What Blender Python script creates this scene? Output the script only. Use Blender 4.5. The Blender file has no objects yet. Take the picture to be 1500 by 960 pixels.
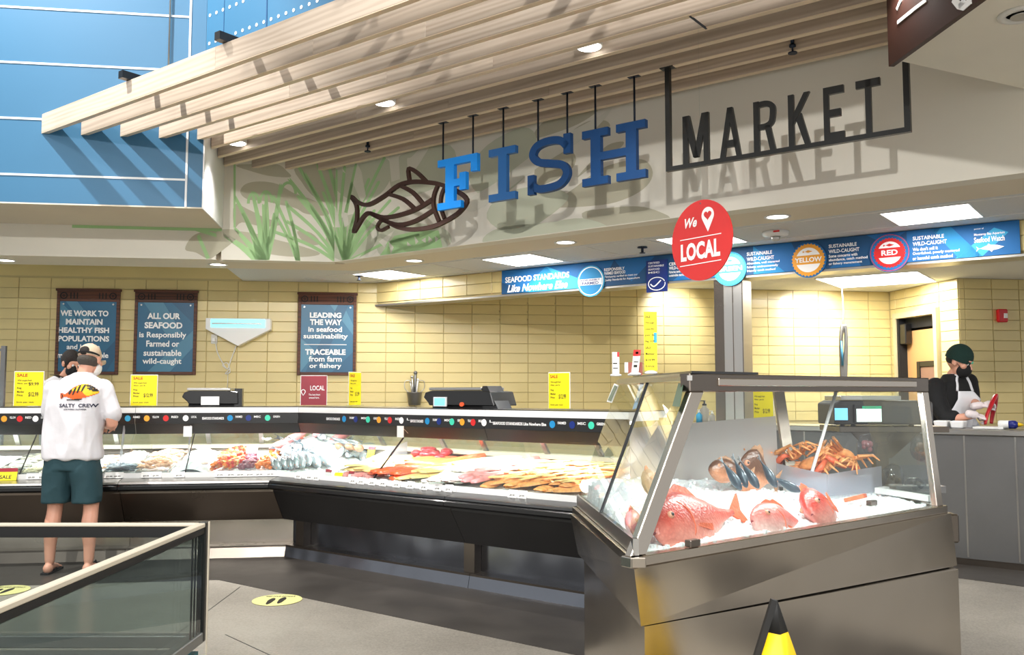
import bpy, bmesh, math, random
from mathutils import Matrix, Vector, Euler, noise
from mathutils.bvhtree import BVHTree
R = math.radians
random.seed(7)
sc = bpy.context.scene
COL = sc.collection
# ------------------------------------------------------------------ camera
FPX = 1300.0; EYE = 1.4; TILT = math.atan(95 / FPX)
cam_d = bpy.data.cameras.new('camera'); cam = bpy.data.objects.new('camera', cam_d); COL.objects.link(cam)
cam_d.sensor_width = 36; cam_d.lens = 36 * FPX / 1500; cam_d.clip_start = .05; cam_d.clip_end = 200
cam.location = (0, 0, EYE); cam.rotation_euler = (R(90) + TILT, 0, 0)
sc.camera = cam
# ------------------------------------------------------------------ world, lamps, exposure
sc.view_settings.view_transform = 'Standard'; sc.view_settings.look = 'None'
sc.view_settings.gamma = 1; sc.view_settings.use_curve_mapping = False
sc.view_settings.exposure = 0.28
sc.cycles.use_denoising = True
sc.cycles.max_bounces = 8; sc.cycles.transparent_max_bounces = 24; sc.cycles.glossy_bounces = 4
sc.cycles.caustics_reflective = False; sc.cycles.caustics_refractive = False
sc.cycles.sample_clamp_indirect = 6
wd = bpy.data.worlds.new('store_air'); sc.world = wd; wd.use_nodes = True
wd.node_tree.nodes['Background'].inputs[0].default_value = (1, 1, 1, 1)
wd.node_tree.nodes['Background'].inputs[1].default_value = .62
A_ROT = R(8.1); B_ROT = R(8.1 - 45)
def lamp(kind, name, loc, target, power, size=None, size_y=None, color=(1, .97, .93), **kw):
    d = bpy.data.lights.new(name, kind); d.energy = power; d.color = color
    if kind == 'AREA':
        d.shape = 'RECTANGLE' if size_y else 'DISK'; d.size = size
        if size_y: d.size_y = size_y
    for k, v in kw.items(): setattr(d, k, v)
    o = bpy.data.objects.new(name, d); COL.objects.link(o); o.location = loc
    if target is not None:
        o.rotation_euler = (Vector(target) - Vector(loc)).to_track_quat('-Z', 'Y').to_euler()
    return o
# sales-floor high bays and the track spot that rakes the slat ends on the blue wall
lamp('SPOT', 'track_spot', (-4.9, 5.4, 7.4), (-3.3, 7.75, 3.2), 1500, spot_size=R(64), spot_blend=.5, shadow_soft_size=.05)
for i, (x, y) in enumerate(((-3.2, 1.5), (.8, 1.0), (4.6, 1.2), (-1.2, -3.5), (3.0, -3.5))):
    o = lamp('AREA', 'high_bay_lamp', (x, y, 6.6), None, 150, .22, 1.3)
    o.rotation_euler = (0, 0, R(90) if i > 2 else 0)
lamp('SPOT', 'front_spot', (.4, .4, 6.6), (1.2, 6.6, 2.9), 420, spot_size=R(50), spot_blend=.6, shadow_soft_size=.08)
lamp('SPOT', 'front_spot', (2.2, -.6, 6.6), (1.3, 3.6, .7), 500, spot_size=R(46), spot_blend=.6, shadow_soft_size=.1)
# added fill spots, unseen behind the camera, brightening the sign wall below the slats
lamp('SPOT', 'sign_wall_fill', (-1.5, -8.5, 5.2), (-.2, 6.8, 3.0), 2300, spot_size=R(42), spot_blend=.7, shadow_soft_size=.12)
lamp('SPOT', 'sign_wall_fill', (3.5, -8.5, 5.2), (2.2, 5.2, 3.0), 1500, spot_size=R(42), spot_blend=.8, shadow_soft_size=.3)
# ------------------------------------------------------------------ frames (world-origin, turned about z)
class Frame:
    def __init__(s, a): s.a = a; s.M = Matrix.Rotation(a, 4, 'Z')
    def _r(s, px, py):
        u = (px - 750) / FPX; v = (480 - py) / FPX
        d = Vector((u, math.cos(TILT) - v * math.sin(TILT), math.sin(TILT) + v * math.cos(TILT)))
        return Matrix.Rotation(-s.a, 3, 'Z') @ d
    def h(s, px, py, h):
        d = s._r(px, py); k = (h - EYE) / d.z; return Vector((d.x * k, d.y * k, h))
    def n(s, px, py, n):
        d = s._r(px, py); k = n / d.y; return Vector((d.x * k, n, EYE + d.z * k))
    def s_(s, px, py, x):
        d = s._r(px, py); k = x / d.x; return Vector((x, d.y * k, EYE + d.z * k))
    def w(s, p): return s.M @ Vector(p)
W = Frame(0); A = Frame(A_ROT); B = Frame(B_ROT)
I4 = Matrix.Identity(4)
# ------------------------------------------------------------------ materials
MT = {}
def lin(c):
    return tuple(((x / 255) / 12.92 if x / 255 <= .04045 else ((x / 255 + .055) / 1.055) ** 2.4) for x in c) + (1,)
def mat(name, rgb, rough=.5, metal=0, var=0, vscale=8, bump=0, bscale=60, stretch=None, emit=None, estr=0, spec=None, dark=.6, coat=0, rvar=0, obj_rand=0, trans=0, sss=0):
    m = bpy.data.materials.new(name); m.use_nodes = True; nt = m.node_tree; N = nt.nodes; L = nt.links
    b = N['Principled BSDF']; c = lin(rgb)
    b.inputs['Base Color'].default_value = c; b.inputs['Roughness'].default_value = rough; b.inputs['Metallic'].default_value = metal
    if spec is not None: b.inputs['Specular IOR Level'].default_value = spec
    if coat: b.inputs['Coat Weight'].default_value = coat; b.inputs['Coat Roughness'].default_value = .08
    if emit: b.inputs['Emission Color'].default_value = lin(emit); b.inputs['Emission Strength'].default_value = estr
    if sss: b.inputs['Subsurface Weight'].default_value = sss; b.inputs['Subsurface Radius'].default_value = (.02, .01, .008)
    tc = N.new('ShaderNodeTexCoord'); mp = N.new('ShaderNodeMapping'); L.new(tc.outputs['Object'], mp.inputs[0])
    if stretch: mp.inputs['Scale'].default_value = stretch
    src = None
    if var or rvar:
        nz = N.new('ShaderNodeTexNoise'); nz.inputs['Scale'].default_value = vscale; nz.inputs['Detail'].default_value = 5
        L.new(mp.outputs[0], nz.inputs['Vector'])
    if var:
        rp = N.new('ShaderNodeValToRGB'); rp.color_ramp.elements[0].position = .3; rp.color_ramp.elements[1].position = .7
        rp.color_ramp.elements[0].color = tuple(x * (1 - var * dark) for x in c[:3]) + (1,)
        rp.color_ramp.elements[1].color = tuple(min(1, x * (1 + var * (1 - dark) * 1.2)) for x in c[:3]) + (1,)
        L.new(nz.outputs['Fac'], rp.inputs[0]); src = rp.outputs[0]
    if rvar:
        mr = N.new('ShaderNodeMapRange'); mr.inputs['From Min'].default_value = .3; mr.inputs['From Max'].default_value = .7
        mr.inputs['To Min'].default_value = max(.03, rough - rvar); mr.inputs['To Max'].default_value = rough + rvar
        L.new(nz.outputs['Fac'], mr.inputs[0]); L.new(mr.outputs[0], b.inputs['Roughness'])
    if obj_rand:
        oi = N.new('ShaderNodeObjectInfo'); hs = N.new('ShaderNodeHueSaturation'); m2 = N.new('ShaderNodeMapRange')
        m2.inputs['To Min'].default_value = 1 - obj_rand; m2.inputs['To Max'].default_value = 1 + obj_rand
        L.new(oi.outputs['Random'], m2.inputs[0]); L.new(m2.outputs[0], hs.inputs['Value'])
        if src: L.new(src, hs.inputs['Color'])
        else: hs.inputs['Color'].default_value = c
        src = hs.outputs[0]
    if src: L.new(src, b.inputs['Base Color'])
    if bump:
        n2 = N.new('ShaderNodeTexNoise'); n2.inputs['Scale'].default_value = bscale; n2.inputs['Detail'].default_value = 4
        L.new(mp.outputs[0], n2.inputs['Vector'])
        bp = N.new('ShaderNodeBump'); bp.inputs['Strength'].default_value = bump; bp.inputs['Distance'].default_value = .01
        L.new(n2.outputs['Fac'], bp.inputs['Height']); L.new(bp.outputs[0], b.inputs['Normal'])
    MT[name] = m
    return m
def glassmat(name, tint=(255, 255, 255), op=.0, rough=.0, ior=1.45, body=(220, 225, 230), gloss=1.0):
    """thin sheet: straight-through transparency, fresnel reflection and a share of diffuse body for frosted plastic"""
    m = bpy.data.materials.new(name); m.use_nodes = True; nt = m.node_tree; N = nt.nodes; L = nt.links; N.clear()
    out = N.new('ShaderNodeOutputMaterial'); tr = N.new('ShaderNodeBsdfTransparent'); tr.inputs[0].default_value = lin(tint)
    gl = N.new('ShaderNodeBsdfGlossy'); gl.inputs['Roughness'].default_value = rough; gl.inputs[0].default_value = (gloss, gloss, gloss, 1)
    fr = N.new('ShaderNodeFresnel'); fr.inputs[0].default_value = ior
    ge = N.new('ShaderNodeNewGeometry'); iv = N.new('ShaderNodeMath'); iv.operation = 'SUBTRACT'; iv.inputs[0].default_value = 1; L.new(ge.outputs['Backfacing'], iv.inputs[1])
    mu = N.new('ShaderNodeMath'); mu.operation = 'MULTIPLY'; L.new(fr.outputs[0], mu.inputs[0]); L.new(iv.outputs[0], mu.inputs[1])
    mx = N.new('ShaderNodeMixShader'); L.new(mu.outputs[0], mx.inputs[0]); L.new(tr.outputs[0], mx.inputs[1]); L.new(gl.outputs[0], mx.inputs[2])
    last = mx
    if op:
        df = N.new('ShaderNodeBsdfDiffuse'); df.inputs[0].default_value = lin(body)
        tl = N.new('ShaderNodeBsdfTranslucent'); tl.inputs[0].default_value = lin(body)
        ad = N.new('ShaderNodeMixShader'); ad.inputs[0].default_value = .5; L.new(df.outputs[0], ad.inputs[1]); L.new(tl.outputs[0], ad.inputs[2])
        m2 = N.new('ShaderNodeMixShader'); m2.inputs[0].default_value = op; L.new(mx.outputs[0], m2.inputs[1]); L.new(ad.outputs[0], m2.inputs[2]); last = m2
    L.new(last.outputs[0], out.inputs[0]); MT[name] = m; return m
def woodmat(name, rgb, rgb2, bump=.15):
    m = bpy.data.materials.new(name); m.use_nodes = True; nt = m.node_tree; N = nt.nodes; L = nt.links; b = N['Principled BSDF']
    tc = N.new('ShaderNodeTexCoord'); oi = N.new('ShaderNodeObjectInfo'); ad = N.new('ShaderNodeVectorMath'); ad.operation = 'ADD'
    sc_ = N.new('ShaderNodeVectorMath'); sc_.operation = 'SCALE'; sc_.inputs[3].default_value = 37
    cb = N.new('ShaderNodeCombineXYZ'); L.new(oi.outputs['Random'], cb.inputs[0]); L.new(oi.outputs['Random'], cb.inputs[1]); L.new(cb.outputs[0], sc_.inputs[0])
    L.new(tc.outputs['Object'], ad.inputs[0]); L.new(sc_.outputs[0], ad.inputs[1])
    mp = N.new('ShaderNodeMapping'); mp.inputs['Scale'].default_value = (.5, 5, 7); L.new(ad.outputs[0], mp.inputs[0])
    nz = N.new('ShaderNodeTexNoise'); nz.inputs['Scale'].default_value = 1.6; nz.inputs['Detail'].default_value = 8; nz.inputs['Distortion'].default_value = 1.2
    L.new(mp.outputs[0], nz.inputs['Vector'])
    wv = N.new('ShaderNodeTexWave'); wv.inputs['Scale'].default_value = 1.1; wv.inputs['Distortion'].default_value = 9; wv.inputs['Detail'].default_value = 3
    wv.bands_direction = 'Z'; L.new(mp.outputs[0], wv.inputs['Vector'])
    mx = N.new('ShaderNodeMix'); mx.data_type = 'FLOAT'; mx.inputs[0].default_value = .3; L.new(nz.outputs['Fac'], mx.inputs[2]); L.new(wv.outputs['Fac'], mx.inputs[3])
    rp = N.new('ShaderNodeValToRGB'); rp.color_ramp.elements[0].position = .25; rp.color_ramp.elements[0].color = lin(rgb2)
    rp.color_ramp.elements[1].position = .62; rp.color_ramp.elements[1].color = lin(rgb)
    L.new(mx.outputs[0], rp.inputs[0])
    hs = N.new('ShaderNodeHueSaturation'); mr = N.new('ShaderNodeMapRange'); mr.inputs['To Min'].default_value = .88; mr.inputs['To Max'].default_value = 1.1
    L.new(oi.outputs['Random'], mr.inputs[0]); L.new(mr.outputs[0], hs.inputs['Value']); L.new(rp.outputs[0], hs.inputs['Color'])
    L.new(hs.outputs[0], b.inputs['Base Color']); b.inputs['Roughness'].default_value = .5
    bp = N.new('ShaderNodeBump'); bp.inputs['Strength'].default_value = bump; bp.inputs['Distance'].default_value = .004
    L.new(mx.outputs[0], bp.inputs['Height']); L.new(bp.outputs[0], b.inputs['Normal']); MT[name] = m; return m
def steelmat(name, rgb, rough=.28, wav=.25, stretch=(1, 1, 12)):
    """brushed stainless sheet with slight oil-canning"""
    m = mat(name, rgb, rough, 1.0, var=.10, vscale=1.2, rvar=.05)
    nt = m.node_tree; N = nt.nodes; L = nt.links; b = N['Principled BSDF']
    tc = N.new('ShaderNodeTexCoord'); n1 = N.new('ShaderNodeTexNoise'); n1.inputs['Scale'].default_value = 2.6; n1.inputs['Detail'].default_value = 1
    L.new(tc.outputs['Object'], n1.inputs['Vector'])
    bp = N.new('ShaderNodeBump'); bp.inputs['Strength'].default_value = wav; bp.inputs['Distance'].default_value = .05
    L.new(n1.outputs['Fac'], bp.inputs['Height']); L.new(bp.outputs[0], b.inputs['Normal'])
    return m
mat('cream_paint', (234, 230, 217), .7, var=.05, vscale=1.5)
mat('beige_paint', (224, 214, 194), .7, var=.05, vscale=1.5)
mat('blue_paint', (55, 110, 146), .45, var=.08, vscale=.8)
mat('white_line', (235, 238, 238), .5)
mat('tile_yellow', (216, 198, 138), .32, var=.06, vscale=3, obj_rand=.035, coat=.2)
mat('mortar', (196, 180, 132), .9)
mat('ceiling_white', (214, 216, 216), .85, var=.05, vscale=60, bump=.2, bscale=300)
mat('grid_metal', (225, 225, 222), .5)
woodmat('slat_wood', (206, 190, 172), (184, 166, 147), .04)
mat('slat_bounce_light', (232, 212, 184), .5, var=.05, vscale=3)  # paler wood colour standing in for bounce light on slat undersides
woodmat('dark_wood', (96, 52, 30), (58, 28, 16))
mat('brown_sign', (50, 22, 12), .5, var=.15, vscale=4)
steelmat('steel', (188, 179, 167), .23, wav=.12)
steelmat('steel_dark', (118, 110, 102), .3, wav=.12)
steelmat('steel_panel', (128, 116, 104), .3, wav=.2)
steelmat('steel_blue', (122, 126, 134), .22, wav=.5)
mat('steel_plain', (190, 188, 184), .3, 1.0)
mat('steel_grey', (128, 128, 128), .42, .85, var=.12, vscale=2)
mat('black', (16, 16, 17), .3, coat=.4)
mat('black_matte', (20, 20, 22), .7)
mat('charcoal', (42, 41, 41), .35, var=.15, vscale=3)
mat('white', (238, 238, 236), .4)
mat('white_bright', (250, 250, 250), .5)
mat('cream_trim', (214, 204, 184), .5)
mat('ice', (247, 249, 251), .35, bump=1.0, bscale=70, var=.08, vscale=60, sss=.15)
mat('sign_brown', (50, 22, 8), .6)
mat('fish_blue', (0, 140, 236), .5)
mat('mid_blue', (30, 96, 160), .35)
mat('navy', (0, 62, 116), .5)
mat('sign_black', (30, 31, 30), .35)
mat('rod_dark', (28, 38, 56), .4, .5)
mat('red_sign', (206, 40, 36), .3, coat=.4, var=.12, vscale=5)
mat('maroon', (150, 28, 48), .4)
mat('yellow_paper', (246, 228, 20), .5)
mat('ink', (40, 36, 30), .6)
mat('ink_red', (190, 70, 20), .6)
mat('ink_navy', (24, 28, 56), .6)
mat('poster_blue', (32, 100, 136), .35, var=.05, vscale=2)
mat('poster_blue2', (68, 128, 158), .35)
mat('poster_blue3', (20, 84, 120), .35)
mat('banner_mid', (16, 100, 164), .65, var=.08, vscale=1.2)
mat('banner_light', (24, 136, 196), .65)
mat('banner_cyan', (56, 168, 214), .65)
mat('banner_dark', (16, 74, 120), .65)
mat('banner_navy', (18, 44, 120), .35)
mat('gold', (232, 160, 46), .4)
mat('mint', (64, 206, 172), .4)
mat('red', (208, 38, 40), .35)
mat('mural_taupe', (192, 188, 166), .7, var=.05, vscale=3)
mat('mural_sage', (202, 206, 184), .7, var=.05, vscale=3)
mat('mural_green', (172, 212, 152), .7, var=.06, vscale=2)
mat('mural_light', (226, 224, 210), .7)
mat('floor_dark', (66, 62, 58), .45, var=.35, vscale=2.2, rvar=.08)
mat('floor_sticker', (224, 220, 150), .4, var=.1, vscale=20)
mat('door_tan', (206, 158, 104), .5, var=.06, vscale=3)
mat('frame_tan', (196, 184, 146), .5)
mat('brown_window', (142, 108, 92), .3)
mat('alarm_red', (200, 16, 28), .35)
mat('screen_blue', (120, 200, 235), .3, emit=(120, 200, 240), estr=.8)
mat('screen_white', (240, 250, 248), .3, emit=(235, 250, 248), estr=.9)
mat('screen_green', (20, 150, 110), .3, emit=(20, 150, 110), estr=.6)
mat('uv_tube', (120, 235, 250), .3, emit=(90, 225, 255), estr=2.2)
mat('lamp_face', (255, 255, 255), .5, emit=(255, 253, 248), estr=5)
mat('case_lamp', (255, 255, 255), .5, emit=(255, 253, 250), estr=4)
mat('skin', (214, 158, 134), .5, var=.1, vscale=14, sss=.1)
mat('shirt_white', (216, 214, 218), .85, bump=.6, bscale=9)
mat('shorts_teal', (34, 66, 74), .8, bump=.4, bscale=12, var=.1, vscale=6)
mat('cap_khaki', (206, 186, 160), .85, var=.08, vscale=12)
mat('hair_dark', (34, 28, 26), .8, bump=.6, bscale=120)
mat('hair_grey', (74, 68, 62), .8, bump=.6, bscale=120)
mat('black_cloth', (14, 15, 18), .85, bump=.4, bscale=18)
mat('beanie_green', (10, 44, 38), .9, bump=.8, bscale=90)
mat('apron_white', (232, 234, 240), .8, bump=.4, bscale=14)
mat('glove', (226, 216, 218), .4, bump=.3, bscale=60)
mat('orange_fish', (242, 160, 92), .35, var=.5, vscale=26, stretch=(.5, 2.4, 1), obj_rand=.1, sss=.1)
mat('salmon', (236, 96, 52), .3, var=.4, vscale=24, stretch=(.5, 2.4, 1), obj_rand=.1, sss=.1)
mat('yellow_fillet', (246, 214, 140), .3, var=.25, vscale=22, stretch=(.5, 2.4, 1), obj_rand=.06, sss=.1)
mat('white_fillet', (246, 236, 228), .3, var=.12, vscale=22, obj_rand=.05, sss=.1)
mat('pink_fish', (232, 150, 150), .3, var=.35, vscale=22, obj_rand=.1, sss=.1)
mat('tuna_red', (142, 26, 42), .3, var=.4, vscale=24, obj_rand=.12, sss=.1)
mat('shrimp_pink', (240, 190, 156), .35, var=.3, vscale=60, obj_rand=.08)
mat('clam_shell', (206, 196, 160), .45, var=.4, vscale=50, obj_rand=.12)
mat('oyster_dark', (118, 116, 104), .5, var=.5, vscale=50, obj_rand=.15)
mat('pepper_green', (96, 130, 44), .4)
mat('pepper_red', (204, 40, 22), .35)
mat('chunk_orange', (216, 112, 40), .4, var=.35, vscale=40, obj_rand=.15)
mat('octopus', (112, 48, 66), .35, var=.4, vscale=50, obj_rand=.15)
mat('fish_silver', (160, 170, 176), .22, .5, var=.5, vscale=9, stretch=(1, 1, 3), obj_rand=.1)
mat('fish_back', (58, 70, 80), .3, .3, var=.4, vscale=20, obj_rand=.1)
mat('snapper_red', (214, 92, 78), .35, var=.3, vscale=34, bump=.35, bscale=160, sss=.1)
mat('snapper_pale', (232, 178, 168), .35, var=.25, vscale=30, bump=.35, bscale=160, sss=.1)
mat('snapper_fin', (216, 98, 62), .4, var=.3, vscale=30, bump=.5, bscale=80)
mat('rock_brown', (150, 112, 84), .45, var=.5, vscale=24, bump=.5, bscale=90)
mat('crab_orange', (238, 158, 96), .4, var=.5, vscale=30, bump=.3, bscale=60)
mat('eye_ring', (214, 150, 120), .2)
mat('green_label', (60, 92, 66), .4)
mat('price_card', (236, 236, 232), .4)
mat('pepper_orange', (232, 96, 30), .7)
mat('print_yellow', (236, 196, 40), .7)
mat('pepper_red_fish', (176, 24, 34), .3, var=.3, vscale=20)
mat('kraft', (150, 84, 70), .6)
mat('wire_white', (220, 220, 214), .4)
mat('bottle_blue', (18, 34, 120), .35)
mat('nozzle_yellow', (240, 200, 20), .4)
mat('cone_yellow', (240, 196, 10), .5, var=.06, vscale=3)
mat('cone_black', (26, 26, 26), .6)
mat('cooler_grey', (120, 120, 116), .35, .3, var=.1, vscale=2)
mat('cooler_teal', (20, 92, 100), .5)
mat('dark_rubber', (14, 14, 15), .6)
glassmat('glass', (246, 250, 249), ior=1.42)
glassmat('glass_case', (244, 249, 247), ior=1.5, op=.03)
glassmat('glass_dark', (222, 228, 228), ior=1.5, op=.05, body=(120, 130, 132))
glassmat('acrylic', (225, 226, 232), op=.35, ior=1.45, rough=.05, body=(222, 222, 228))
glassmat('acrylic_white', (235, 232, 232), op=.6, ior=1.4, rough=.1, body=(226, 222, 220))
glassmat('plastic_film', (225, 228, 232), op=.2, ior=1.6, rough=.12, body=(150, 145, 145))
def fishmat(name, back, belly, H0, fleck=.25, rough=.3):
    m = bpy.data.materials.new(name); m.use_nodes = True; nt = m.node_tree; N = nt.nodes; L = nt.links; b = N['Principled BSDF']; b.inputs['Roughness'].default_value = rough
    tc = N.new('ShaderNodeTexCoord'); sx = N.new('ShaderNodeSeparateXYZ'); L.new(tc.outputs['Object'], sx.inputs[0])
    nz_ = N.new('ShaderNodeTexNoise'); nz_.inputs['Scale'].default_value = 22; nz_.inputs['Detail'].default_value = 5; L.new(tc.outputs['Object'], nz_.inputs['Vector'])
    mr = N.new('ShaderNodeMapRange'); mr.inputs['From Min'].default_value = -.42 * H0; mr.inputs['From Max'].default_value = .25 * H0; L.new(sx.outputs['X'], mr.inputs[0])
    ad = N.new('ShaderNodeMath'); ad.operation = 'MULTIPLY_ADD'; ad.inputs[1].default_value = fleck * 2; L.new(nz_.outputs['Fac'], ad.inputs[0]); 
    sb = N.new('ShaderNodeMath'); sb.operation = 'SUBTRACT'; sb.inputs[1].default_value = fleck; L.new(mr.outputs[0], sb.inputs[0]); L.new(sb.outputs[0], ad.inputs[2])
    rp = N.new('ShaderNodeValToRGB'); rp.color_ramp.elements[0].color = lin(belly); rp.color_ramp.elements[0].position = .1; rp.color_ramp.elements[1].color = lin(back); rp.color_ramp.elements[1].position = .8; L.new(ad.outputs[0], rp.inputs[0])
    vo = N.new('ShaderNodeTexVoronoi'); vo.inputs['Scale'].default_value = 85; L.new(tc.outputs['Object'], vo.inputs['Vector'])
    mx = N.new('ShaderNodeMix'); mx.data_type = 'RGBA'; mx.blend_type = 'MULTIPLY'; mx.inputs[0].default_value = .35; L.new(rp.outputs[0], mx.inputs[6]); L.new(vo.outputs['Color'], mx.inputs[7])
    cr = N.new('ShaderNodeValToRGB'); cr.color_ramp.elements[0].color = (1, 1, 1, 1); cr.color_ramp.elements[1].color = (.62, .5, .5, 1); cr.color_ramp.elements[1].position = .8; L.new(vo.outputs['Distance'], cr.inputs[0]); L.new(cr.outputs[0], mx.inputs[7])
    L.new(mx.outputs[2], b.inputs['Base Color'])
    bp = N.new('ShaderNodeBump'); bp.inputs['Strength'].default_value = .5; bp.inputs['Distance'].default_value = .003; L.new(vo.outputs['Distance'], bp.inputs['Height']); L.new(bp.outputs[0], b.inputs['Normal']); MT[name] = m
fishmat('snapper_big', (196, 70, 56), (236, 158, 140), .25); fishmat('snapper_mid', (188, 60, 50), (232, 160, 146), .22); fishmat('snapper_light', (206, 112, 104), (240, 208, 200), .20)
fishmat('rock_dark', (92, 62, 46), (200, 140, 104), .11, .35)
# ------------------------------------------------------------------ mesh building
PW = {}   # world matrix of every parentable object
class MB:
    def __init__(s): s.v = []; s.f = []; s.m = []; s.sm = []; s.mi = 0; s.smooth = False
    def add(s, vs, fs):
        o = len(s.v); s.v += [Vector(p) for p in vs]
        for f in fs: s.f.append(tuple(i + o for i in f)); s.m.append(s.mi); s.sm.append(s.smooth)
        return s
    def box(s, x0, x1, y0, y1, z0, z1):
        return s.add([(x0, y0, z0), (x1, y0, z0), (x1, y1, z0), (x0, y1, z0), (x0, y0, z1), (x1, y0, z1), (x1, y1, z1), (x0, y1, z1)],
                     [(0, 3, 2, 1), (4, 5, 6, 7), (0, 1, 5, 4), (1, 2, 6, 5), (2, 3, 7, 6), (3, 0, 4, 7)])
    def hexa(s, bot, top):
        """bot/top: matching rings of points"""
        n = len(bot)
        return s.add(list(bot) + list(top), [tuple(range(n))[::-1], tuple(range(n, 2 * n))] + [(i, (i + 1) % n, (i + 1) % n + n, i + n) for i in range(n)])
    def prism(s, poly, z0, z1):
        return s.hexa([(x, y, z0) for x, y in poly], [(x, y, z1) for x, y in poly])
    def ext_y(s, poly, y0, y1):
        """poly in x,z extruded from y0 (front) to y1"""
        return s.hexa([(x, y0, z) for x, z in poly], [(x, y1, z) for x, z in poly])
    def ext_x(s, poly, x0, x1):
        """poly in y,z extruded along x"""
        return s.hexa([(x0, y, z) for y, z in poly], [(x1, y, z) for y, z in poly])
    def slab(s, pts, th, nrm=None):
        pts = [Vector(p) for p in pts]
        n = nrm or (pts[1] - pts[0]).cross(pts[2] - pts[0]).normalized()
        n = Vector(n) * th
        return s.hexa(pts, [p + n for p in pts])
    def tube(s, pts, r, seg=8, flat=1.0, caps=True, up=None):
        pts = [Vector(p) for p in pts]; rs = r if isinstance(r, (list, tuple)) else [r] * len(pts); rings = []
        sm = s.smooth; s.smooth = True
        upv = Vector(up) if up else None; o = len(s.v); prev = None
        for i, p in enumerate(pts):
            t = ((pts[min(i + 1, len(pts) - 1)] - pts[max(i - 1, 0)])).normalized()
            if upv is None: ref = prev if prev is not None else (Vector((0, 0, 1)) if abs(t.z) < .9 else Vector((1, 0, 0)))
            else: ref = upv
            a = t.cross(ref).normalized(); b = a.cross(t).normalized(); prev = b
            for k in range(seg):
                an = 2 * math.pi * k / seg; s.v.append(p + a * math.cos(an) * rs[i] + b * math.sin(an) * rs[i] * flat)
        def F(f, smf=True): s.f.append(tuple(i + o for i in f)); s.m.append(s.mi); s.sm.append(smf)
        for i in range(len(pts) - 1):
            for k in range(seg): F((i * seg + k, i * seg + (k + 1) % seg, (i + 1) * seg + (k + 1) % seg, (i + 1) * seg + k))
        if caps:
            F(tuple(range(seg))[::-1], False); q = (len(pts) - 1) * seg; F(tuple(range(q, q + seg)), False)
        s.smooth = sm; return s
    def bar(s, p, q, w, h=None, up=(0, 0, 1)):
        h = h or w; p = Vector(p); q = Vector(q); t = (q - p).normalized(); u = Vector(up)
        if abs(t.dot(u)) > .98: u = Vector((0, 1, 0))
        a = t.cross(u).normalized() * w / 2; b = a.cross(t).normalized() * h / 2
        return s.hexa([p - a - b, p + a - b, p + a + b, p - a + b], [q - a - b, q + a - b, q + a + b, q - a + b])
    def lathe(s, prof, c=(0, 0, 0), seg=24, axis='z'):
        """prof: (r, h) list"""
        c = Vector(c); o = len(s.v)
        for r, h in prof:
            for k in range(seg):
                a = 2 * math.pi * k / seg; x, y = math.cos(a) * r, math.sin(a) * r
                s.v.append(c + (Vector((x, y, h)) if axis == 'z' else Vector((x, -h, y)) if axis == 'y' else Vector((h, x, y))))
        for i in range(len(prof) - 1):
            for k in range(seg):
                s.f.append((o + i * seg + k, o + i * seg + (k + 1) % seg, o + (i + 1) * seg + (k + 1) % seg, o + (i + 1) * seg + k)); s.m.append(s.mi); s.sm.append(True)
        s.f.append(tuple(o + k for k in range(seg))[::-1]); s.m.append(s.mi); s.sm.append(False)
        q = o + (len(prof) - 1) * seg; s.f.append(tuple(q + k for k in range(seg))); s.m.append(s.mi); s.sm.append(False)
        return s
    def ball(s, c, r, seg=12, rings=8):
        c = Vector(c); rx, ry, rz = r if isinstance(r, (tuple, list)) else (r, r, r)
        o = len(s.v); s.v.append(c + Vector((0, 0, -rz)))
        for i in range(1, rings):
            th = -math.pi / 2 + math.pi * i / rings
            for k in range(seg):
                a = 2 * math.pi * k / seg; s.v.append(c + Vector((math.cos(a) * math.cos(th) * rx, math.sin(a) * math.cos(th) * ry, math.sin(th) * rz)))
        s.v.append(c + Vector((0, 0, rz))); top = len(s.v) - 1
        def F(f): s.f.append(f); s.m.append(s.mi); s.sm.append(True)
        for k in range(seg):
            F((o, o + 1 + (k + 1) % seg, o + 1 + k))
            for i in range(rings - 2):
                q = o + 1 + i * seg; F((q + k, q + (k + 1) % seg, q + seg + (k + 1) % seg, q + seg + k))
            q = o + 1 + (rings - 2) * seg; F((q + k, q + (k + 1) % seg, top))
        return s
    def disc(s, c, rx, rz, y0, y1, seg=32, a0=0, a1=360):
        """disc facing -y, in x-z"""
        full = abs(a1 - a0) >= 360
        pts = [(c[0] + math.cos(R(a0 + (a1 - a0) * k / (seg if full else seg - 1))) * rx, c[1] + math.sin(R(a0 + (a1 - a0) * k / (seg if full else seg - 1))) * rz) for k in range(seg)]
        return s.ext_y(pts, y0, y1)
    def ring(s, c, r0, r1, y0, y1, seg=36, teeth=0):
        o = len(s.v)
        for k in range(seg):
            a = 2 * math.pi * k / seg; ro = r1 * (1 + (teeth if k % 2 else 0))
            for r, y in ((r0, y0), (ro, y0), (ro, y1), (r0, y1)): s.v.append(Vector((c[0] + math.cos(a) * r, y, c[1] + math.sin(a) * r)))
        for k in range(seg):
            p = o + k * 4; q = o + ((k + 1) % seg) * 4
            for e in range(4): s.f.append((p + e, p + (e + 1) % 4, q + (e + 1) % 4, q + e)); s.m.append(s.mi); s.sm.append(False)
        return s
    def xf(s, M, start=0):
        for i in range(start, len(s.v)): s.v[i] = M @ s.v[i]
        return s
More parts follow.
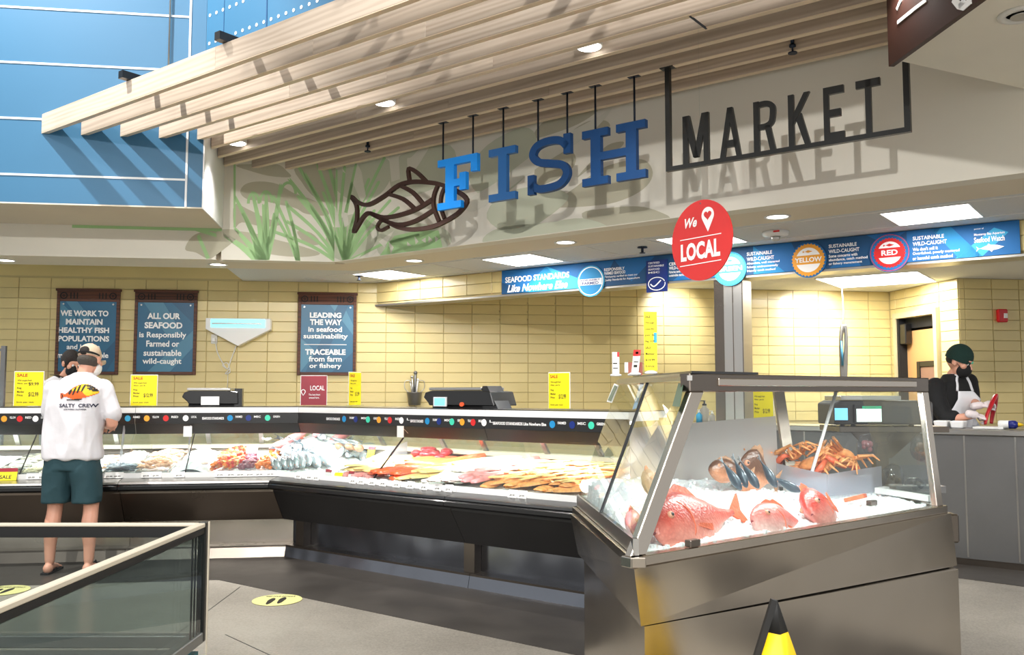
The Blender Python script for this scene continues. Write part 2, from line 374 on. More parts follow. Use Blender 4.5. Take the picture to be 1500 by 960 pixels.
    def build(s, name, mats, parent=None, fr=I4, bevel=0, kind=None, fix=True):
        if not s.f: return None
        if isinstance(fr, Frame): fr = fr.M
        vw = [fr @ p for p in s.v]
        if parent is not None: M = PW[parent]
        else:
            xs = [p.x for p in s.v]; ys = [p.y for p in s.v]; zs = [p.z for p in s.v]
            M = fr @ Matrix.Translation(((min(xs) + max(xs)) / 2, (min(ys) + max(ys)) / 2, min(zs)))
        Mi = M.inverted()
        me = bpy.data.meshes.new(name); me.from_pydata([Mi @ p for p in vw], [], s.f)
        for mm in (mats if isinstance(mats, (list, tuple)) else [mats]): me.materials.append(MT[mm] if isinstance(mm, str) else mm)
        me.polygons.foreach_set('material_index', s.m); me.polygons.foreach_set('use_smooth', s.sm)
        if fix or bevel:
            bm = bmesh.new(); bm.from_mesh(me); bmesh.ops.recalc_face_normals(bm, faces=bm.faces)
            if bevel: bmesh.ops.bevel(bm, geom=[e for e in bm.edges if e.calc_face_angle(0) > R(28)], offset=bevel, segments=1, affect='EDGES', clamp_overlap=True)
            bm.to_mesh(me); bm.free()
        o = bpy.data.objects.new(name, me); COL.objects.link(o)
        if parent is not None: o.parent = parent; PW[o] = M
        else: o.matrix_world = M; PW[o] = M
        if kind: o['kind'] = kind
        return o
def tag(o, label=None, cat=None, group=None, kind=None):
    if label: o['label'] = label
    if cat: o['category'] = cat
    if group: o['group'] = group
    if kind: o['kind'] = kind
    return o
def thing(name, label, cat, loc=(0, 0, 0), fr=I4, rotz=0, group=None):
    if isinstance(fr, Frame): fr = fr.M
    o = bpy.data.objects.new(name, None); COL.objects.link(o); M = fr @ Matrix.Translation(loc) @ Matrix.Rotation(rotz, 4, 'Z')
    o.matrix_world = M; PW[o] = M; o.empty_display_size = .1
    return tag(o, label, cat, group)
def kids(o): return [c for c in KIDS.get(o, [])]
KIDS = {}
def dup(root, M, label=None, group=None):
    """copy a prototype thing with its parts and their sub-parts"""
    def cp(o, par):
        c = o.copy(); COL.objects.link(c)
        if par is not None: c.parent = par
        for ch in o.children: cp(ch, c)
        return c
    r = cp(root, None); r.matrix_world = M
    if label: r['label'] = label
    if group: r['group'] = group
    return r
class Spawn:
    """first use moves the prototype itself, later uses copy it"""
    def __init__(s, root): s.root = root; s.used = False; s.pending = []
    def at(s, M, label=None, group=None):
        if isinstance(M, tuple): M = Matrix.Translation(M)
        s.pending.append((M, label, group))
    def flush(s):
        if not s.pending:
            for c in list(s.root.children): bpy.data.objects.remove(c)
            bpy.data.objects.remove(s.root); return
        for M, l, g in s.pending[1:]: dup(s.root, M, l, g)
        M, l, g = s.pending[0]; s.root.matrix_world = M
        if l: s.root['label'] = l
        if g: s.root['group'] = g
def TM(fr, p, rz=0, rx=0, ry=0, sc_=1):
    if isinstance(fr, Frame): fr = fr.M
    S = Matrix.Diagonal(Vector((sc_, sc_, sc_, 1))) if not isinstance(sc_, tuple) else Matrix.Diagonal(Vector(sc_ + (1,)))
    return fr @ Matrix.Translation(p) @ Euler((rx, ry, rz)).to_matrix().to_4x4() @ S
# ------------------------------------------------------------------ lettering
_tc = {}
def glyphs(text, bold=0, shear=0, space=1.0):
    key = (text, bold, shear, space)
    if key not in _tc:
        cu = bpy.data.curves.new('t', 'FONT'); cu.body = text; cu.size = 1; cu.offset = bold; cu.shear = shear; cu.space_character = space
        cu.resolution_u = 3; cu.fill_mode = 'FRONT'
        ob = bpy.data.objects.new('t', cu); COL.objects.link(ob)
        bpy.context.view_layer.update()
        dg = bpy.context.evaluated_depsgraph_get(); me = ob.evaluated_get(dg).to_mesh()
        _tc[key] = ([v.co.copy() for v in me.vertices], [tuple(p.vertices) for p in me.polygons])
        ob.evaluated_get(dg).to_mesh_clear(); bpy.data.objects.remove(ob); bpy.data.curves.remove(cu)
    return _tc[key]
def put_text(mb, text, x0, x1, z0, z1, y, bold=.02, shear=0, space=1.0, th=0):
    """flat lettering facing -y fitted to a box; th > 0 gives it thickness"""
    vs, fs = glyphs(text, bold, shear, space)
    if not vs: return
    ax = min(v.x for v in vs); bx = max(v.x for v in vs); az = min(v.y for v in vs); bz = max(v.y for v in vs)
    P = [Vector((x0 + (v.x - ax) / (bx - ax) * (x1 - x0), y, z0 + (v.y - az) / (bz - az) * (z1 - z0))) for v in vs]
    mb.add(P, fs)
    if th:
        o = len(mb.v) - len(P)
        cnt = {}
        for f in fs:
            for i in range(len(f)):
                e = (f[i], f[(i + 1) % len(f)]); cnt[tuple(sorted(e))] = cnt.get(tuple(sorted(e)), 0) + 1
        mb.add([p + Vector((0, th, 0)) for p in P], fs); o2 = len(mb.v) - len(P)
        for (a, b), c in cnt.items():
            if c == 1: mb.f.append((o + a, o + b, o2 + b, o2 + a)); mb.m.append(mb.mi); mb.sm.append(False)
def text_px(mb, fr, n, text, x0, yt, x1, yb, **kw):
    """lettering on the plane y=n of a frame, box given by its photo extents at the left end"""
    a = fr.n(x0, yb, n); b = fr.n(x0, yt, n); c = fr.n(x1, yb, n)
    put_text(mb, text, a.x, c.x, a.z, b.z, n, **kw)
def smooth2(pts, closed=True, k=4):
    out = []; n = len(pts)
    rng = range(n) if closed else range(n - 1)
    for i in rng:
        p0, p1, p2, p3 = (pts[(i + j - 1) % n] if closed else pts[min(max(i + j - 1, 0), n - 1)] for j in range(4))
        for q in range(k):
            t = q / k
            out.append(tuple(.5 * ((2 * b) + (-a + c) * t + (2 * a - 5 * b + 4 * c - d) * t * t + (-a + 3 * b - 3 * c + d) * t ** 3) for a, b, c, d in zip(p0, p1, p2, p3)))
    if not closed: out.append(tuple(pts[-1]))
    return out
def stroke(mb, pts, w, y0, y1, closed=False):
    """ribbon of width w (or list) along x-z points, extruded in y"""
    n = len(pts); ws = w if isinstance(w, (list, tuple)) else [w] * n; L = []; Rr = []
    for i, p in enumerate(pts):
        if closed: a, b = pts[i - 1], pts[(i + 1) % n]
        else: a, b = pts[max(i - 1, 0)], pts[min(i + 1, n - 1)]
        t = Vector((b[0] - a[0], b[1] - a[1])); t.normalize(); nn = Vector((-t.y, t.x)) * ws[i] / 2
        L.append((p[0] + nn.x, p[1] + nn.y)); Rr.append((p[0] - nn.x, p[1] - nn.y))
    m = n if closed else n - 1
    o = len(mb.v)
    for i in range(n):
        for (x, z), y in ((L[i], y0), (Rr[i], y0), (Rr[i], y1), (L[i], y1)): mb.v.append(Vector((x, y, z)))
    def F(f): mb.f.append(f); mb.m.append(mb.mi); mb.sm.append(False)
    for i in range(m):
        p = o + 4 * i; q = o + 4 * ((i + 1) % n)
        for e in range(4): F((p + e, p + (e + 1) % 4, q + (e + 1) % 4, q + e))
    if not closed: F((o, o + 1, o + 2, o + 3)[::-1]); q = o + 4 * (n - 1); F((q, q + 1, q + 2, q + 3))
# organic bodies: overlapping lofts fused by voxel remesh
def fuse(mb, name, mats, parent, voxel=.01, smooth=4, fr=I4):
    ob = mb.build(name, mats, parent, fr)
    md = ob.modifiers.new('r', 'REMESH'); md.mode = 'VOXEL'; md.voxel_size = voxel; md.use_smooth_shade = True
    if smooth: m2 = ob.modifiers.new('s', 'SMOOTH'); m2.iterations = smooth; m2.factor = .5
    bpy.context.view_layer.update(); dg = bpy.context.evaluated_depsgraph_get()
    me = bpy.data.meshes.new_from_object(ob.evaluated_get(dg)); ob.modifiers.clear()
    old = ob.data; ob.data = me; bpy.data.meshes.remove(old)
    me.materials.clear()
    for mm in (mats if isinstance(mats, (list, tuple)) else [mats]): me.materials.append(MT[mm])
    for p in me.polygons: p.use_smooth = True; p.material_index = 0
    return ob
def nz(x, y, z=0, s=1): return noise.noise(Vector((x * s, y * s, z * s)))
# ================================================================== SETTING
ZC = 2.70                       # drop ceiling height
NA_W, NA_F, NA_B = 10.65, 8.96, 9.58   # tiled back wall / mural bulkhead front / beam back (A frame)
NB_M = 5.97                     # mural wall plane (B frame)
BLUE_N, BLUE_S, BLUE_Z = 8.0, -1.61, 3.02
def xy(p): return (p[0], p[1])
def isect(p1, d1, p2, d2):
    det = d1[0] * -d2[1] + d1[1] * d2[0]; bx, by = p2[0] - p1[0], p2[1] - p1[1]
    t = (bx * -d2[1] + by * d2[0]) / det; return Vector((p1[0] + d1[0] * t, p1[1] + d1[1] * t, 0))
def wA(s, n, z=0): return A.w((s, n, z))
def wB(s, n, z=0): return B.w((s, n, z))
def AB(na, nb):  # world xy where A plane na meets B plane nb
    return isect(wA(0, na), A.M @ Vector((1, 0, 0)), wB(0, nb), B.M @ Vector((1, 0, 0)))
# floor: polished concrete with a darker walk band along the counters
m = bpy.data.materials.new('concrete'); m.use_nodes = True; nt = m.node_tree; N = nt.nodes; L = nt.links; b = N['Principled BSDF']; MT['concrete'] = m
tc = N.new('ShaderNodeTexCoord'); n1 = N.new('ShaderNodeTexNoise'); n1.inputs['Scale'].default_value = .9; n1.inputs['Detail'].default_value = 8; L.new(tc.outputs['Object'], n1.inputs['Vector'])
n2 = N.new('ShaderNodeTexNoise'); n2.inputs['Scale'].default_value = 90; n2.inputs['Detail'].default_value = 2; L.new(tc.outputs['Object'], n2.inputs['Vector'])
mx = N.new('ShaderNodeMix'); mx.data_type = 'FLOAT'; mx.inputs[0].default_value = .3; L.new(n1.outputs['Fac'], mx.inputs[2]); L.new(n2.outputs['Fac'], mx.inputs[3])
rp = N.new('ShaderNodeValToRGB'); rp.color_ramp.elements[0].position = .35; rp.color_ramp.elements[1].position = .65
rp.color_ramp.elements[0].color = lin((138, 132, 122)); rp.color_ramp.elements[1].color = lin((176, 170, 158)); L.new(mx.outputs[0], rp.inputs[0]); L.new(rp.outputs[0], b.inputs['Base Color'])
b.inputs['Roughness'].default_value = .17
MB().box(-12, 14, -7, 14, -.05, 0).build('floor', 'concrete', kind='structure')
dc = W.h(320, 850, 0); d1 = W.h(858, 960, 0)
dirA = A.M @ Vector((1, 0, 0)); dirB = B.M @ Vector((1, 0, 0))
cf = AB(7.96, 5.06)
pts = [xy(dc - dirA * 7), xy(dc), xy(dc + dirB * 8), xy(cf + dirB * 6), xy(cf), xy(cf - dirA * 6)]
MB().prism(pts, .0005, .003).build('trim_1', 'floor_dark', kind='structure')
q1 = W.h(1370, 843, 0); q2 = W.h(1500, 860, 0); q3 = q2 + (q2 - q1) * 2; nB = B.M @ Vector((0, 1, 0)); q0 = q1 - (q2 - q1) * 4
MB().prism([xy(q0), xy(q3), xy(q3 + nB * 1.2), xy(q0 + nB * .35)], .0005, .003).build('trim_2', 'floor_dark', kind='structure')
mb = MB()
for a, b_ in ((W.h(305, 895, 0), W.h(352, 860, 0)), (W.h(395, 960, 0), W.h(330, 930, 0))):
    d = (b_ - a).normalized(); a = a - d * 1.0; nn = Vector((-d.y, d.x, 0)) * .003
    mb.prism([xy(a - nn), xy(b_ - nn), xy(b_ + nn), xy(a + nn)], 0, .0006)
mb.build('trim_3', 'dark_rubber', kind='structure')
# ---- tiled walls
TW, TH, TZ = .3425, .1182, 1.398
tile_meshes = {}
def tile_obj(par, fr, n, x0, x1, z0, z1):
    g = .0045; w, h = round(x1 - x0 - g * 2, 3), round(z1 - z0 - g * 2, 3)
    if w < .01 or h < .01: return
    if (w, h) not in tile_meshes:
        o = MB().box(-w / 2, w / 2, 0, .014, -h / 2, h / 2).build('tile', 'tile_yellow', par, bevel=.004)
        tile_meshes[(w, h)] = o.data
        PWi = PW[par].inverted()
    else:
        o = bpy.data.objects.new('tile', tile_meshes[(w, h)]); COL.objects.link(o); o.parent = par; PWi = PW[par].inverted()
    # prototype mesh was built in world coords: undo parent and place
    return o
def tiled(name, fr, n, s0, s1, z0, z1, skip=None, first=300, maxd=99, so=0, thick=.12, back=True):
    wall = MB()
    wall.box(s0, s1, n + .010, n + thick, 0 if z0 < 1.3 else z0, z1)
    wo = wall.build(name, 'mortar', fr=fr, kind='structure')
    cells = []
    k0 = math.floor((s0 - so) / TW); k1 = math.ceil((s1 - so) / TW)
    r0 = math.floor((z0 - TZ) / TH); r1 = math.ceil((z1 - TZ) / TH)
    for r in range(r0, r1):
        for k in range(k0, k1):
            a, b_ = max(s0, so + k * TW), min(s1, so + (k + 1) * TW); c, d = max(z0, TZ + r * TH), min(z1, TZ + (r + 1) * TH)
            if b_ - a < .03 or d - c < .03: continue
            if skip and skip(a, b_, c, d): continue
            cells.append((a, b_, c, d))
    Mi = PW[wo].inverted() @ fr.M; g = .003
    def vis(c): p = fr.w(((c[0] + c[1]) / 2, n, (c[2] + c[3]) / 2)); return (p - Vector((0, 0, EYE))).length
    cells.sort(key=vis)
    for a, b_, c, d in cells[:first]:
        w, h = round(b_ - a - g * 2, 3), round(d - c - g * 2, 3)
        key = (w, h)
        if key not in tile_meshes:
            t = MB().box(-w / 2, w / 2, 0, .014, -h / 2, h / 2); o = t.build('tile', 'tile_yellow', fr=I4, bevel=.003)
            # recentre mesh on its own front-face middle
            Mo = PW[o]
            o.data.transform(Mo); tile_meshes[key] = o.data; o.matrix_world = I4
        else:
            o = bpy.data.objects.new('tile', tile_meshes[key]); COL.objects.link(o)
        o.parent = wo; o.matrix_basis = Mi @ Matrix.Translation(((a + b_) / 2, n, (c + d) / 2)); PW[o] = None
    if len(cells) > first:
        t = MB()
        for a, b_, c, d in cells[first:]: t.box(a + g, b_ - g, n, n + .014, c + g, d - g)
        t.build('tile', 'tile_yellow', wo, fr, kind='stuff')
    return wo
P1 = A.n(550, 413, NA_W); P2 = W.h(1495, 322, ZC); P1w = A.w(P1)
S = Frame(math.atan2(P2.y - P1w.y, P2.x - P1w.x)); SN = (S.M.inverted() @ P2).y; SS0 = (S.M.inverted() @ P1w).x
wall_back = tiled('wall_back', A, NA_W, -5.2, 6.46, 1.03, 2.72)
MB().box(-5.2, -1.68, NA_W + .01, NA_W + .12, 2.72, 3.3).build('wall_back_upper', 'tile_yellow', fr=A, kind='structure')
D = Frame(A_ROT - R(90))   # local x = -nA, local y = sA
# door wall: doorway cut out
def doorskip(a, b_, c, d): return a < -9.60 and b_ > -10.50 and c < 2.38
wr = MB(); 
wr.box(-9.60, -9.25, 6.46, 6.58, 0, 2.9); wr.box(-10.77, -10.5, 6.46, 6.58, 0, 2.9); wr.box(-10.5, -9.60, 6.46, 6.58, 2.40, 2.9)
w_door = wr.build('wall_door', 'mortar', fr=D, kind='structure')
def tile_fill(wo, fr, n, rects, so=0):
    Mi = PW[wo].inverted() @ fr.M; g = .003
    for s0, s1, z0, z1 in rects:
        for r in range(math.floor((z0 - TZ) / TH), math.ceil((z1 - TZ) / TH)):
            for k in range(math.floor((s0 - so) / TW), math.ceil((s1 - so) / TW)):
                a, b_ = max(s0, so + k * TW), min(s1, so + (k + 1) * TW); c, d = max(z0, TZ + r * TH), min(z1, TZ + (r + 1) * TH)
                if b_ - a < .03 or d - c < .03: continue
                w, h = round(b_ - a - g * 2, 3), round(d - c - g * 2, 3)
                if (w, h) not in tile_meshes:
                    o = MB().box(-w / 2, w / 2, 0, .014, -h / 2, h / 2).build('tile', 'tile_yellow', fr=I4, bevel=.003); o.data.transform(PW[o]); o.matrix_world = I4; tile_meshes[(w, h)] = o.data
                else: o = bpy.data.objects.new('tile', tile_meshes[(w, h)]); COL.objects.link(o)
                o.parent = wo; o.matrix_basis = Mi @ Matrix.Translation(((a + b_) / 2, n, (c + d) / 2))
tile_fill(w_door, D, 6.447, [(-9.60, -9.245, 1.28, 2.7), (-10.62, -10.5, 1.05, 2.7), (-10.5, -9.60, 2.40, 2.7)], so=-9.245)
wall_right = tiled('wall_right', A, 9.245, 6.46, 8.7, 1.05, 2.72, so=6.53)
# door in the door wall (frame, leaf with dark-rimmed window, closer)
dw = MB().box(-10.50, -10.44, 6.40, 6.58, 0, 2.40).box(-9.66, -9.60, 6.40, 6.58, 0, 2.40).box(-10.44, -9.66, 6.40, 6.58, 2.33, 2.40).build('door_1', 'frame_tan', fr=D, kind='structure')
MB().box(-10.40, -9.68, 6.53, 6.57, .02, 2.17).build('door_leaf', 'door_tan', dw, D)
w = MB(); ox0, ox1, oz0, oz1 = -10.18, -9.72, 1.05, 1.78
for a in ((ox0, ox0 + .07, oz0, oz1), (ox1 - .07, ox1, oz0, oz1), (ox0 + .07, ox1 - .07, oz1 - .07, oz1), (ox0 + .07, ox1 - .07, oz0, oz0 + .07)): w.box(a[0], a[1], 6.505, 6.53, a[2], a[3])
wf = w.build('window_frame', 'black', dw, D, bevel=.006)
MB().box(ox0 + .07, ox1 - .07, 6.518, 6.53, oz0 + .07, oz1 - .07).build('window_pane', 'brown_window', wf, D)
MB().disc((-9.90, 1.38), .05, .075, 6.512, 6.518).build('sticker', 'white', wf, D)
MB().box(-10.44, -9.66, 6.52, 6.60, 2.2, 2.33).build('door_shadow_gap', 'black_matte', dw, D)
MB().box(-10.44, -10.40, 6.42, 6.58, .02, 2.33).build('door_seal', 'black_matte', dw, D)
MB().box(-10.43, -10.27, 6.43, 6.52, 2.0, 2.26).build('door_closer', 'black', dw, D, bevel=.01)
MB().box(-10.6, -9.5, 6.62, 6.66, 0, 2.5).build('door_room_back', 'black_matte', dw, D)
# switch plate by the door
# ---- mural bulkhead and drop ceiling
cM = AB(NA_F, NB_M); sAc = (A.M.inverted() @ cM).x; sBc = (B.M.inverted() @ cM).x
MB().box(BLUE_S + .0, sAc, NA_F, NA_F + .15, ZC, 4.35).build('wall_mural_left', 'cream_paint', fr=A, kind='structure')
mural_r = MB().box(sBc, 1.6, NB_M, NB_M + .15, ZC, 4.35).build('wall_mural_right', 'cream_paint', fr=B, kind='structure')
beam = MB().box(-6.2, -1.66, NA_F, NA_B, ZC, 3.3).build('trim_4', 'cream_paint', fr=A, kind='structure')
mural_l = [o for o in COL.objects if o.name == 'wall_mural_left'][0]
e1 = wB(1.6, NB_M); 
def nBof(p): return (B.M.inverted() @ Vector((p[0], p[1], 0))).y
band = [xy(wA(-1.66, NA_F + .15)), xy(AB(NA_F + .15, NB_M + .15)), xy(wB(1.6, NB_M + .15)), xy(wB(1.6, NB_M + .62)), xy(AB(NA_B, NB_M + .62)), xy(wA(-1.66, NA_B))]
MB().prism(band, ZC, ZC + .12).build('ceiling_band', 'beige_paint', kind='structure')
rest = [xy(wA(-1.66, NA_B)), xy(AB(NA_B, NB_M + .62)), xy(wB(1.6, NB_M + .62)), xy(wB(1.6, 8)), xy(wA(8.7, 9.2)), xy(wA(8.7, NA_W)), xy(wA(-1.66, NA_W))]
ceil = MB().prism(rest, ZC + .001, ZC + .1).build('ceiling', 'ceiling_white', kind='structure')
MB().box(-5.2, -1.66, NA_B, NA_W + .1, 3.2, 3.3).build('ceiling_left', 'ceiling_white', fr=A, kind='structure')
# ceiling grid lines (T bars) parallel and square to the B run
g = MB()
for k in range(-13, 3):
    s_ = -7.25 + .61 * (k + 7) - 1.83
    if -8.3 < s_ < 1.5: g.box(s_ - .008, s_ + .008, NB_M + .63, 7.6, ZC - .004, ZC + .001)
g.box(-8.0, 1.5, 6.65, 6.666, ZC - .004, ZC + .001).box(-8.0, 1.5, 7.31, 7.326, ZC - .004, ZC + .001)
g.build('ceiling_grid', 'grid_metal', ceil, B)
# masonry soffit over the banner and its metal ledge
SZ = 2.42
s_end = 9.9
soff = MB().box(SS0 + .03, SS0 + 8.6, SN + .012, SN + .22, SZ + .02, ZC).build('wall_soffit', 'mortar', fr=S, kind='structure')
tile_fill(soff, S, SN, [(SS0 + .02, SS0 + 8.6, SZ + .02, ZC - .002)], so=SS0 + .02)
MB().box(SS0 + .01, SS0 + 8.6, SN - .012, SN + .23, SZ, SZ + .02).build('trim_5', 'steel_plain', fr=S, kind='structure')
# ---- blue bulkhead
blue = MB(); blue.box(-6.2, BLUE_S - .002, BLUE_N, NA_F, BLUE_Z, 7.2); blue_w = blue.build('wall_blue', 'blue_paint', fr=A, kind='structure')
MB().box(-6.2, BLUE_S, BLUE_N, NA_F + .0, BLUE_Z - .012, BLUE_Z).build('soffit_underside', 'beige_paint', blue_w, A)
MB().box(BLUE_S - .002, BLUE_S + .01, BLUE_N, NA_F, BLUE_Z - .012, 4.3).build('jamb', 'white_bright', blue_w, A)
MB().box(-3.0, BLUE_S, NA_F - .004, NA_F - .001, BLUE_Z - .04, BLUE_Z - .012).build('green_edge_line', 'mural_green', blue_w, A)
ln = [MB() for _ in range(8)]
zs = [A.n(0, y, BLUE_N).z for y in (256, 173, 91, 10)]; sv = A.n(276, 150, BLUE_N).x
zs = [3.26 + .49 * k for k in range(8)]
for k, z in enumerate(zs): MB().box(-6.2, sv, BLUE_N - .006, BLUE_N, z - .009, z + .009).build('white_line', 'white_line', blue_w, A)
MB().box(sv - .009, sv + .009, BLUE_N - .006, BLUE_N, BLUE_Z, 7.2).build('white_line', 'white_line', blue_w, A)
s2 = A.n(247, 50, BLUE_N - .05).x
MB().tube([(s2, BLUE_N - .02, 4.1), (s2, BLUE_N - .02, 7.2)], .008).build('hanging_cable', 'steel_plain', blue_w, A)
# upper blue wall turning to run over the slats, with its rows of white dots
cU = wA(BLUE_S, BLUE_N); nU = nBof(cU); sU = (B.M.inverted() @ cU).x
upper = MB().box(sU, sU + 9, nU, nU + .12, 4.0, 7.2).build('wall_blue_upper', 'blue_paint', fr=B, kind='structure')
dots = MB()
pa, pb = B.n(307, 62, nU), B.n(395, 31, nU); za = (pa.z + pb.z) / 2; zb = B.n(307, 23, nU).z
st = (B.n(465, 3, nU).x - B.n(307, 62, nU).x) / 15
for z in (za, zb, zb + .9, zb + 1.3):
    for k in range(60): dots.disc((pa.x + st * k, z), .016, .016, nU - .004, nU, 8)
dots.build('white_dot', 'white_line', upper, B, kind='stuff')
MB().box(B.n(391, 20, nU).x - .006, B.n(391, 20, nU).x + .006, nU - .004, nU, 4.0, 7.2).build('panel_joint', 'banner_dark', upper, B)
MB().box(B.n(328, 40, nU).x - .003, B.n(328, 40, nU).x + .003, nU - .003, nU, 4.0, 7.2).build('panel_joint', 'banner_dark', upper, B)
# ceiling over the slats
poly = [xy(wB(sU, nU + .12)), xy(wB(1.6, nU + .12)), xy(wB(1.6, NB_M)), xy(cM), xy(wA(BLUE_S, NA_F))]
MB().prism(poly, 4.28, 4.35).build('ceiling_slats', 'beige_paint', kind='structure')
# right-hand soffit block with dark fascia
C0, C1, C2 = W.h(1312, 88, 3.2), W.h(1432, 0, 3.2), W.h(1500, 130, 3.2)
e = (C1 - C0).normalized(); f_ = (C2 - C0).normalized()
Ca = C0 + e * 3.2; Cb = C0 + f_ * 4
blk = MB().prism([xy(C0), xy(Cb), xy(Cb + e * 3.2), xy(Ca)], 3.2, 5.6).build('ceiling_right', 'cream_paint', kind='structure')
# ================================================================== WOOD SLAT CANOPY
SLN = [3.564 + .2279 * k for k in range(11)]; SL0 = 3.63
Bi = B.M.inverted(); c0b = Bi @ C0; ca = Bi @ Ca; cb = Bi @ Cb
for k, n in enumerate(SLN):
    if k <= 4: s0 = n - BLUE_N * math.sqrt(2)
    elif k <= 7: s0 = (BLUE_S + .012) * math.sqrt(2) - n
    else: s0 = n - NA_F * math.sqrt(2)
    th = .045
    # end where it meets the right-hand soffit block
    def cut(nn):
        P, Q = (c0b, ca) if nn < c0b.y else (c0b, cb)
        t = (nn - P.y) / (Q.y - P.y); return P.x + (Q.x - P.x) * t
    e0, e1_ = cut(n) - .006, cut(n + th) - .006
    sgn = 1 if k <= 4 or k >= 8 else -1
    a0, a1 = s0 + .004, s0 + sgn * th + .004
    if sgn < 0: a0, a1 = s0 + .004, s0 - th + .004
    # small joint in board lengths: two boards butted
    cutx = [a0, -5.3 + .8 * (k % 3) - (1.2 if k == 0 else 0) + (.0 if k else 1.25), e0]
    names = ['plain pale front board', 'second', 'third', 'fourth', 'fifth', 'sixth', 'seventh', 'eighth', 'ninth', 'tenth', 'last']
    lab = ('outermost pale wooden canopy slat facing the shop floor' if k == 0 else
           'last wooden ceiling slat, right against the mural wall' if k == 10 else
           '%s wooden ceiling slat counted from the front edge of the canopy' % names[k])
    sl = thing('ceiling_slat', lab, 'slat', (0, n, SL0), B, group='wooden slats of the canopy')
    bl = [a0, cutx[1], min(e0, e1_)]
    h = .152 if k else .165
    MB().hexa([(a0, n, SL0), (cutx[1], n, SL0), (cutx[1], n + th, SL0), (a1, n + th, SL0)], [(a0, n, SL0 + h), (cutx[1], n, SL0 + h), (cutx[1], n + th, SL0 + h), (a1, n + th, SL0 + h)]).build('board', 'slat_wood', sl, B, bevel=.002)
    MB().hexa([(cutx[1] + .002, n, SL0), (e0, n, SL0), (e1_, n + th, SL0), (cutx[1] + .002, n + th, SL0)], [(cutx[1] + .002, n, SL0 + h), (e0, n, SL0 + h), (e1_, n + th, SL0 + h), (cutx[1] + .002, n + th, SL0 + h)]).build('board', 'slat_wood', sl, B, bevel=.002)
    MB().hexa([(a0, n + .001, SL0 - .005), (e0, n + .001, SL0 - .005), (e1_, n + th - .001, SL0 - .005), (a1, n + th - .001, SL0 - .005)], [(a0, n + .001, SL0 - .0002), (e0, n + .001, SL0 - .0002), (e1_, n + th - .001, SL0 - .0002), (a1, n + th - .001, SL0 - .0002)]).build('bounce_light_strip', 'slat_bounce_light', sl, B)  # added pale strip, paints bounce light along the slat's bottom edge
for i in range(5):
    s_ = -6.37 + 1.23 * i
    tag(MB().box(s_ - .03, s_ + .03, 3.5, nU - .01 , SL0 + .167, SL0 + .225).build('cross_bar', 'black', fr=B), ('black steel bar across the slat tops, %s from the left' % ['nearest the blue wall', 'second', 'third', 'fourth', 'fifth', 'sixth'][i]), 'bar', 'black cross bars carrying the slats')
for i, s_ in enumerate((-6.76, -4.88, -3.0, -1.1)):
    c = thing('cylinder_downlight', 'white cylinder downlight between the slats, ' + ['nearest the blue wall', 'above the fish emblem', 'above the letter S', 'furthest right'][i], 'light', (s_, 4.90, 3.655), B, group='cylinder downlights in the slats')
    y = 4.837
    MB().lathe([(.088, 3.66), (.088, 3.9), (.02, 3.91)], (s_, y, 0), 24).build('can', 'white', c, B)
    MB().lathe([(.076, 3.655), (.076, 3.661)], (s_, y, 0), 24).build('lens', 'lamp_face', c, B)
    lamp('SPOT', 'can_lamp', B.w((s_, y, 3.64)), B.w((s_, y, 0)), 55, spot_size=R(110), spot_blend=.8, shadow_soft_size=.06)
for i, (s_, n_) in enumerate(((-5.86, 5.60), (-1.92, 5.60))):
    t = thing('sprinkler_head', ['small dark sprinkler head between slats left of the fish emblem', 'small dark sprinkler head between slats above the word MARKET'][i], 'sprinkler', (s_, n_, 3.63), B)
    MB().tube([(s_, n_, 4.28), (s_, n_, 3.66)], .012).build('pipe', 'rod_dark', t, B)
    MB().lathe([(.03, 3.60), (.03, 3.607), (.006, 3.61), (.006, 3.64), (.022, 3.645), (.022, 3.66)], (s_, n_, 0), 12).build('nozzle', 'rod_dark', t, B)
# ---- lettering on dark fascia (only strokes of big white letters are in view)
FR = Frame(math.atan2(C1.y - C0.y, C1.x - C0.x)); fc = FR.M.inverted() @ C0
# outward side of fascia: towards -x world
sgnf = -1 if (FR.M @ Vector((0, 1, 0))).x > 0 else 1
fas = MB().box(fc.x - .02, fc.x + 3.2, fc.y + sgnf * .03, fc.y, 3.17, 5.6).build('fascia_board', 'brown_sign', blk, FR)
fl = MB()
y0_ = fc.y + sgnf * .034; y1_ = fc.y + sgnf * .03
def fp(px, py):
    d = FR._r(px, py); k = y0_ / d.y; return (d.x * k, EYE + d.z * k)
for pl, w_ in (([fp(1314, 33), fp(1340, 12), fp(1356, 0)], .02), ([fp(1313, 14), fp(1319, 0)], .02), ([fp(1396, -2), fp(1404, 8), fp(1411, 10), fp(1422, 0)], .035), ([fp(1404, 10), fp(1413, 0)], .03)):
    stroke(fl, pl, w_, min(y0_, y1_), max(y0_, y1_))
fl.build('lettering', 'white', fas, FR)
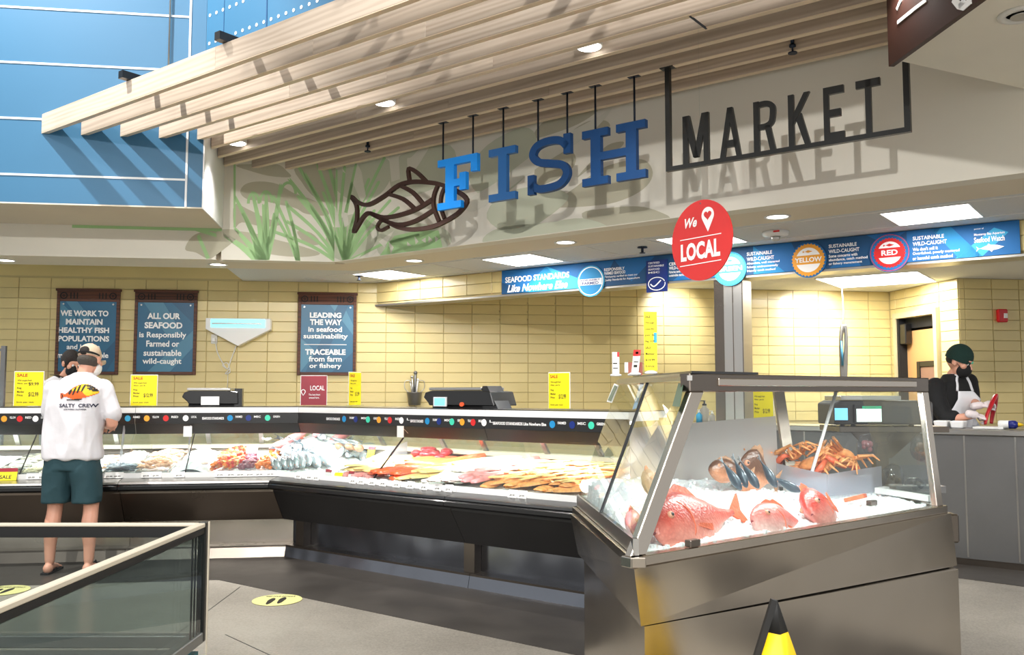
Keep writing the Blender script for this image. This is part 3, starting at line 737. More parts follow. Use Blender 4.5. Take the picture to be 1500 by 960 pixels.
# ---- lights in the ceiling
TB = [(-7.25, 'nearest the yellow back wall'), (-5.42, 'left of the word FISH shadow'), (-3.52, 'behind the round red sign'), (-1.70, 'nearest the right edge')]
TB = [(-7.25, 'leftmost, by the yellow back wall'), (-5.42, 'second from the left, over the banner start'), (-3.52, 'partly behind the round red sign'), (-1.70, 'rightmost, above the tuna logo')]
def troffer(fr, s, n, z, lab, w=.6, p=15):
    t = thing('ceiling_light', lab, 'light', (s + w / 2, n + w / 2, z), fr, group='square ceiling light panels')
    f = MB(); e_ = .012
    for a in ((s, s + w, n, n + e_), (s, s + w, n + w - e_, n + w), (s, s + e_, n + e_, n + w - e_), (s + w - e_, s + w, n + e_, n + w - e_)): f.box(a[0], a[1], a[2], a[3], z - .006, z)
    f.build('frame', 'grid_metal', t, fr)
    MB().box(s + e_, s + w - e_, n + e_, n + w - e_, z - .004, z).build('diffuser', 'lamp_face', t, fr)
    o = lamp('AREA', 'panel_lamp', fr.w((s + w / 2, n + w / 2, z - .012)), None, p, w, w); o.rotation_euler = (0, 0, fr.a)
for s_, l in TB: troffer(B, s_, 6.70, ZC, 'square white ceiling light panel ' + l)
troffer(S, S.h(1180, 404, ZC).x, S.h(1260, 405, ZC).y - .1, ZC, 'wide white ceiling light panel seen below the blue banner', 1.1, 60)
troffer(S, S.h(1180, 404, ZC).x - 2.6, S.h(1260, 405, ZC).y + .1, ZC, 'ceiling light panel hidden behind the banner over the steel pillar', .6, 60)
DLT = [(B, -6.0, 6.38, 'over the whole fish heap'), (B, -4.21, 6.38, 'below the letter S'), (B, -2.33, 6.38, 'right of the round red sign'), (A, -1.70, 9.30, 'below the mural end'), (A, -3.72, 9.30, 'at the left picture edge'), (A, -2.7, 9.30, 'between')]
for fr, s_, n_, l in DLT[:5]:
    t = thing('recessed_downlight', 'round recessed downlight ' + l, 'light', (s_, n_, ZC), fr, group='round recessed downlights')
    MB().lathe([(.098, ZC), (.098, ZC - .006), (.078, ZC - .006), (.078, ZC)], (s_, n_, 0), 28).build('trim_ring', 'grid_metal', t, fr)
    MB().lathe([(.076, ZC - .002), (.076, ZC)], (s_, n_, 0), 28).build('lens', 'lamp_face', t, fr)
    lamp('SPOT', 'down_lamp', fr.w((s_, n_, ZC - .02)), fr.w((s_, n_, 0)), 40, spot_size=R(100), spot_blend=.7, shadow_soft_size=.05)
p = W.h(1497, 20, 3.2)
t = thing('recessed_downlight', 'large recessed downlight under the right-hand soffit block', 'light', (p.x, p.y, 3.2))
MB().lathe([(.105, 3.2), (.105, 3.19), (.075, 3.185), (.07, 3.2)], (p.x, p.y, 0), 28).build('trim_ring', 'grid_metal', t)
MB().lathe([(.05, 3.183), (.05, 3.19)], (p.x, p.y, 0), 20).build('lens', 'steel_plain', t)
# spots that wash the tiled wall (photo: hot pools on the tiles)
def pool(fr, px, py, n, off, h0, e_, sz=60):
    p = fr.n(px, py, n); q = fr.w(p); l_ = fr.w((p.x, n - off, h0)); lamp('SPOT', 'wash_lamp', l_, q, e_, spot_size=R(sz), spot_blend=1, shadow_soft_size=.04)
pool(S, 632, 432, SN, .45, 2.66, 9, 70)
pool(A, 985, 470, NA_W, .7, 2.66, 75, 75)
pool(A, 1190, 480, NA_W, .8, 2.66, 75, 80)
q = A.s_(1368, 440, 6.44); lamp('SPOT', 'wash_lamp', A.w((5.9, q.y, 2.66)), A.w(q), 14, spot_size=R(75), spot_blend=1, shadow_soft_size=.04)
for i, (px, py, fr_l) in enumerate(((526, 406, 'small sprinkler head under the ceiling near the left light panel'), (941, 366, 'small sprinkler head under the ceiling above the blue certification plate'))):
    p = B.h(px, py + 4, ZC - .05)
    t = thing('sprinkler_head', fr_l, 'sprinkler', (p.x, p.y, ZC - .07), B)
    MB().lathe([(.045, ZC), (.045, ZC - .01), (.012, ZC - .012), (.012, ZC - .05), (.026, ZC - .052), (.026, ZC - .058)], (p.x, p.y, 0), 14).build('nozzle', 'rod_dark', t, B)
p = B.h(1136, 345, ZC - .03)
t = thing('smoke_detector', 'white round smoke detector on the ceiling above the yellow roundel', 'detector', (p.x, p.y, ZC - .07), B)
MB().lathe([(.105, ZC), (.1, ZC - .03), (.06, ZC - .04)], (p.x, p.y, 0), 24).build('housing', 'white', t, B)
MB().lathe([(.04, ZC - .035), (.03, ZC - .07), (.015, ZC - .08)], (p.x, p.y, 0), 16).build('sensor', 'steel_plain', t, B)
MB().box(p.x + .02, p.x + .07, p.y - .104, p.y - .098, ZC - .022, ZC - .008).build('red_mark', 'red', t, B)
# ================================================================== HANGING SIGNS
LN = 5.415
def rod(mb, x, n, z0): mb.tube([(x, n, z0), (x, n, SL0)], .0075, 6)
def letter(name, lab, box, polys, m, rods, curves=None):
    x0, yt, x1, yb = box
    a, b_, c = B.n(x0, yb, LN), B.n(x0, yt, LN), B.n(x1, yb, LN)
    t = thing(name, lab, 'sign letter', ((a.x + c.x) / 2, LN, a.z), B, group='letters of the hanging word FISH')
    mb = MB(); w, h = c.x - a.x, b_.z - a.z
    for p in polys: mb.ext_y([(a.x + u * w, a.z + v * h) for u, v in p], LN - .02, LN + .02)
    if curves:
        for pl, wd in curves: stroke(mb, smooth2([(a.x + u * w, a.z + v * h) for u, v in pl], False, 6), wd, LN - .02, LN + .02)
    mb.build('letter_body', m, t, B)
    for rx in rods:
        r = MB(); x = a.x + rx * w; rod(r, x, LN, b_.z - .05); r.box(x - .045, x + .045, LN - .02, LN + .02, SL0 - .008, SL0)
        r.build('hanging_rod', 'rod_dark', t, B)
def rc(x0, x1, z0, z1): return [(x0, z0), (x1, z0), (x1, z1), (x0, z1)]
letter('sign_letter', 'bright blue slab letter F overlapping the brown fish emblem', (643, 236.5, 701, 309.5),
       [rc(0, .6, 0, .14), rc(.2, .42, .14, .86), rc(0, 1, .86, 1), rc(.84, 1, .66, .86), rc(.42, .56, .43, .57), rc(.56, .72, .34, .68)], 'fish_blue', (.1, .86))
letter('sign_letter', 'mid blue slab letter I between the letters F and S', (718, 221, 757, 297.5),
       [rc(0, 1, 0, .14), rc(.36, .67, .14, .86), rc(0, 1, .86, 1)], 'mid_blue', (.5,))
letter('sign_letter', 'dark blue slab letter S between the letters I and H', (775, 208, 838, 287),
       [rc(0, .15, -.0, .36), rc(.84, 1, .64, 1.0)], 'navy', (.22, .9),
       [([(.07, .2), (.2, .1), (.45, .075), (.75, .12), (.9, .28), (.82, .44), (.55, .51), (.25, .58), (.11, .72), (.2, .87), (.45, .93), (.75, .9), (.92, .76)], .058)])
letter('sign_letter', 'dark blue slab letter H left of the black frame', (855, 194, 948, 275),
       [rc(0, .42, 0, .14), rc(.14, .3, .14, .86), rc(0, .42, .86, 1), rc(.55, 1, 0, .14), rc(.7, .86, .14, .86), rc(.55, 1, .86, 1), rc(.3, .7, .43, .57)], 'navy', (.2, .82))
# brown fish emblem
t = thing('fish_emblem', 'brown outline fish emblem pointing right behind the letter F', 'emblem', (B.n(600, 340, LN + .05).x, LN + .05, 2.9), B)
mb = MB(); EN = LN + .035
def ep(pts): 
    o = []
    for X, Y in pts: q = B.n(480 + X / 4.8, 200 + Y / 4.8, EN); o.append((q.x, q.z))
    return o
for pts, w_, cl in ((((170, 425), (215, 465), (290, 480), (400, 420), (500, 345), (600, 320), (720, 325), (800, 340), (900, 380), (980, 445), (940, 520), (860, 580), (740, 635), (600, 655), (500, 640), (420, 600), (350, 565), (290, 540), (250, 570), (220, 620), (185, 672), (205, 590), (208, 520), (198, 470)), .036, True),
                    (((578, 320), (570, 228), (630, 255), (695, 318)), .032, False), (((430, 635), (375, 662), (350, 640), (368, 602), (395, 585)), .026, False),
                    (((775, 345), (748, 420), (748, 500), (785, 600)), .032, False), (((825, 355), (800, 420), (797, 500), (822, 578)), .028, False),
                    (((510, 345), (600, 395), (672, 475)), .034, False), (((425, 405), (530, 440), (612, 508)), .034, False),
                    (((300, 540), (400, 570), (520, 550), (630, 510), (745, 440)), .036, False), (((380, 585), (500, 622), (620, 595), (745, 520)), .036, False)):
    stroke(mb, smooth2(ep(pts), cl, 4), w_, EN - .013, EN + .013, cl)
mb.build('outline', 'sign_brown', t, B)
mb = MB(); q0_ = B.n(585, 262, EN).x; mb.bar((B.n(655, 290, EN).x, EN, B.n(655, 262, EN).z), (B.n(655, 290, EN).x, EN, B.n(655, 300, EN).z), .02, .02).build('mount_bar', 'sign_brown', t, B)
# black frame with MARKET
t = thing('market_sign', 'black metal frame hanging from the slats carrying the word MARKET', 'sign', (B.n(1150, 225, LN).x, LN, 2.9), B)
xa, xb = B.n(979, 150, LN).x, B.n(1329, 150, LN).x; za = B.n(978, 252, LN).z
mb = MB(); e_ = .017
mb.box(xa - e_, xa + e_, LN - e_, LN + e_, za, SL0); mb.box(xb - e_, xb + e_, LN - e_, LN + e_, za, SL0); mb.box(xa + e_, xb - e_, LN - e_, LN + e_, za, za + .03)
mb.box(xa - .05, xa + .05, LN - .03, LN + .03, SL0 - .006, SL0); mb.build('frame', 'sign_black', t, B)
zb, zt = za + .028, 3.262
def L_(x0, x1, parts):
    a, b_ = B.n(x0, 200, LN).x, B.n(x1, 200, LN).x; mb = MB()
    for kind, pl, w_ in parts:
        P = [(a + u * (b_ - a), zb + v * (zt - zb)) for u, v in pl]
        if kind == 'p': mb.ext_y(P, LN - .012, LN + .012)
        else: stroke(mb, smooth2(P, False, 5), w_, LN - .012, LN + .012)
    mb.build('letter', 'sign_black', t, B)
L_(1001, 1039, [('p', rc(0, .2, 0, 1), 0), ('p', rc(.8, 1, 0, 1), 0), ('p', [(.0, 1), (.26, 1), (.6, .12), (.4, .12)], 0), ('p', [(1, 1), (.74, 1), (.4, .12), (.6, .12)], 0)])
L_(1055, 1086, [('p', [(0, 0), (.22, 0), (.62, 1), (.38, 1)], 0), ('p', [(1, 0), (.78, 0), (.38, 1), (.62, 1)], 0), ('p', rc(.2, .8, .2, .34), 0)])
L_(1105, 1137, [('p', rc(0, .26, 0, 1), 0), ('c', [(.2, .93), (.6, .93), (.86, .86), (.88, .7), (.8, .55), (.55, .49), (.2, .49)], .036), ('p', [(.5, .5), (.76, .5), (1, 0), (.74, 0)], 0)])
L_(1156, 1188, [('p', rc(0, .26, 0, 1), 0), ('p', [(.2, .38), (.24, .62), (.74, 1), (1, 1)], 0), ('p', [(.36, .5), (.6, .62), (1, 0), (.74, 0)], 0)])
L_(1208, 1238, [('p', rc(0, .26, 0, 1), 0), ('p', rc(.26, 1, 0, .14), 0), ('p', rc(.26, .84, .43, .57), 0), ('p', rc(.26, 1, .86, 1), 0)])
L_(1256, 1292, [('p', rc(.38, .62, 0, 1), 0), ('p', rc(0, 1, .86, 1), 0)])
# round red sign on wires
Gf = Frame(math.atan2(-.82, .57)); pc = Vector((0, 0, 0)); d = W._r(1027.5, 352); k = 5.2 / d.y; cw = Vector((d.x * k, 5.2, EYE + d.z * k)); gc = Gf.M.inverted() @ cw; GN = gc.y
rad = (Gf.n(1027.5, 293, GN).z - Gf.n(1027.5, 411, GN).z) / 2
t = thing('round_sign', 'round red hanging sign reading We love LOCAL', 'sign', (gc.x, GN, gc.z - rad), Gf)
dk = MB().disc((gc.x, gc.z), rad, rad, GN - .004, GN + .004, 56).build('disc', 'red_sign', t, Gf)
MB().tube([(gc.x, GN, gc.z + rad - .02), (gc.x, GN, SL0 + .02)], .0012, 5).build('wire', 'glass', t, Gf)
MB().box((Bi @ cw).x - .006, (Bi @ cw).x + .006, 4.72, 4.95, SL0 - .008, SL0 - .0005).build('hanger_bar', 'rod_dark', t, B)
MB().lathe([(.006, 0), (.006, .008)], (gc.x, GN + .004, gc.z + rad - .02), 10, 'y').build('eyelet', 'steel_plain', t, Gf)
mb = MB(); y_ = GN - .0052
def gp(X, Y): q = Gf.n(900 + X / 3.2, 280 + Y / 3.2, y_); return (q.x, q.z)
a, b_ = gp(330, 178), gp(387, 168); put_text(mb, 'We', a[0], b_[0], a[1], gp(330, 132)[1], y_, bold=.03, shear=.3)
a, b_ = gp(312, 334), gp(496, 300); 
put_text(mb, 'LOCAL', a[0], b_[0], a[1], gp(312, 252)[1], y_, bold=.045, space=1.05)
stroke(mb, [gp(308, 233), gp(500, 198)], .005, y_, y_ + .001); stroke(mb, [gp(308, 355), gp(500, 322)], .005, y_, y_ + .001)
mb.build('lettering', 'white', dk, Gf)
mb = MB(); cx, cz = gp(437, 112); pr = abs(gp(437, 150)[1] - cz) ; 
pin = [(cx + pr * math.cos(R(a_)), cz + pr * math.sin(R(a_))) for a_ in range(-30, 211, 12)] + [(cx, gp(437, 190)[1])]
mb.ext_y(pin, y_, y_ + .001); mb.build('pin_icon', 'white', dk, Gf)
mb = MB(); hr = pr * .62
ht = [(cx + hr * (16 * math.sin(R(a_)) ** 3) / 16, cz + hr * (13 * math.cos(R(a_)) - 5 * math.cos(R(2 * a_)) - 2 * math.cos(R(3 * a_)) - math.cos(R(4 * a_))) / 16) for a_ in range(0, 360, 15)]
mb.ext_y(ht, y_ - .001, y_).build('heart', 'red_sign', dk, Gf)
# ================================================================== MURAL (flat paint on the bulkhead)
def mp_l(X, Y): q = A.n(240 + X / 3.84, 180 + Y / 3.84, NA_F); return (q.x, q.z)
def mp_r(X, Y): q = B.n(480 + X / 4.8, 200 + Y / 4.8, NB_M); return (q.x, q.z)
def mp_h(X, Y): q = B.n(780 + X / 4, 160 + Y / 4, NB_M); return (q.x, q.z)
def mp_f(X, Y): q = B.n(500 + X / 3, Y / 3, NB_M); return (q.x, q.z)
def clip(poly, axis, lim, keep_less):
    out = []; n = len(poly)
    for i in range(n):
        p, q = poly[i], poly[(i + 1) % n]; a = (p[axis] <= lim) == keep_less; b_ = (q[axis] <= lim) == keep_less
        if a: out.append(p)
        if a != b_: t_ = (lim - p[axis]) / (q[axis] - p[axis]); out.append((p[0] + (q[0] - p[0]) * t_, p[1] + (q[1] - p[1]) * t_))
    return out
def mural(par, fr, n, f, shapes, mname, lay, xlim=None, less=True, sm=True, name='painted_shape'):
    mb = MB()
    for s_ in shapes:
        P = [f(*p) for p in s_]
        if sm: P = smooth2(P, True, 4)
        if xlim is not None: P = clip(P, 0, xlim, less)
        P = clip(P, 1, ZC + .006, False) if P else P
        if xlim is not None and fr is A: P = clip(P, 0, BLUE_S + .015, False) if P else P
        if len(P) > 2: mb.ext_y(P, n - .001 * lay, n - .001 * lay + .0009)
    return mb.build(name, mname, par, fr)
def fan(root, tips, w0, w1, bend=0):
    out = []
    for (x, y) in tips:
        dx, dy = x - root[0], y - root[1]; l = math.hypot(dx, dy); nx, ny = -dy / l, dx / l
        mx_, my = root[0] + dx * .5 + nx * bend * l, root[1] + dy * .5 + ny * bend * l
        out.append([(root[0] - nx * w0, root[1] - ny * w0), (mx_ - nx * (w0 + w1) / 2, my - ny * (w0 + w1) / 2), (x - nx * w1, y - ny * w1), (x + dx / l * w1, y + dy / l * w1), (x + nx * w1, y + ny * w1), (mx_ + nx * (w0 + w1) / 2, my + ny * (w0 + w1) / 2), (root[0] + nx * w0, root[1] + ny * w0)])
    return out
T_l = [[(405, 240), (520, 232), (640, 235), (690, 270), (712, 305), (600, 300), (500, 275)],
       [(430, 390), (460, 345), (540, 330), (640, 345), (730, 395), (850, 440), (920, 490), (915, 522), (800, 512), (740, 480), (650, 460), (560, 440), (470, 430)],
       [(396, 460), (470, 485), (560, 530), (660, 570), (560, 585), (440, 560), (396, 590)],
       [(745, 245), (990, 215), (1100, 300), (1090, 390), (1030, 500), (960, 470), (850, 420), (780, 340)],
       [(380, 615), (500, 620), (640, 660), (760, 690), (880, 735), (780, 755), (600, 740), (450, 690)],
       [(750, 612), (830, 620), (880, 680), (800, 682)],
       [(910, 660), (950, 590), (1020, 560), (1100, 600), (1130, 700), (1050, 780), (960, 740)]]
G_l = fan((560, 800), [(290, 600), (405, 600), (405, 425), (500, 400), (575, 405), (655, 360), (450, 520), (560, 470), (620, 520)], 22, 8, .03) + fan((1000, 800), [(715, 330), (700, 560), (760, 250), (800, 300), (870, 250), (930, 250), (985, 240), (1040, 240), (700, 470), (760, 420), (640, 620), (900, 400), (830, 470), (960, 330)], 9, 9, .05) + fan((760, 800), [(690, 450), (620, 420), (640, 540), (720, 560)], 9, 8, .03)
rings_l = [((505, 455), 22, 52), ((575, 450), 26, 55), ((700, 400), 34, 55)]
def loopstroke(f, c, rx, ry, w_):
    o = [f(c[0] + math.cos(R(a_)) * (rx + w_), c[1] - math.sin(R(a_)) * (ry + w_)) for a_ in range(0, 181, 20)] + [f(c[0] + math.cos(R(a_)) * rx, c[1] - math.sin(R(a_)) * ry) for a_ in range(180, -1, -20)]
    return o
mural(mural_l, A, NA_F, mp_l, T_l, 'mural_taupe', 1, sAc - .002, True)
mural(mural_l, A, NA_F, mp_l, G_l, 'mural_green', 2, sAc - .002, True)
mb = MB()
for c, rx, ry in rings_l: mb.ext_y(clip(loopstroke(mp_l, c, rx, ry, 16), 0, sAc - .002, True), NA_F - .003, NA_F - .0021)
mb.build('painted_loop', 'mural_green', mural_l, A)
mural(mural_l, A, NA_F, mp_l, [[(392, 228), (404, 228), (404, 590), (392, 590)]], 'mural_green', 2, sAc, True, sm=False, name='painted_edge')
bl = MB(); P_ = [mp_l(*p) for p in [(120, 712), (160, 640), (240, 610), (390, 600), (420, 640), (300, 740), (250, 765), (180, 730)]]
bl.ext_y(smooth2(P_), NA_F - .002, NA_F - .0011).build('painted_shape', 'mural_taupe', beam, A)
bl = MB()
for s_ in fan((560, 800), [(180, 600), (270, 596)], 14, 9, .1) + [[(185, 640), (200, 625), (260, 760), (240, 768)]]:
    P_ = clip(clip([mp_l(*p) for p in s_], 1, ZC + .005, False), 0, -1.66, True)
    if len(P_) > 2: bl.ext_y(P_, NA_F - .003, NA_F - .0021)
bl.build('painted_shape', 'mural_green', beam, A)
# B side
T_r = [[(-20, 260), (200, 200), (420, 160), (440, 300), (330, 430), (150, 440), (20, 330)], [(640, 250), (690, 120), (790, 60), (870, 90), (890, 170), (860, 280), (740, 330), (660, 300)],
       [(-30, 780), (60, 600), (240, 540), (360, 640), (300, 800), (130, 880)], [(330, 640), (500, 600), (800, 640), (870, 740), (760, 800), (400, 860)]]
mural(mural_r, B, NB_M, mp_r, T_r, 'mural_sage', 1, sBc + .002, False)
G_r = fan((120, 890), [(-30, 300), (60, 240), (120, 215), (200, 200), (290, 300), (360, 320), (440, 450), (500, 500), (640, 690), (400, 150), (20, 420), (170, 330), (240, 420), (330, 520)], 10, 10, -.05) + [[(350, 860), (470, 700), (600, 670), (780, 660), (810, 790), (600, 830)]]
mural(mural_r, B, NB_M, mp_r, G_r, 'mural_green', 2, sBc + .002, False, sm=False)
Wt = [[(430, 120), (500, 110), (510, 300), (450, 320)], [(210, 190), (240, 250), (270, 420), (240, 470), (180, 330)], [(100, 220), (130, 260), (110, 250)], [(20, 480), (60, 500), (90, 640), (50, 640)], [(100, 530), (140, 540), (150, 620), (120, 640)], [(0, 590), (40, 650), (20, 690)],
      [(300, 680), (340, 640), (350, 700), (320, 720)], [(360, 740), (470, 660), (400, 780)], [(430, 740), (465, 780), (445, 830)], [(610, 700), (640, 740), (620, 760)], [(660, 730), (690, 710), (690, 750)], [(710, 700), (740, 730), (710, 750)], [(755, 700), (780, 720), (760, 745)], [(560, 740), (590, 770), (560, 770)], [(180, 860), (240, 830), (210, 870)], [(260, 850), (350, 800), (300, 860)]]
mural(mural_r, B, NB_M, mp_r, Wt, 'mural_light', 3, sBc + .002, False, sm=False)
T_h = [[(120, 570), (250, 460), (400, 350), (560, 300), (660, 300), (705, 370), (670, 450), (560, 520), (400, 562)], [(290, 610), (450, 580), (620, 570), (740, 600), (800, 650), (560, 700), (370, 700)],
       [(-60, 690), (50, 668), (150, 670), (280, 710), (100, 780), (-60, 800)], [(20, 300), (60, 225), (180, 220), (250, 270), (235, 345), (120, 420), (20, 440)], [(230, 130), (330, 70), (430, 68), (450, 110), (360, 165), (225, 172)], [(262, 400), (350, 300), (440, 212), (530, 190), (520, 222), (440, 275), (330, 352)],
       [(0, 170), (80, 60), (200, 20), (380, 0), (300, 70), (160, 130)]]
mural(mural_r, B, NB_M, mp_h, T_h, 'mural_taupe', 1)
T_f = [[(640, 960), (700, 860), (860, 820), (1000, 860), (900, 960), (760, 1030)], [(210, 740), (250, 690), (330, 660), (480, 640), (500, 760), (380, 840), (240, 860)], [(560, 760), (640, 640), (800, 560), (860, 620), (820, 760), (700, 860), (600, 850)], [(620, 1060), (700, 1000), (900, 980), (1060, 960), (1180, 1010), (1000, 1060), (720, 1110)]]
mural(mural_r, B, NB_M, mp_f, T_f, 'mural_sage', 2)
mural(mural_r, B, NB_M, mp_f, [[(560, 880), (700, 790), (900, 640), (1120, 520), (1190, 480), (1080, 600), (860, 740), (640, 900), (560, 930)], [(290, 700), (310, 690), (360, 640), (390, 640), (330, 740), (300, 760)]], 'mural_light', 4)
# ================================================================== BANNER ON THE SOFFIT
BN = SN - .022; bz0, bz1 = SZ + .022, ZC - .004
bx0, bx1 = S.n(735, 420, BN).x, S.n(1494, 350, BN).x
ban = thing('soffit_banner', 'long blue seafood standards banner fixed to the tiled soffit', 'banner', ((bx0 + bx1) / 2, BN, bz0), S)
pan = MB().box(bx0, bx1, BN, SN - .002, bz0, bz1).build('panel', 'banner_mid', ban, S)
cuts = [735, 848, 946, 1104, 1212, 1330, 1494]
cols = ['banner_mid', 'banner_dark', 'banner_mid', 'banner_mid', 'banner_dark', 'banner_light']
def bx(px): return S.n(px, 400, BN).x
def facet(poly, m_, lay):
    mb = MB(); P = [(bx(px), bz0 + v * (bz1 - bz0)) for px, v in poly]; mb.ext_y(P, BN - .0006 * lay, BN - .0006 * (lay - 1)); mb.build('facet', m_, pan, S)
facet([(880, 0), (1104, 0), (1104, 1), (900, 1)], 'banner_dark', 1); facet([(1180, 0), (1330, 0), (1330, 1), (1160, 1)], 'banner_dark', 1)
facet([(760, 0), (800, 1), (830, 0)], 'banner_light', 2); facet([(800, 1), (880, 0), (830, 0)], 'banner_cyan', 2); facet([(735, 0), (735, .5), (775, 0)], 'banner_dark', 2)
facet([(900, 1), (925, .1), (960, 1)], 'banner_mid', 2); facet([(985, 0), (1045, 1), (1075, 0)], 'banner_mid', 2); facet([(1104, 1), (1150, 0), (1104, 0)], 'banner_light', 2)
facet([(1150, 0), (1195, .9), (1210, 0)], 'banner_mid', 2); facet([(1400, 0), (1440, 0), (1494, .9), (1494, 1), (1470, 1)], 'banner_cyan', 2); facet([(1330, 0), (1330, 1), (1380, 1), (1345, 0)], 'banner_mid', 2); facet([(1365, 1), (1395, 1), (1440, 0), (1405, 0)], 'banner_light', 2); facet([(1440, 1), (1494, 1), (1494, .55)], 'banner_mid', 3)
facet([(1270, 1), (1300, .6), (1330, 1)], 'banner_mid', 2); facet([(1215, 0), (1245, .5), (1262, 0)], 'banner_mid', 2)
TY = BN - .004
def btxt(text, x0, yt, x1, yb, bold=.02, shear=0, m_='white_bright', name='lettering'):
    mb = MB(); text_px(mb, S, TY, text, x0, yt, x1, yb, bold=bold, shear=shear); mb.build(name, m_, pan, S)
btxt('SEAFOOD STANDARDS', 740, 406.5, 834, 415, .03); btxt('Like Nowhere Else', 743, 418, 831.5, 429, .03, .3)
def lines(x, y, w_, slope, rows, hs):
    for (s_, dx, dy), h_ in zip(rows, hs): btxt(s_, x, y + dy, x + dx, y + dy + h_, .02 if h_ > 4 else .012)
lines(885, 393.4, 0, 0, (('RESPONSIBLY', 30, 0), ('FARMED SEAFOOD', 31, 5.4), ('Third-party verified to meet our', 49, 11.2), ('Quality Standards for Aquaculture', 52, 16)), (4.4, 4.4, 3.8, 3.8))
lines(980, 385, 0, 0, (('CERTIFIED', 26, 0), ('WILD-CAUGHT', 28, 6), ('Fisheries certified to meet', 30, 12), ('sustainable standards', 26, 17)), (4.6, 4.6, 3.8, 3.8))
lines(1094, 370, 0, 0, (('SUSTAINABLE', 37, 0), ('WILD-CAUGHT', 40, 7.6), ('Abundant, well managed', 48, 14.8), ('fishery; environmentally', 46, 20.2), ('friendly catch method', 42, 25.6)), (5.2, 5.4, 4.2, 4.2, 4.2))
lines(1214, 358.6, 0, 0, (('SUSTAINABLE', 41, 0), ('WILD-CAUGHT', 45, 7.6), ('Some concerns with', 42, 15), ('abundance, catch method', 57, 20.8), ('or fishery management', 49, 26.6)), (5.2, 5.4, 4.4, 4.4, 4.4))
lines(1337, 347, 0, 0, (('SUSTAINABLE', 46, 0), ('WILD-CAUGHT', 50, 8), ("We don't sell it", 37, 16.4), ('Overfished, poorly managed', 69, 23), ('or harmful catch method', 59, 29.6)), (5.6, 5.8, 5, 5, 5))
lines(1427, 340, 0, 0, (('partner of', 14, -5.4), ('Monterey Bay Aquarium', 45, 2.4), ('Seafood Watch', 45, 8.2)), (3, 4.6, 8))
mb = MB(); f0 = S.n(1430, 366, TY); f1 = S.n(1471, 360, TY); L0 = f1.x - f0.x; zc = (bz0 + bz1) / 2 - .065
tn = [(0, .1), (.1, .0), (.16, .0), (.4, .11), (.45, .19), (.52, .12), (.75, .1), (1, 0), (.8, -.09), (.6, -.12), (.55, -.2), (.48, -.11), (.3, -.07), (.16, -.02), (.1, -.02), (.0, -.14), (.04, 0)]
mb.ext_y([(f0.x + u * L0, zc + v * L0 * .9) for u, v in tn], TY - .001, TY).build('tuna_logo', 'white_bright', pan, S)
def roundel(cx, cy, rpx, name, parts):
    c = S.n(cx, cy, BN - .012); r = c.z - S.n(cx, cy + rpx, BN - .012).z; c2 = (c.x, c.z)
    base = MB().disc(c2, r, r, BN - .012, BN - .001, 40); o = base.build(name, parts['base'], ban, S)
    return c2, r, o
Y1_ = BN - .0135; Y2_ = BN - .0145; Y3_ = BN - .0155
c, r, o = roundel(865, 412, 23, 'blue_roundel', {'base': 'banner_cyan'})
MB().ring(c, r * .86, r * .92, Y1_, BN - .012).build('ring', 'white_bright', o, S); MB().disc(c, r * .84, r * .84, Y1_, BN - .012, 36).build('field', 'banner_light', o, S)
MB().ext_y([(c[0] - r * .82, c[1] - r * .25), (c[0] + r * .82, c[1] - r * .25), (c[0] + r * .82, c[1] + r * .15), (c[0] - r * .82, c[1] + r * .15)], Y2_, Y1_).build('band', 'white_bright', o, S)
mb = MB(); put_text(mb, 'RESPONSIBLY', c[0] - r * .7, c[0] + r * .7, c[1] - .0 * r, c[1] + r * .12, Y3_, bold=.03); put_text(mb, 'FARMED', c[0] - r * .6, c[0] + r * .6, c[1] - .22 * r, c[1] - .04 * r, Y3_, bold=.03); mb.build('lettering', 'banner_navy', o, S)
for cx, cy, rp, nm, colr, word in ((1069, 394, 25, 'green_roundel', 'mint', 'GREEN'), (1184, 381, 26, 'yellow_roundel', 'gold', 'YELLOW'), (1303, 370.5, 28, 'red_roundel', 'red', 'RED')):
    c, r, o = roundel(cx, cy, rp, nm, {'base': 'banner_mid' if nm != 'green_roundel' else 'banner_cyan'})
    q = .94 if nm != 'red_roundel' else .8
    if nm == 'red_roundel': MB().ring(c, r * .93, r * .96, Y1_, BN - .012).build('ring', 'red', o, S)
    MB().ring(c, r * q * .74, r * q * .92, Y1_, BN - .012, 60, .09).build('toothed_ring', colr, o, S)
    MB().disc(c, r * q * .76, r * q * .76, Y1_ + .0003, BN - .012, 36).build('field', 'white_bright', o, S)
    MB().ext_y([(c[0] - r * q * .86, c[1] - r * .24), (c[0] + r * q * .86, c[1] - r * .24), (c[0] + r * q * .86, c[1] + r * .26), (c[0] - r * q * .86, c[1] + r * .26)], Y2_, Y1_).build('band', colr, o, S)
    mb = MB(); put_text(mb, word, c[0] - r * q * (.8 if word != 'RED' else .5), c[0] + r * q * (.8 if word != 'RED' else .5), c[1] - .13 * r, c[1] + r * .15, Y3_, bold=.03); mb.build('lettering', 'white_bright', o, S)
    mb = MB(); mb.ext_y([(c[0] + u * r * .5, c[1] + r * q * .5 + v * r) for u, v in ((-.6, .05), (-.35, 0), (0, .08), (.5, 0), (0, -.07), (-.35, 0), (-.6, -.06))], Y2_, Y1_).build('fish_icon', colr, o, S)
c0_, c1_ = S.n(947, 429, BN - .014), S.n(977, 380, BN - .014)
o = MB().box(c0_.x, c1_.x, BN - .014, BN - .001, c0_.z, S.n(947, 383, BN).z).build('certification_plate', 'banner_navy', ban, S)
zt_ = S.n(947, 383, BN).z; w_ = c1_.x - c0_.x; mb = MB(); h_ = zt_ - c0_.z
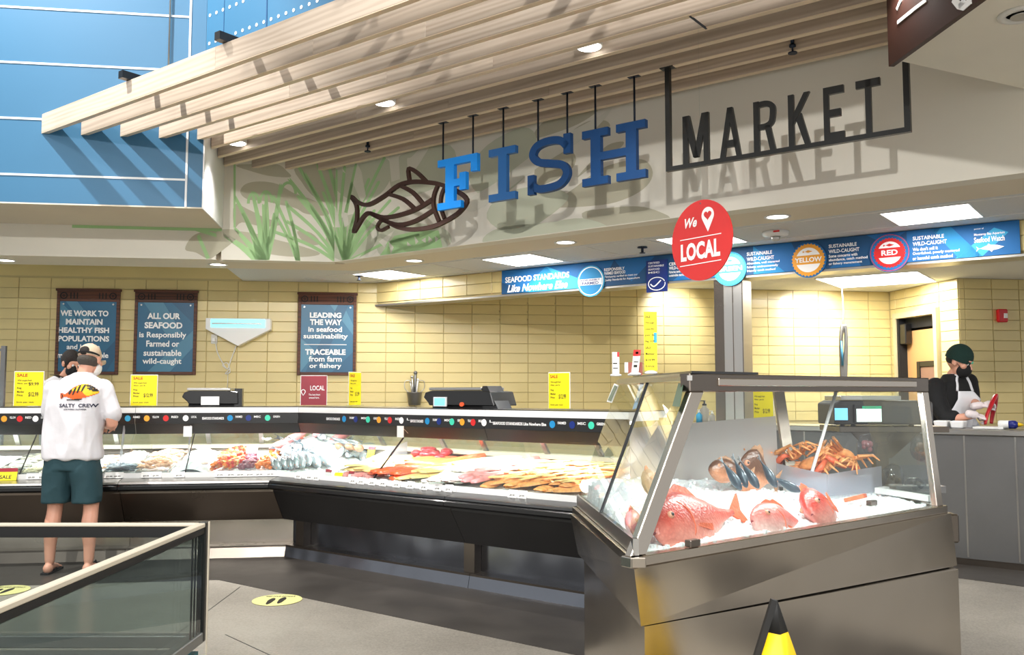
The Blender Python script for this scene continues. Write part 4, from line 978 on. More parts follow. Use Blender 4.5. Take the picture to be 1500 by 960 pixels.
for i, s_ in enumerate(('CERTIFIED', 'SUSTAINABLE', 'SEAFOOD', 'MSC')): put_text(mb, s_, c0_.x + w_ * .1, c0_.x + w_ * (.65 if i % 2 == 0 else .85) - (w_ * .2 if i == 3 else 0), zt_ - h_ * (.11 + .1 * i), zt_ - h_ * (.05 + .1 * i), BN - .0155, bold=.02)
cx_, cz_ = c0_.x + w_ * .5, c0_.z + h_ * .26
stroke(mb, [(cx_ + math.cos(R(a_)) * w_ * .4, cz_ + math.sin(R(a_)) * h_ * .2) for a_ in range(20, 371, 14)], .008, BN - .0155, BN - .014)
stroke(mb, smooth2([(cx_ - w_ * .3, cz_), (cx_ - w_ * .12, cz_ - h_ * .08), (cx_ + w_ * .2, cz_ + h_ * .1)], False, 4), .012, BN - .0155, BN - .014)
mb.build('certification_mark', 'white_bright', o, S)
# ================================================================== POSTERS ON THE BACK WALL
PN = NA_W - .035
def poster(lab, x0, x1, tx, sc_, ox, oy, dec):
    a, b_ = A.n(x0, 550, PN), A.n(x1, 550, PN); z0, z1 = 1.60, 2.565
    w_ = b_.x - a.x; t = thing('framed_poster', lab, 'poster', ((a.x + b_.x) / 2, PN, z0), A, group='framed wall posters')
    fr_ = MB(); m_ = .035; hd = .135
    fr_.box(a.x, a.x + m_, PN, PN + .033, z0, z1); fr_.box(b_.x - m_, b_.x, PN, PN + .033, z0, z1)
    fr_.box(a.x + m_, b_.x - m_, PN, PN + .033, z0, z0 + m_); fr_.box(a.x + m_, b_.x - m_, PN, PN + .033, z1 - hd, z1); fr_.box(a.x - .012, b_.x + .012, PN - .012, PN + .033, z1 - .016, z1 + .01)
    fo = fr_.build('frame', 'dark_wood', t, A, bevel=.003)
    cv = MB()
    for sd in (-1, 1):
        cx = a.x + .075 if sd < 0 else b_.x - .075; cz = z1 - .07
        cv.ring((cx, cz), .028, .04, PN - .003, PN, 20); cv.ring((cx, cz), .006, .014, PN - .003, PN, 12)
        for k in range(3): xx = cx - sd * (.075 + .035 * k); cv.box(xx - .006, xx + .006, PN - .003, PN, cz - .035, cz + .035)
    cv.build('carving', 'black_matte', fo, A)
    bo = MB().box(a.x + m_, b_.x - m_, PN + .008, PN + .03, z0 + m_, z1 - hd).build('board', 'poster_blue', t, A)
    X0, X1, Z0, Z1 = a.x + m_, b_.x - m_, z0 + m_, z1 - hd
    for k, (pl, mm) in enumerate(dec):
        MB().ext_y([(X0 + u * (X1 - X0), Z0 + v * (Z1 - Z0)) for u, v in pl], PN + .0065 - .0005 * k, PN + .008).build('print_facet', mm, bo, A)
    yt_ = PN + .002; lt = MB()
    for s_, xa, ya, xb_, yb_, bd in tx:
        text_px(lt, A, yt_, s_, ox + xa / sc_, oy + ya / sc_, ox + xb_ / sc_, oy + yb_ / sc_, bold=bd)
    lt.build('lettering', 'white_bright', bo, A)
    for u in (.06, .94): MB().lathe([(.011, 0), (.009, .008)], (X0 + u * (X1 - X0), PN + .008, Z1 - .03), 10, 'y').build('stud', 'steel_plain', t, A)
dd = [[([(0, .6), (0, 1), (.3, .75)], 'poster_blue2'), ([(.1, 1), (.3, 1), (.7, .6), (.55, .55)], 'poster_blue2'), ([(.5, 0), (.85, 0), (1, .2), (1, .45)], 'poster_blue3')],
      [([(.1, 1), (.45, 1), (.8, .55), (.55, .5)], 'poster_blue2'), ([(.6, 1), (1, 1), (1, .7)], 'poster_blue3'), ([(.2, 0), (.6, 0), (1, .35), (1, .6)], 'poster_blue2')],
      [([(.55, 1), (.8, 1), (1, .7), (1, .55)], 'poster_blue2'), ([(0, 0), (.3, .3), (0, .5)], 'poster_blue2'), ([(.1, 0), (.35, 0), (.9, 1), (.7, 1)], 'poster_blue3'), ([(.6, 0), (1, .3), (1, 0)], 'poster_blue3')]]
poster('framed blue poster beginning WE WORK TO MAINTAIN, partly behind the heads', 79, 172, [('WE WORK TO', 385, 325, 693, 362, .04), ('MAINTAIN', 420, 380, 655, 417, .04), ('HEALTHY FISH', 370, 434, 697, 470, .04), ('POPULATIONS', 370, 488, 697, 525, .04), ('and build a', 425, 543, 640, 575, .025), ('more sustainable', 365, 595, 692, 630, .025), ('supply', 470, 650, 640, 686, .025)], 4.3625, 0, 380, dd[0])
poster('framed blue poster reading ALL OUR SEAFOOD is Responsibly Farmed or wild-caught', 194, 286, [('ALL OUR', 690, 443, 845, 472, .04), ('SEAFOOD', 677, 486, 855, 516, .04), ('is Responsibly', 652, 532, 873, 566, .025), ('Farmed or', 685, 573, 840, 602, .025), ('sustainable', 672, 616, 850, 645, .025), ('wild-caught', 667, 656, 850, 690, .025)], 3.2, 0, 320, dd[1])
poster('framed blue poster reading LEADING THE WAY in seafood sustainability', 435, 521, [('LEADING', 652, 441, 800, 466, .04), ('THE WAY', 653, 473, 802, 500, .04), ('in seafood', 645, 507, 803, 532, .025), ('sustainability', 622, 540, 830, 570, .025), ('_____________', 625, 590, 825, 593, .02), ('TRACEABLE', 630, 613, 820, 640, .04), ('from farm', 647, 646, 802, 672, .025), ('or fishery', 650, 680, 800, 708, .025)], 3.2, 250, 320, dd[2])
# ---- fly light, its cord and socket
t = thing('fly_light', 'white wedge-shaped wall lamp with glowing cyan tube', 'lamp', (-1.70, 10.5, 1.94), A)
x0, x1 = A.n(301, 480, 10.5).x, A.n(396, 480, 10.5).x; zt = A.n(301, 466, 10.5).z; zb = A.n(301, 482, 10.5).z; ztip = A.n(349, 507, 10.5).z; xm = (x0 + x1) / 2
mb = MB(); mb.ext_y([(x0, zb), (x0, zt), (x1, zt), (x1, zb), (xm, ztip)], 10.5, NA_W)
mb.build('housing', 'white', t, A, bevel=.004)
gu = MB().box(x0 + .06, x1 - .06, 10.494, 10.5, zb + .02, zt - .012).build('grille', 'uv_tube', t, A)
MB().tube([(x0 + .07, 10.488, (zb + zt) / 2 - .0), (x1 - .1, 10.488, (zb + zt) / 2)], .012, 8).build('tube', 'white_bright', t, A)
s0 = A.n(314, 497, NA_W); t2 = thing('wall_socket', 'white wall socket below the fly light', 'socket', (s0.x, NA_W, s0.z), A)
MB().box(s0.x - .035, s0.x + .035, NA_W - .012, NA_W, s0.z - .055, s0.z + .055).build('plate', 'wire_white', t2, A, bevel=.003)
MB().box(s0.x - .016, s0.x + .016, NA_W - .04, NA_W - .012, s0.z - .03, s0.z + .01).build('plug', 'white', t2, A, bevel=.003)
def wp(px, py): q = A.n(px, py, NA_W - .03); return (q.x, q.y, q.z)
cd = MB().tube(smooth2([wp(316, 500), wp(318, 515), wp(325, 530), wp(333, 541), wp(338, 528), wp(343, 515), wp(346, 507)], False, 4), .007, 6)
cd.tube(smooth2([wp(331, 540), wp(326, 535), wp(333, 532), wp(337, 545), wp(330, 548), wp(336, 541)], False, 4), .006, 6)
cd.tube([wp(334, 545), wp(333, 572)], .004, 5)
tag(cd.build('power_cord', 'wire_white', fr=A), 'white looped power cord hanging under the fly light', 'cord')
# ---- fire alarm and wall bits
p = A.n(1465.5, 463, 9.245); t = thing('fire_alarm', 'red fire alarm strobe on the right-hand tiled wall', 'alarm', (p.x, 9.2, p.z - .07), A)
MB().box(p.x - .06, p.x + .06, 9.19, 9.245, p.z - .075, p.z + .075).build('housing', 'alarm_red', t, A, bevel=.012)
MB().box(p.x - .0, p.x + .045, 9.182, 9.19, p.z - .03, p.z + .025).build('strobe', 'white_bright', t, A, bevel=.003)
# ---- coiled hose hanging from the ceiling near the banner
p = W.h(1238, 520, 1.6)
hp = A.n(1237, 520, 10.1); hx = hp.x
ho = thing('hanging_hose', 'coiled grey hose bundle hanging from a thin wire before the lit tiles', 'hose', (hx, 10.1, 1.3), A)
zt = A.n(1236, 476, 10.1).z; zb = A.n(1236, 560, 10.1).z
mb = MB().tube([(hx - .01, 10.1, ZC), (hx, 10.1, zt + .2), (hx - .01, 10.1, zt)], .006, 6); mb.build('wire', 'wire_white', ho, A)
mb = MB()
for k in range(4):
    o_ = .012 * k - .02
    mb.tube(smooth2([(hx + o_, 10.1, zt), (hx - .035 + o_, 10.09 + .01 * k, zt - .2), (hx - .03 + o_, 10.1, zb + .1), (hx - .01 + o_, 10.1, zb), (hx + .01 + o_, 10.1, zb + .2), (hx + .03 + o_ * .5, 10.1, zt - .12)], True, 5), .014, 6)
mb.build('hose_coil', 'steel_grey', ho, A)
MB().tube([(hx - .05, 10.08, zt - .2), (hx - .04, 10.08, zb + .2)], .015, 6).build('blue_wrap', 'poster_blue2', ho, A)
# small bolts left in the tiled wall below the banner
for i, (px, ys) in enumerate(((732, (444, 456, 468)), (773, (444.5, 457, 468)), (813.5, (445, 457)))):
    for j, y in enumerate(ys):
        p = A.n(px, y, NA_W); o = MB().lathe([(.011, 0), (.009, .012)], (p.x, NA_W, p.z), 8, 'y').build('bolt', 'mortar', wall_back, A)
# ================================================================== REFRIGERATED FISH CASES
NA0, NB0 = 7.88, 4.98
def sA_c(d): return (A.M.inverted() @ AB(NA0 + d, NB0 + d)).x
def sB_c(d): return (B.M.inverted() @ AB(NA0 + d, NB0 + d)).x
class Run:
    """a straight case unit: profile points (d, h) swept between two ends, either end may be the mitred corner"""
    def __init__(s, fr, n0, l, r): s.fr, s.n0, s.l, s.r = fr, n0, l, r
    def e(s, side, d):
        v = s.l if side == 0 else s.r
        return v if not callable(v) else v(d) + (.002 if side == 0 else -.002)
    def sweep(s, prof, l=None, r=None):
        mb = MB(); P = [(s.e(0, d) if l is None else l, s.n0 + d, h) for d, h in prof]; Q = [(s.e(1, d) if r is None else r, s.n0 + d, h) for d, h in prof]
        return mb.hexa(P, Q)
    def box(s, d0, d1, h0, h1, **k): return s.sweep([(d0, h0), (d1, h0), (d1, h1), (d0, h1)], **k)
def deck(d): return .715 + .13 * d
def case_unit(lab, fr, n0, l, r, recess, bars, seams, label_px, uprights):
    u = Run(fr, n0, l, r); l0 = u.e(0, 0); r0 = u.e(1, 0)
    t = thing('fish_display_case', lab, 'display case', ((l0 + r0) / 2, n0, 0), fr, group='refrigerated fish display cases')
    u.sweep([(.0, 0), (.85, 0), (.85, .085), (.02, .085)]).build('kick_plate', 'steel_dark' if fr is A else recess, t, fr)
    u.box(.02, .14, .085, .10).build('plinth_ledge', 'steel_dark', t, fr)
    u.box(.14, .85, .0851, .33).build('recessed_base', recess, t, fr)
    u.sweep([(.139, .31), (-.03, .325), (-.19, .575), (-.19, .66), (-.12, .66), (-.12, .68), (.9, .68), (.9, .31)]).build('lower_body', 'steel_panel' if fr is A else 'charcoal', t, fr)
    u.sweep([(-.25, .60), (-.19, .592), (-.19, .656), (-.25, .656), (-.27, .64), (-.27, .615)]).build('bumper', 'black', t, fr)
    u.sweep([(-.26, .657), (-.13, .662), (-.13, .695), (-.25, .672)]).build('front_ledge', 'steel_plain' if fr is A else 'black', t, fr)
    u.box(-.13, -.11, .681, .735).build('price_rail', 'white', t, fr)
    u.box(-.10, .88, .681, .70).build('deck_pan', 'steel_plain', t, fr)
    u.sweep([(.80, .70), (.88, .70), (.88, .88), (.82, .88)]).build('rear_wall', 'steel_dark', t, fr)
    u.box(.77, .90, .881, .915).build('rear_rail', 'cream_trim', t, fr)
    u.sweep([(.81, .916), (.816, .918), (.60, 1.205), (.594, 1.203)]).build('rear_sliding_glass', 'glass_case', t, fr)
    for sp in bars:
        b_ = MB(); b_.hexa([(sp - .02, n0 + .80, .916), (sp + .02, n0 + .80, .916), (sp + .02, n0 + .83, .916), (sp - .02, n0 + .83, .916)], [(sp - .02, n0 + .585, 1.204), (sp + .02, n0 + .585, 1.204), (sp + .02, n0 + .61, 1.204), (sp - .02, n0 + .61, 1.204)])
        b_.build('window_bar', 'steel_plain', t, fr)
    u.box(.19, .74, 1.222, 1.268).build('canopy_top', 'white', t, fr)
    u.box(.20, .74, 1.2685, 1.274).build('top_edge', 'black', t, fr)
    u.box(.21, .62, 1.206, 1.2215).build('canopy_liner', 'white', t, fr)
    u.sweep([(.23, 1.04), (.25, 1.04), (.205, 1.13), (.19, 1.13)]).build('valance', 'charcoal', t, fr)
    st = u.box(.183, .205, 1.1305, 1.2215).build('label_strip', 'black', t, fr)
    # printed marks on the strip
    yl = n0 + .1815
    def X(px): return fr.n(px, 613, yl).x
    for k, (cpx, col, word, wpx) in enumerate(label_px):
        if col:
            MB().disc((X(cpx), 1.176), .024, .026, yl - .001, yl, 16).build('round_mark', col, st, fr)
            mb = MB(); put_text(mb, word, X(cpx + 8), X(cpx + 8 + wpx), 1.178, 1.196, yl, bold=.02)
            mb.build('strip_lettering', 'white_bright', st, fr)
        else:
            mb = MB(); put_text(mb, word, X(cpx), X(cpx + wpx), 1.163, 1.185, yl, bold=.03); mb.build('strip_lettering', 'white_bright', st, fr)
    e0 = [u.e(0, -.1), u.e(0, .2)]; e1 = [u.e(1, -.1), u.e(1, .2)]
    cutp = [None] + list(seams) + [None]
    for i in range(len(cutp) - 1):
        a, b_ = cutp[i], cutp[i + 1]
        P = []
        for d, h in ((-.118, .735), (-.112, .735), (.222, 1.04), (.216, 1.04)):
            x0 = u.e(0, d) if a is None else a + .004; x1 = u.e(1, d) if b_ is None else b_ - .004; P.append((x0, x1, n0 + d, h))
        mb = MB().hexa([(p[0], p[2], p[3]) for p in P], [(p[1], p[2], p[3]) for p in P]); mb.build('front_glass', 'glass_case', t, fr)
    for sp in seams: MB().bar((sp, n0 - .117, .737), (sp, n0 + .214, 1.04), .006, .012).build('glass_seam', 'black_matte', t, fr)
    for sp in uprights: MB().bar((sp, n0 + .1, deck(.1) + .02), (sp, n0 + .24, 1.2), .012, .03).build('glass_bracket', 'acrylic', t, fr)
    lo, hi = u.e(0, .35), u.e(1, .35)
    MB().box(min(lo, hi) + .04, max(lo, hi) - .04, n0 + .28, n0 + .33, 1.185, 1.2055).build('case_tube', 'case_lamp', t, fr)
    L_ = hi - lo; o = lamp('AREA', 'case_lamp', fr.w(((lo + hi) / 2, n0 + .30, 1.18)), None, 24 * L_, L_ - .1, .12, (1, .99, .97)); o.rotation_euler = (R(-16), 0, fr.a)
    if not callable(r): MB().hexa([(r - .012, n0 - .1, .70), (r - .012, n0 + .8, .70), (r - .012, n0 + .6, 1.2), (r - .012, n0 + .2, 1.04)], [(r, n0 - .1, .70), (r, n0 + .8, .70), (r, n0 + .6, 1.2), (r, n0 + .2, 1.04)]).build('end_glass', 'acrylic' if r == sBR else 'glass', t, fr)
    return t
sm1 = B.n(662, 715, 4.85).x; sm2 = B.n(545, 702, 4.85).x
bs = B.n(662, 740, 4.8).x; sBR = B.n(902, 690, 5.0).x; sAs = A.n(180, 700, 7.75).x
MK = [(None, 'SEAFOOD STANDARDS')]
case_unit('fish case straight ahead behind the man in shorts, at the left', A, NA0, -6.2, sAs - .004, 'steel', [A.n(20, 655, NA0 + .7).x, A.n(100, 650, NA0 + .7).x], [A.n(30, 690, NA0 - .1).x], [(6, 'gold', 'YELLOW', 9), (29, 'red', 'RED', 9), (52, 'white_bright', 'LOCAL', 9)], [])
case_unit('fish case with shellfish and skewers left of the corner', A, NA0, sAs, sA_c, 'steel', [A.n(167, 650, NA0 + .7).x, A.n(303, 650, NA0 + .7).x, A.n(381, 650, NA0 + .7).x], [A.n(272, 690, NA0 - .1).x], [(187, 'banner_cyan', 'FARMED', 10), (215, 'gold', 'YELLOW', 10), (243, 'red', 'RED', 10), (272, 'white_bright', 'LOCAL', 8), (296, None, 'SEAFOOD STANDARDS', 32), (337, 'banner_light', 'FARMED', 10), (364, 'banner_navy', 'MSC', 10), (392, 'mint', 'GREEN', 10)], [A.n(275, 650, NA0 + .1).x, A.n(176, 650, NA0 + .1).x])
case_unit('angled fish case with salmon sides right of the corner', B, NB0, sB_c, bs - .004, 'steel_blue', [B.n(550, 650, NB0 + .7).x, B.n(640, 650, NB0 + .7).x], [sm2], [(478, None, 'SEAFOOD STANDARDS', 20), (504, 'banner_light', 'FARMED', 9), (521, 'banner_navy', 'MSC', 9), (539, 'mint', 'GREEN', 8), (555, 'gold', 'YELLOW', 8), (571, 'red', 'RED', 8), (588, 'white_bright', 'L', 4), (601, None, 'SEAFOOD STANDARDS', 19), (626, 'banner_light', 'FARMED', 9), (643, 'banner_navy', 'MSC', 9)], [])
case_unit('angled fish case with orange fillets next to the glass island', B, NB0, bs, sBR, 'steel_blue', [B.n(700, 650, NB0 + .7).x, B.n(790, 650, NB0 + .7).x, B.n(870, 655, NB0 + .7).x], [], [(662, 'mint', 'GREEN', 8), (677, 'gold', 'YELLOW', 8), (693, 'red', 'RED', 8), (709, 'white_bright', 'L', 5), (722, None, 'SEAFOOD STANDARDS Like Nowhere Else', 78), (809, 'banner_light', 'FARMED', 12), (838, 'banner_navy', 'MSC', 12), (866, 'mint', 'GREEN', 12)], [])
# seam upright posts in the recess of the angled cases
for px_, fr, n0 in ((695, B, NB0), (447, B, NB0)):
    s_ = fr.n(px_, 790, n0 + .12).x
    tag(MB().box(s_ - .05, s_ + .05, n0 + .06, n0 + .138, .1005, .31).build('base_post', 'steel_dark', fr=fr), 'dark steel support post under the angled case ' + ('at its middle' if px_ > 500 else 'near the corner'), 'post')
# ------------------------------------------------------------------ produce prototypes (built at the origin, long axis +y)
def lens(L0, W0, T0, m_, name, label, cat, taper=.5, seg=10, wid=5, bend=0, group=None, skin=None):
    mb = MB(); mb.smooth = True; vs = []; rows = seg + 1
    for i in range(rows):
        u = i / seg; w = W0 / 2 * (math.sin(math.pi * min(1, max(0, u * .94 + .03))) ** taper) * (1 - .35 * u) + .002
        for j in range(wid + 1):
            v = -1 + 2 * j / wid; z = T0 * (1 - v * v) ** .5 * (math.sin(math.pi * (u * .9 + .05)) ** .4) + bend * math.sin(math.pi * u)
            vs.append((v * w + nz(u * 3, v, L0) * W0 * .06, (u - .5) * L0, z + nz(v * 3, u * 5, W0) * T0 * .25))
    o = len(vs)
    for i in range(rows):
        for j in range(wid + 1): x, y, z = vs[i * (wid + 1) + j]; vs.append((x, y, bend * math.sin(math.pi * i / seg) - T0 * .1))
    fs = []
    for i in range(seg):
        for j in range(wid):
            a = i * (wid + 1) + j; fs.append((a, a + 1, a + wid + 2, a + wid + 1)); fs.append((o + a, o + a + wid + 1, o + a + wid + 2, o + a + 1))
        for j in (0, wid):
            a = i * (wid + 1) + j; fs.append((a, a + wid + 1, o + a + wid + 1, o + a))
    for j in range(wid):
        for a in (j, seg * (wid + 1) + j): fs.append((a, a + 1, o + a + 1, o + a))
    mb.add(vs, fs); ob = mb.build(name, m_); ob.matrix_world = I4; ob.data.transform(PW[ob]); PW[ob] = I4
    return tag(ob, label, cat, group)
def norm(ob):  # move a parentless mesh so that its data is in world coords
    ob.data.transform(PW[ob]); ob.matrix_world = I4; PW[ob] = I4; return ob
def fish(label, L0, H0, W0, m_, fin, name='whole_fish', cat='fish', group=None, eye=True, mouth=False, belly=None, seg=12):
    """whole fish lying on its side: head at +y, back towards +x, flat in z"""
    t = thing(name, label, cat, (0, 0, 0), group=group)
    prof = [(-.38, .06), (-.32, .07), (-.22, .13), (-.1, .29), (.04, .43), (.16, .5), (.27, .485), (.35, .42), (.42, .31), (.47, .19), (.50, .08)]
    mb = MB(); mb.smooth = True; o = 0; vs = []; fs = []
    for i, (u, r) in enumerate(prof):
        for k in range(seg):
            a = 2 * math.pi * k / seg; vs.append((math.cos(a) * r * H0 + (.03 * H0 if u > .2 else 0) * -1, u * L0, math.sin(a) * r * W0 * (1 if abs(math.cos(a)) < .9 else .8)))
    for i in range(len(prof) - 1):
        for k in range(seg): fs.append((i * seg + k, i * seg + (k + 1) % seg, (i + 1) * seg + (k + 1) % seg, (i + 1) * seg + k))
    fs.append(tuple(range(seg))); fs.append(tuple(range((len(prof) - 1) * seg, len(prof) * seg)))
    mb.add(vs, fs); mb.build('body', m_, t)
    f2 = MB(); th = .006 * L0 * 2
    tail = [(.06 * H0, -.36 * L0), (.30 * H0, -.52 * L0), (.2 * H0, -.505 * L0), (0, -.47 * L0), (-.2 * H0, -.505 * L0), (-.30 * H0, -.52 * L0), (-.06 * H0, -.36 * L0)]
    f2.prism(tail, -th / 2, th / 2).build('tail_fin', fin, t)
    f3 = MB(); dors = [(.20 * H0, -.1 * L0)] + [(((.36 if u < -.6 else .45 if u < -.3 else .5) + .09 * (1 - abs(u)) + .035 * (k % 2)) * H0, (.1 + .17 * u) * L0) for k, u in enumerate([-.8, -.5, -.2, .1, .4, .7, .95])] + [(.44 * H0, .3 * L0)]
    f3.prism(dors, -th / 3, th / 3).build('dorsal_fin', fin, t)
    f4 = MB(); f4.hexa([(-.08 * H0, .18 * L0, W0 * .46), (-.14 * H0, .17 * L0, W0 * .45), (-.24 * H0, .04 * L0, W0 * .42), (-.14 * H0, .03 * L0, W0 * .46)], [(-.08 * H0, .18 * L0, W0 * .49), (-.14 * H0, .17 * L0, W0 * .48), (-.24 * H0, .04 * L0, W0 * .46), (-.14 * H0, .03 * L0, W0 * .50)]); f4.build('side_fin', fin, t)
    if eye:
        for sg in ((1, -1) if mouth else (1,)):
            e = MB(); e.ball((.12 * H0, .365 * L0, sg * W0 * .33), .06 * H0 + .001, 10, 6); ey = e.build('eye', 'eye_ring', t)
            e = MB(); e.ball((.12 * H0, .367 * L0, sg * (W0 * .33 + .036 * H0)), .037 * H0, 8, 6); e.build('pupil', 'black', ey)
    if mouth:
        g = MB(); g.tube(smooth2([(-.14 * H0, .40 * L0, W0 * .17), (-.12 * H0, .455 * L0, W0 * .12), (-.05 * H0, .505 * L0, 0), (-.12 * H0, .455 * L0, -W0 * .12), (-.14 * H0, .40 * L0, -W0 * .17)], False, 3), .006 * L0, 6); g.build('mouth', 'tuna_red', t)
        g = MB(); g.tube(smooth2([(.3 * H0, .25 * L0, W0 * .34), (.1 * H0, .2 * L0, W0 * .485), (-.2 * H0, .22 * L0, W0 * .45), (-.35 * H0, .3 * L0, W0 * .24)], False, 3), .005 * L0, 5); g.build('gill_line', fin, t)
    return t
def chunk(name, label, cat, r, m_, group=None, n=10):
    mb = MB(); mb.ball((0, 0, 0), r, n, 7)
    for i, v in enumerate(mb.v): mb.v[i] = v * (1 + .22 * nz(v.x / r[0] * 1.7, v.y / r[1] * 1.7, v.z / r[2] * 2 + r[0] * 90))
    return tag(norm(mb.build(name, m_)), label, cat, group)
# ice beds
def ice_bed(fr, n0, s0, s1, d0, d1, base, amp=.012, name='crushed_ice', lab='white crushed ice bed', mound=None, step=.022, parent=None, mt='ice'):
    nx, ny = max(2, int((s1 - s0) / step)), max(2, int((d1 - d0) / step)); vs = []; fs = []
    for j in range(ny + 1):
        for i in range(nx + 1):
            s_ = s0 + (s1 - s0) * i / nx; d = d0 + (d1 - d0) * j / ny
            h = base(s_, d) + (nz(s_ * 14, d * 14) * .6 + nz(s_ * 45, d * 45, 3) * .5) * amp
            if i in (0, nx) or j in (0, ny): h = base(s_, d) - .02
            vs.append((s_, n0 + d, h))
    for j in range(ny):
        for i in range(nx): a = j * (nx + 1) + i; fs.append((a, a + 1, a + nx + 2, a + nx + 1))
    mb = MB(); mb.smooth = False; mb.add(vs, fs)
    o = mb.build(name, mt, parent, fr, kind='stuff', fix=False)
    if parent is None: tag(o, lab, 'ice')
    return o
# ------------------------------------------------------------------ fill the cases
rnd = random.Random(11)
def zone(u, v, nx, ny):
    a = 'front' if v < .34 else 'back' if v > .67 else 'middle'
    b_ = 'left' if u < .34 else 'right' if u > .67 else 'centre'
    if ny < 2: return ', ' + b_
    if nx < 3: return ', at the ' + a
    return ', ' + a + ' ' + b_
def fill(sp, fr, n0, s0, s1, d0, d1, nx, ny, lab, grp, rz=0, rzj=.2, z=.02, zj=.01, scj=.12, base=deck, rxj=.08, sc0=1, layers=1, heap=0):
    for l in range(layers):
        for i in range(nx):
            for j in range(ny):
                u = (i + .5 + rnd.uniform(-.25, .25)) / nx; v = (j + .5 + rnd.uniform(-.25, .25)) / ny
                s_ = s0 + (s1 - s0) * u; d = d0 + (d1 - d0) * v
                h = base(d) + z + rnd.uniform(0, zj) + l * .02 + heap * math.sin(math.pi * u) * math.sin(math.pi * min(1, v * .8 + .1))
                k = sc0 * (1 + rnd.uniform(-scj, scj))
                sp.at(TM(fr, (s_, n0 + d, h), rz + rnd.uniform(-rzj, rzj), rnd.uniform(-rxj, rxj) + .08, rnd.uniform(-rxj, rxj), k), lab + zone(u, v, nx, ny), grp)
def pxA(px): return A.n(px, 702, NA0 - .02).x
def pxB(px): return B.n(px, 715, NB0 - .02).x
def tray(fr, n0, s0, s1, lab, d0=-.05, d1=.74):
    t = MB(); w_ = .008; z = lambda d: deck(d)
    P = [(s0, d0), (s1, d0), (s1, d1), (s0, d1)]
    t.hexa([(s, n0 + d, z(d) + .0) for s, d in P], [(s, n0 + d, z(d) + .006) for s, d in P])
    for a, b_ in ((0, 1), (1, 2), (2, 3), (3, 0)):
        p, q = P[a], P[b_]
        t.bar((p[0], n0 + p[1], z(p[1]) + .018), (q[0], n0 + q[1], z(q[1]) + .018), w_, .036)
    o = t.build('steel_tray', 'steel_plain', fr=fr); tag(o, lab, 'tray', 'steel trays in the fish cases'); return o
ice_bed(A, NA0, -5.6, sA_c(.0) - .02, -.108, .79, lambda s_, d: deck(d) + .012, lab='white crushed ice bed under the trays of the left cases')
ice_bed(B, NB0, sB_c(0) + .34, sBR - .03, -.108, .79, lambda s_, d: deck(d) + .012, lab='white crushed ice bed along the angled cases')
shellA = Spawn(chunk('oyster', '', 'oyster', (.032, .045, .014), 'oyster_dark'))
shellB = Spawn(chunk('clam', '', 'clam', (.024, .028, .014), 'clam_shell'))
a0 = pxA(-14); tray(A, NA0, a0, pxA(26), 'steel tray of oysters at the left picture edge')
fill(shellA, A, NA0, a0 + .03, pxA(24), -.02, .70, 4, 11, 'pale-grey oyster in the leftmost steel tray', 'oysters in the leftmost tray', rzj=3, z=.022, zj=.015)
tray(A, NA0, pxA(28), pxA(58), 'steel tray of beige clams left of the man')
fill(shellB, A, NA0, pxA(31), pxA(55), -.02, .70, 4, 13, 'small beige clam in the tray left of the man', 'clams in the tray left of the man', rzj=3, z=.022, zj=.015)
shr = MB(); shr.tube([(.03 * math.cos(a_), .03 * math.sin(a_), .01) for a_ in [k * .42 for k in range(9)]], [.004, .009, .012, .013, .0125, .011, .009, .006, .003], 7); shrp = Spawn(tag(norm(shr.build('shrimp', 'shrimp_pink')), '', 'shrimp'))
fill(shrp, A, NA0, pxA(66), pxA(148), -.02, .6, 6, 6, 'pale shrimp scattered on ice behind the man in shorts', 'shrimp on ice behind the man', rzj=3, z=.02)
scal = Spawn(chunk('scallop', '', 'scallop', (.028, .028, .02), 'white_fillet'))
tray(A, NA0, pxA(152), pxA(188), 'steel tray with pale scallops and dark fish strips right of the man')
fill(scal, A, NA0, pxA(154), pxA(186), .3, .70, 5, 7, 'pale round scallop in the tray just right of the man', 'scallops right of the man', rzj=3, z=.02, zj=.03)
strip = Spawn(lens(.2, .035, .014, 'fish_back', 'fish_strip', '', 'fish strip', .35))
fill(strip, A, NA0, pxA(156), pxA(184), .0, .25, 3, 4, 'thin dark fish strip at the front of the tray right of the man', 'dark fish strips right of the man', rz=1.1, rzj=.15, z=.03)
tray(A, NA0, pxA(200), pxA(246), 'steel tray of peeled shrimp left of the snowy ice heap')
fill(shrp, A, NA0, pxA(202), pxA(244), -.02, .70, 6, 14, 'pale orange shrimp piled in the tray left of the snowy ice heap', 'shrimp piled in the tray', rzj=3, z=.03, zj=.03, heap=.03, sc0=1.15)
ice_bed(A, NA0, pxA(250), pxA(308), -.06, .72, lambda s_, d: deck(d) + .01 + .10 * math.sin(math.pi * (s_ - pxA(250)) / (pxA(308) - pxA(250))) * math.sin(math.pi * (d * .8 + .25)) ** 1, amp=.02, lab='tall snowy ice heap between the shrimp and the skewers', step=.015)
squid = Spawn(lens(.15, .05, .022, 'white_fillet', 'squid', '', 'squid', .5))
fill(squid, A, NA0, pxA(254), pxA(304), .05, .65, 3, 4, 'pale squid half buried in the snowy ice heap', 'squid on the ice heap', rzj=1.5, z=.03, heap=.09)
def skewer():
    t = thing('skewer', '', 'skewer', (0, 0, 0)); MB().tube([(0, -.15, .012), (0, .15, .012)], .003, 5).build('stick', 'clam_shell', t)
    for k in range(6):
        mb = MB(); mb.ball((rnd.uniform(-.004, .004), -.1 + .042 * k, .014), (.022, .018, .018), 8, 6); mb.build('cube', ('chunk_orange', 'pepper_red', 'chunk_orange', 'yellow_fillet', 'pepper_red', 'salmon')[k], t)
    return t
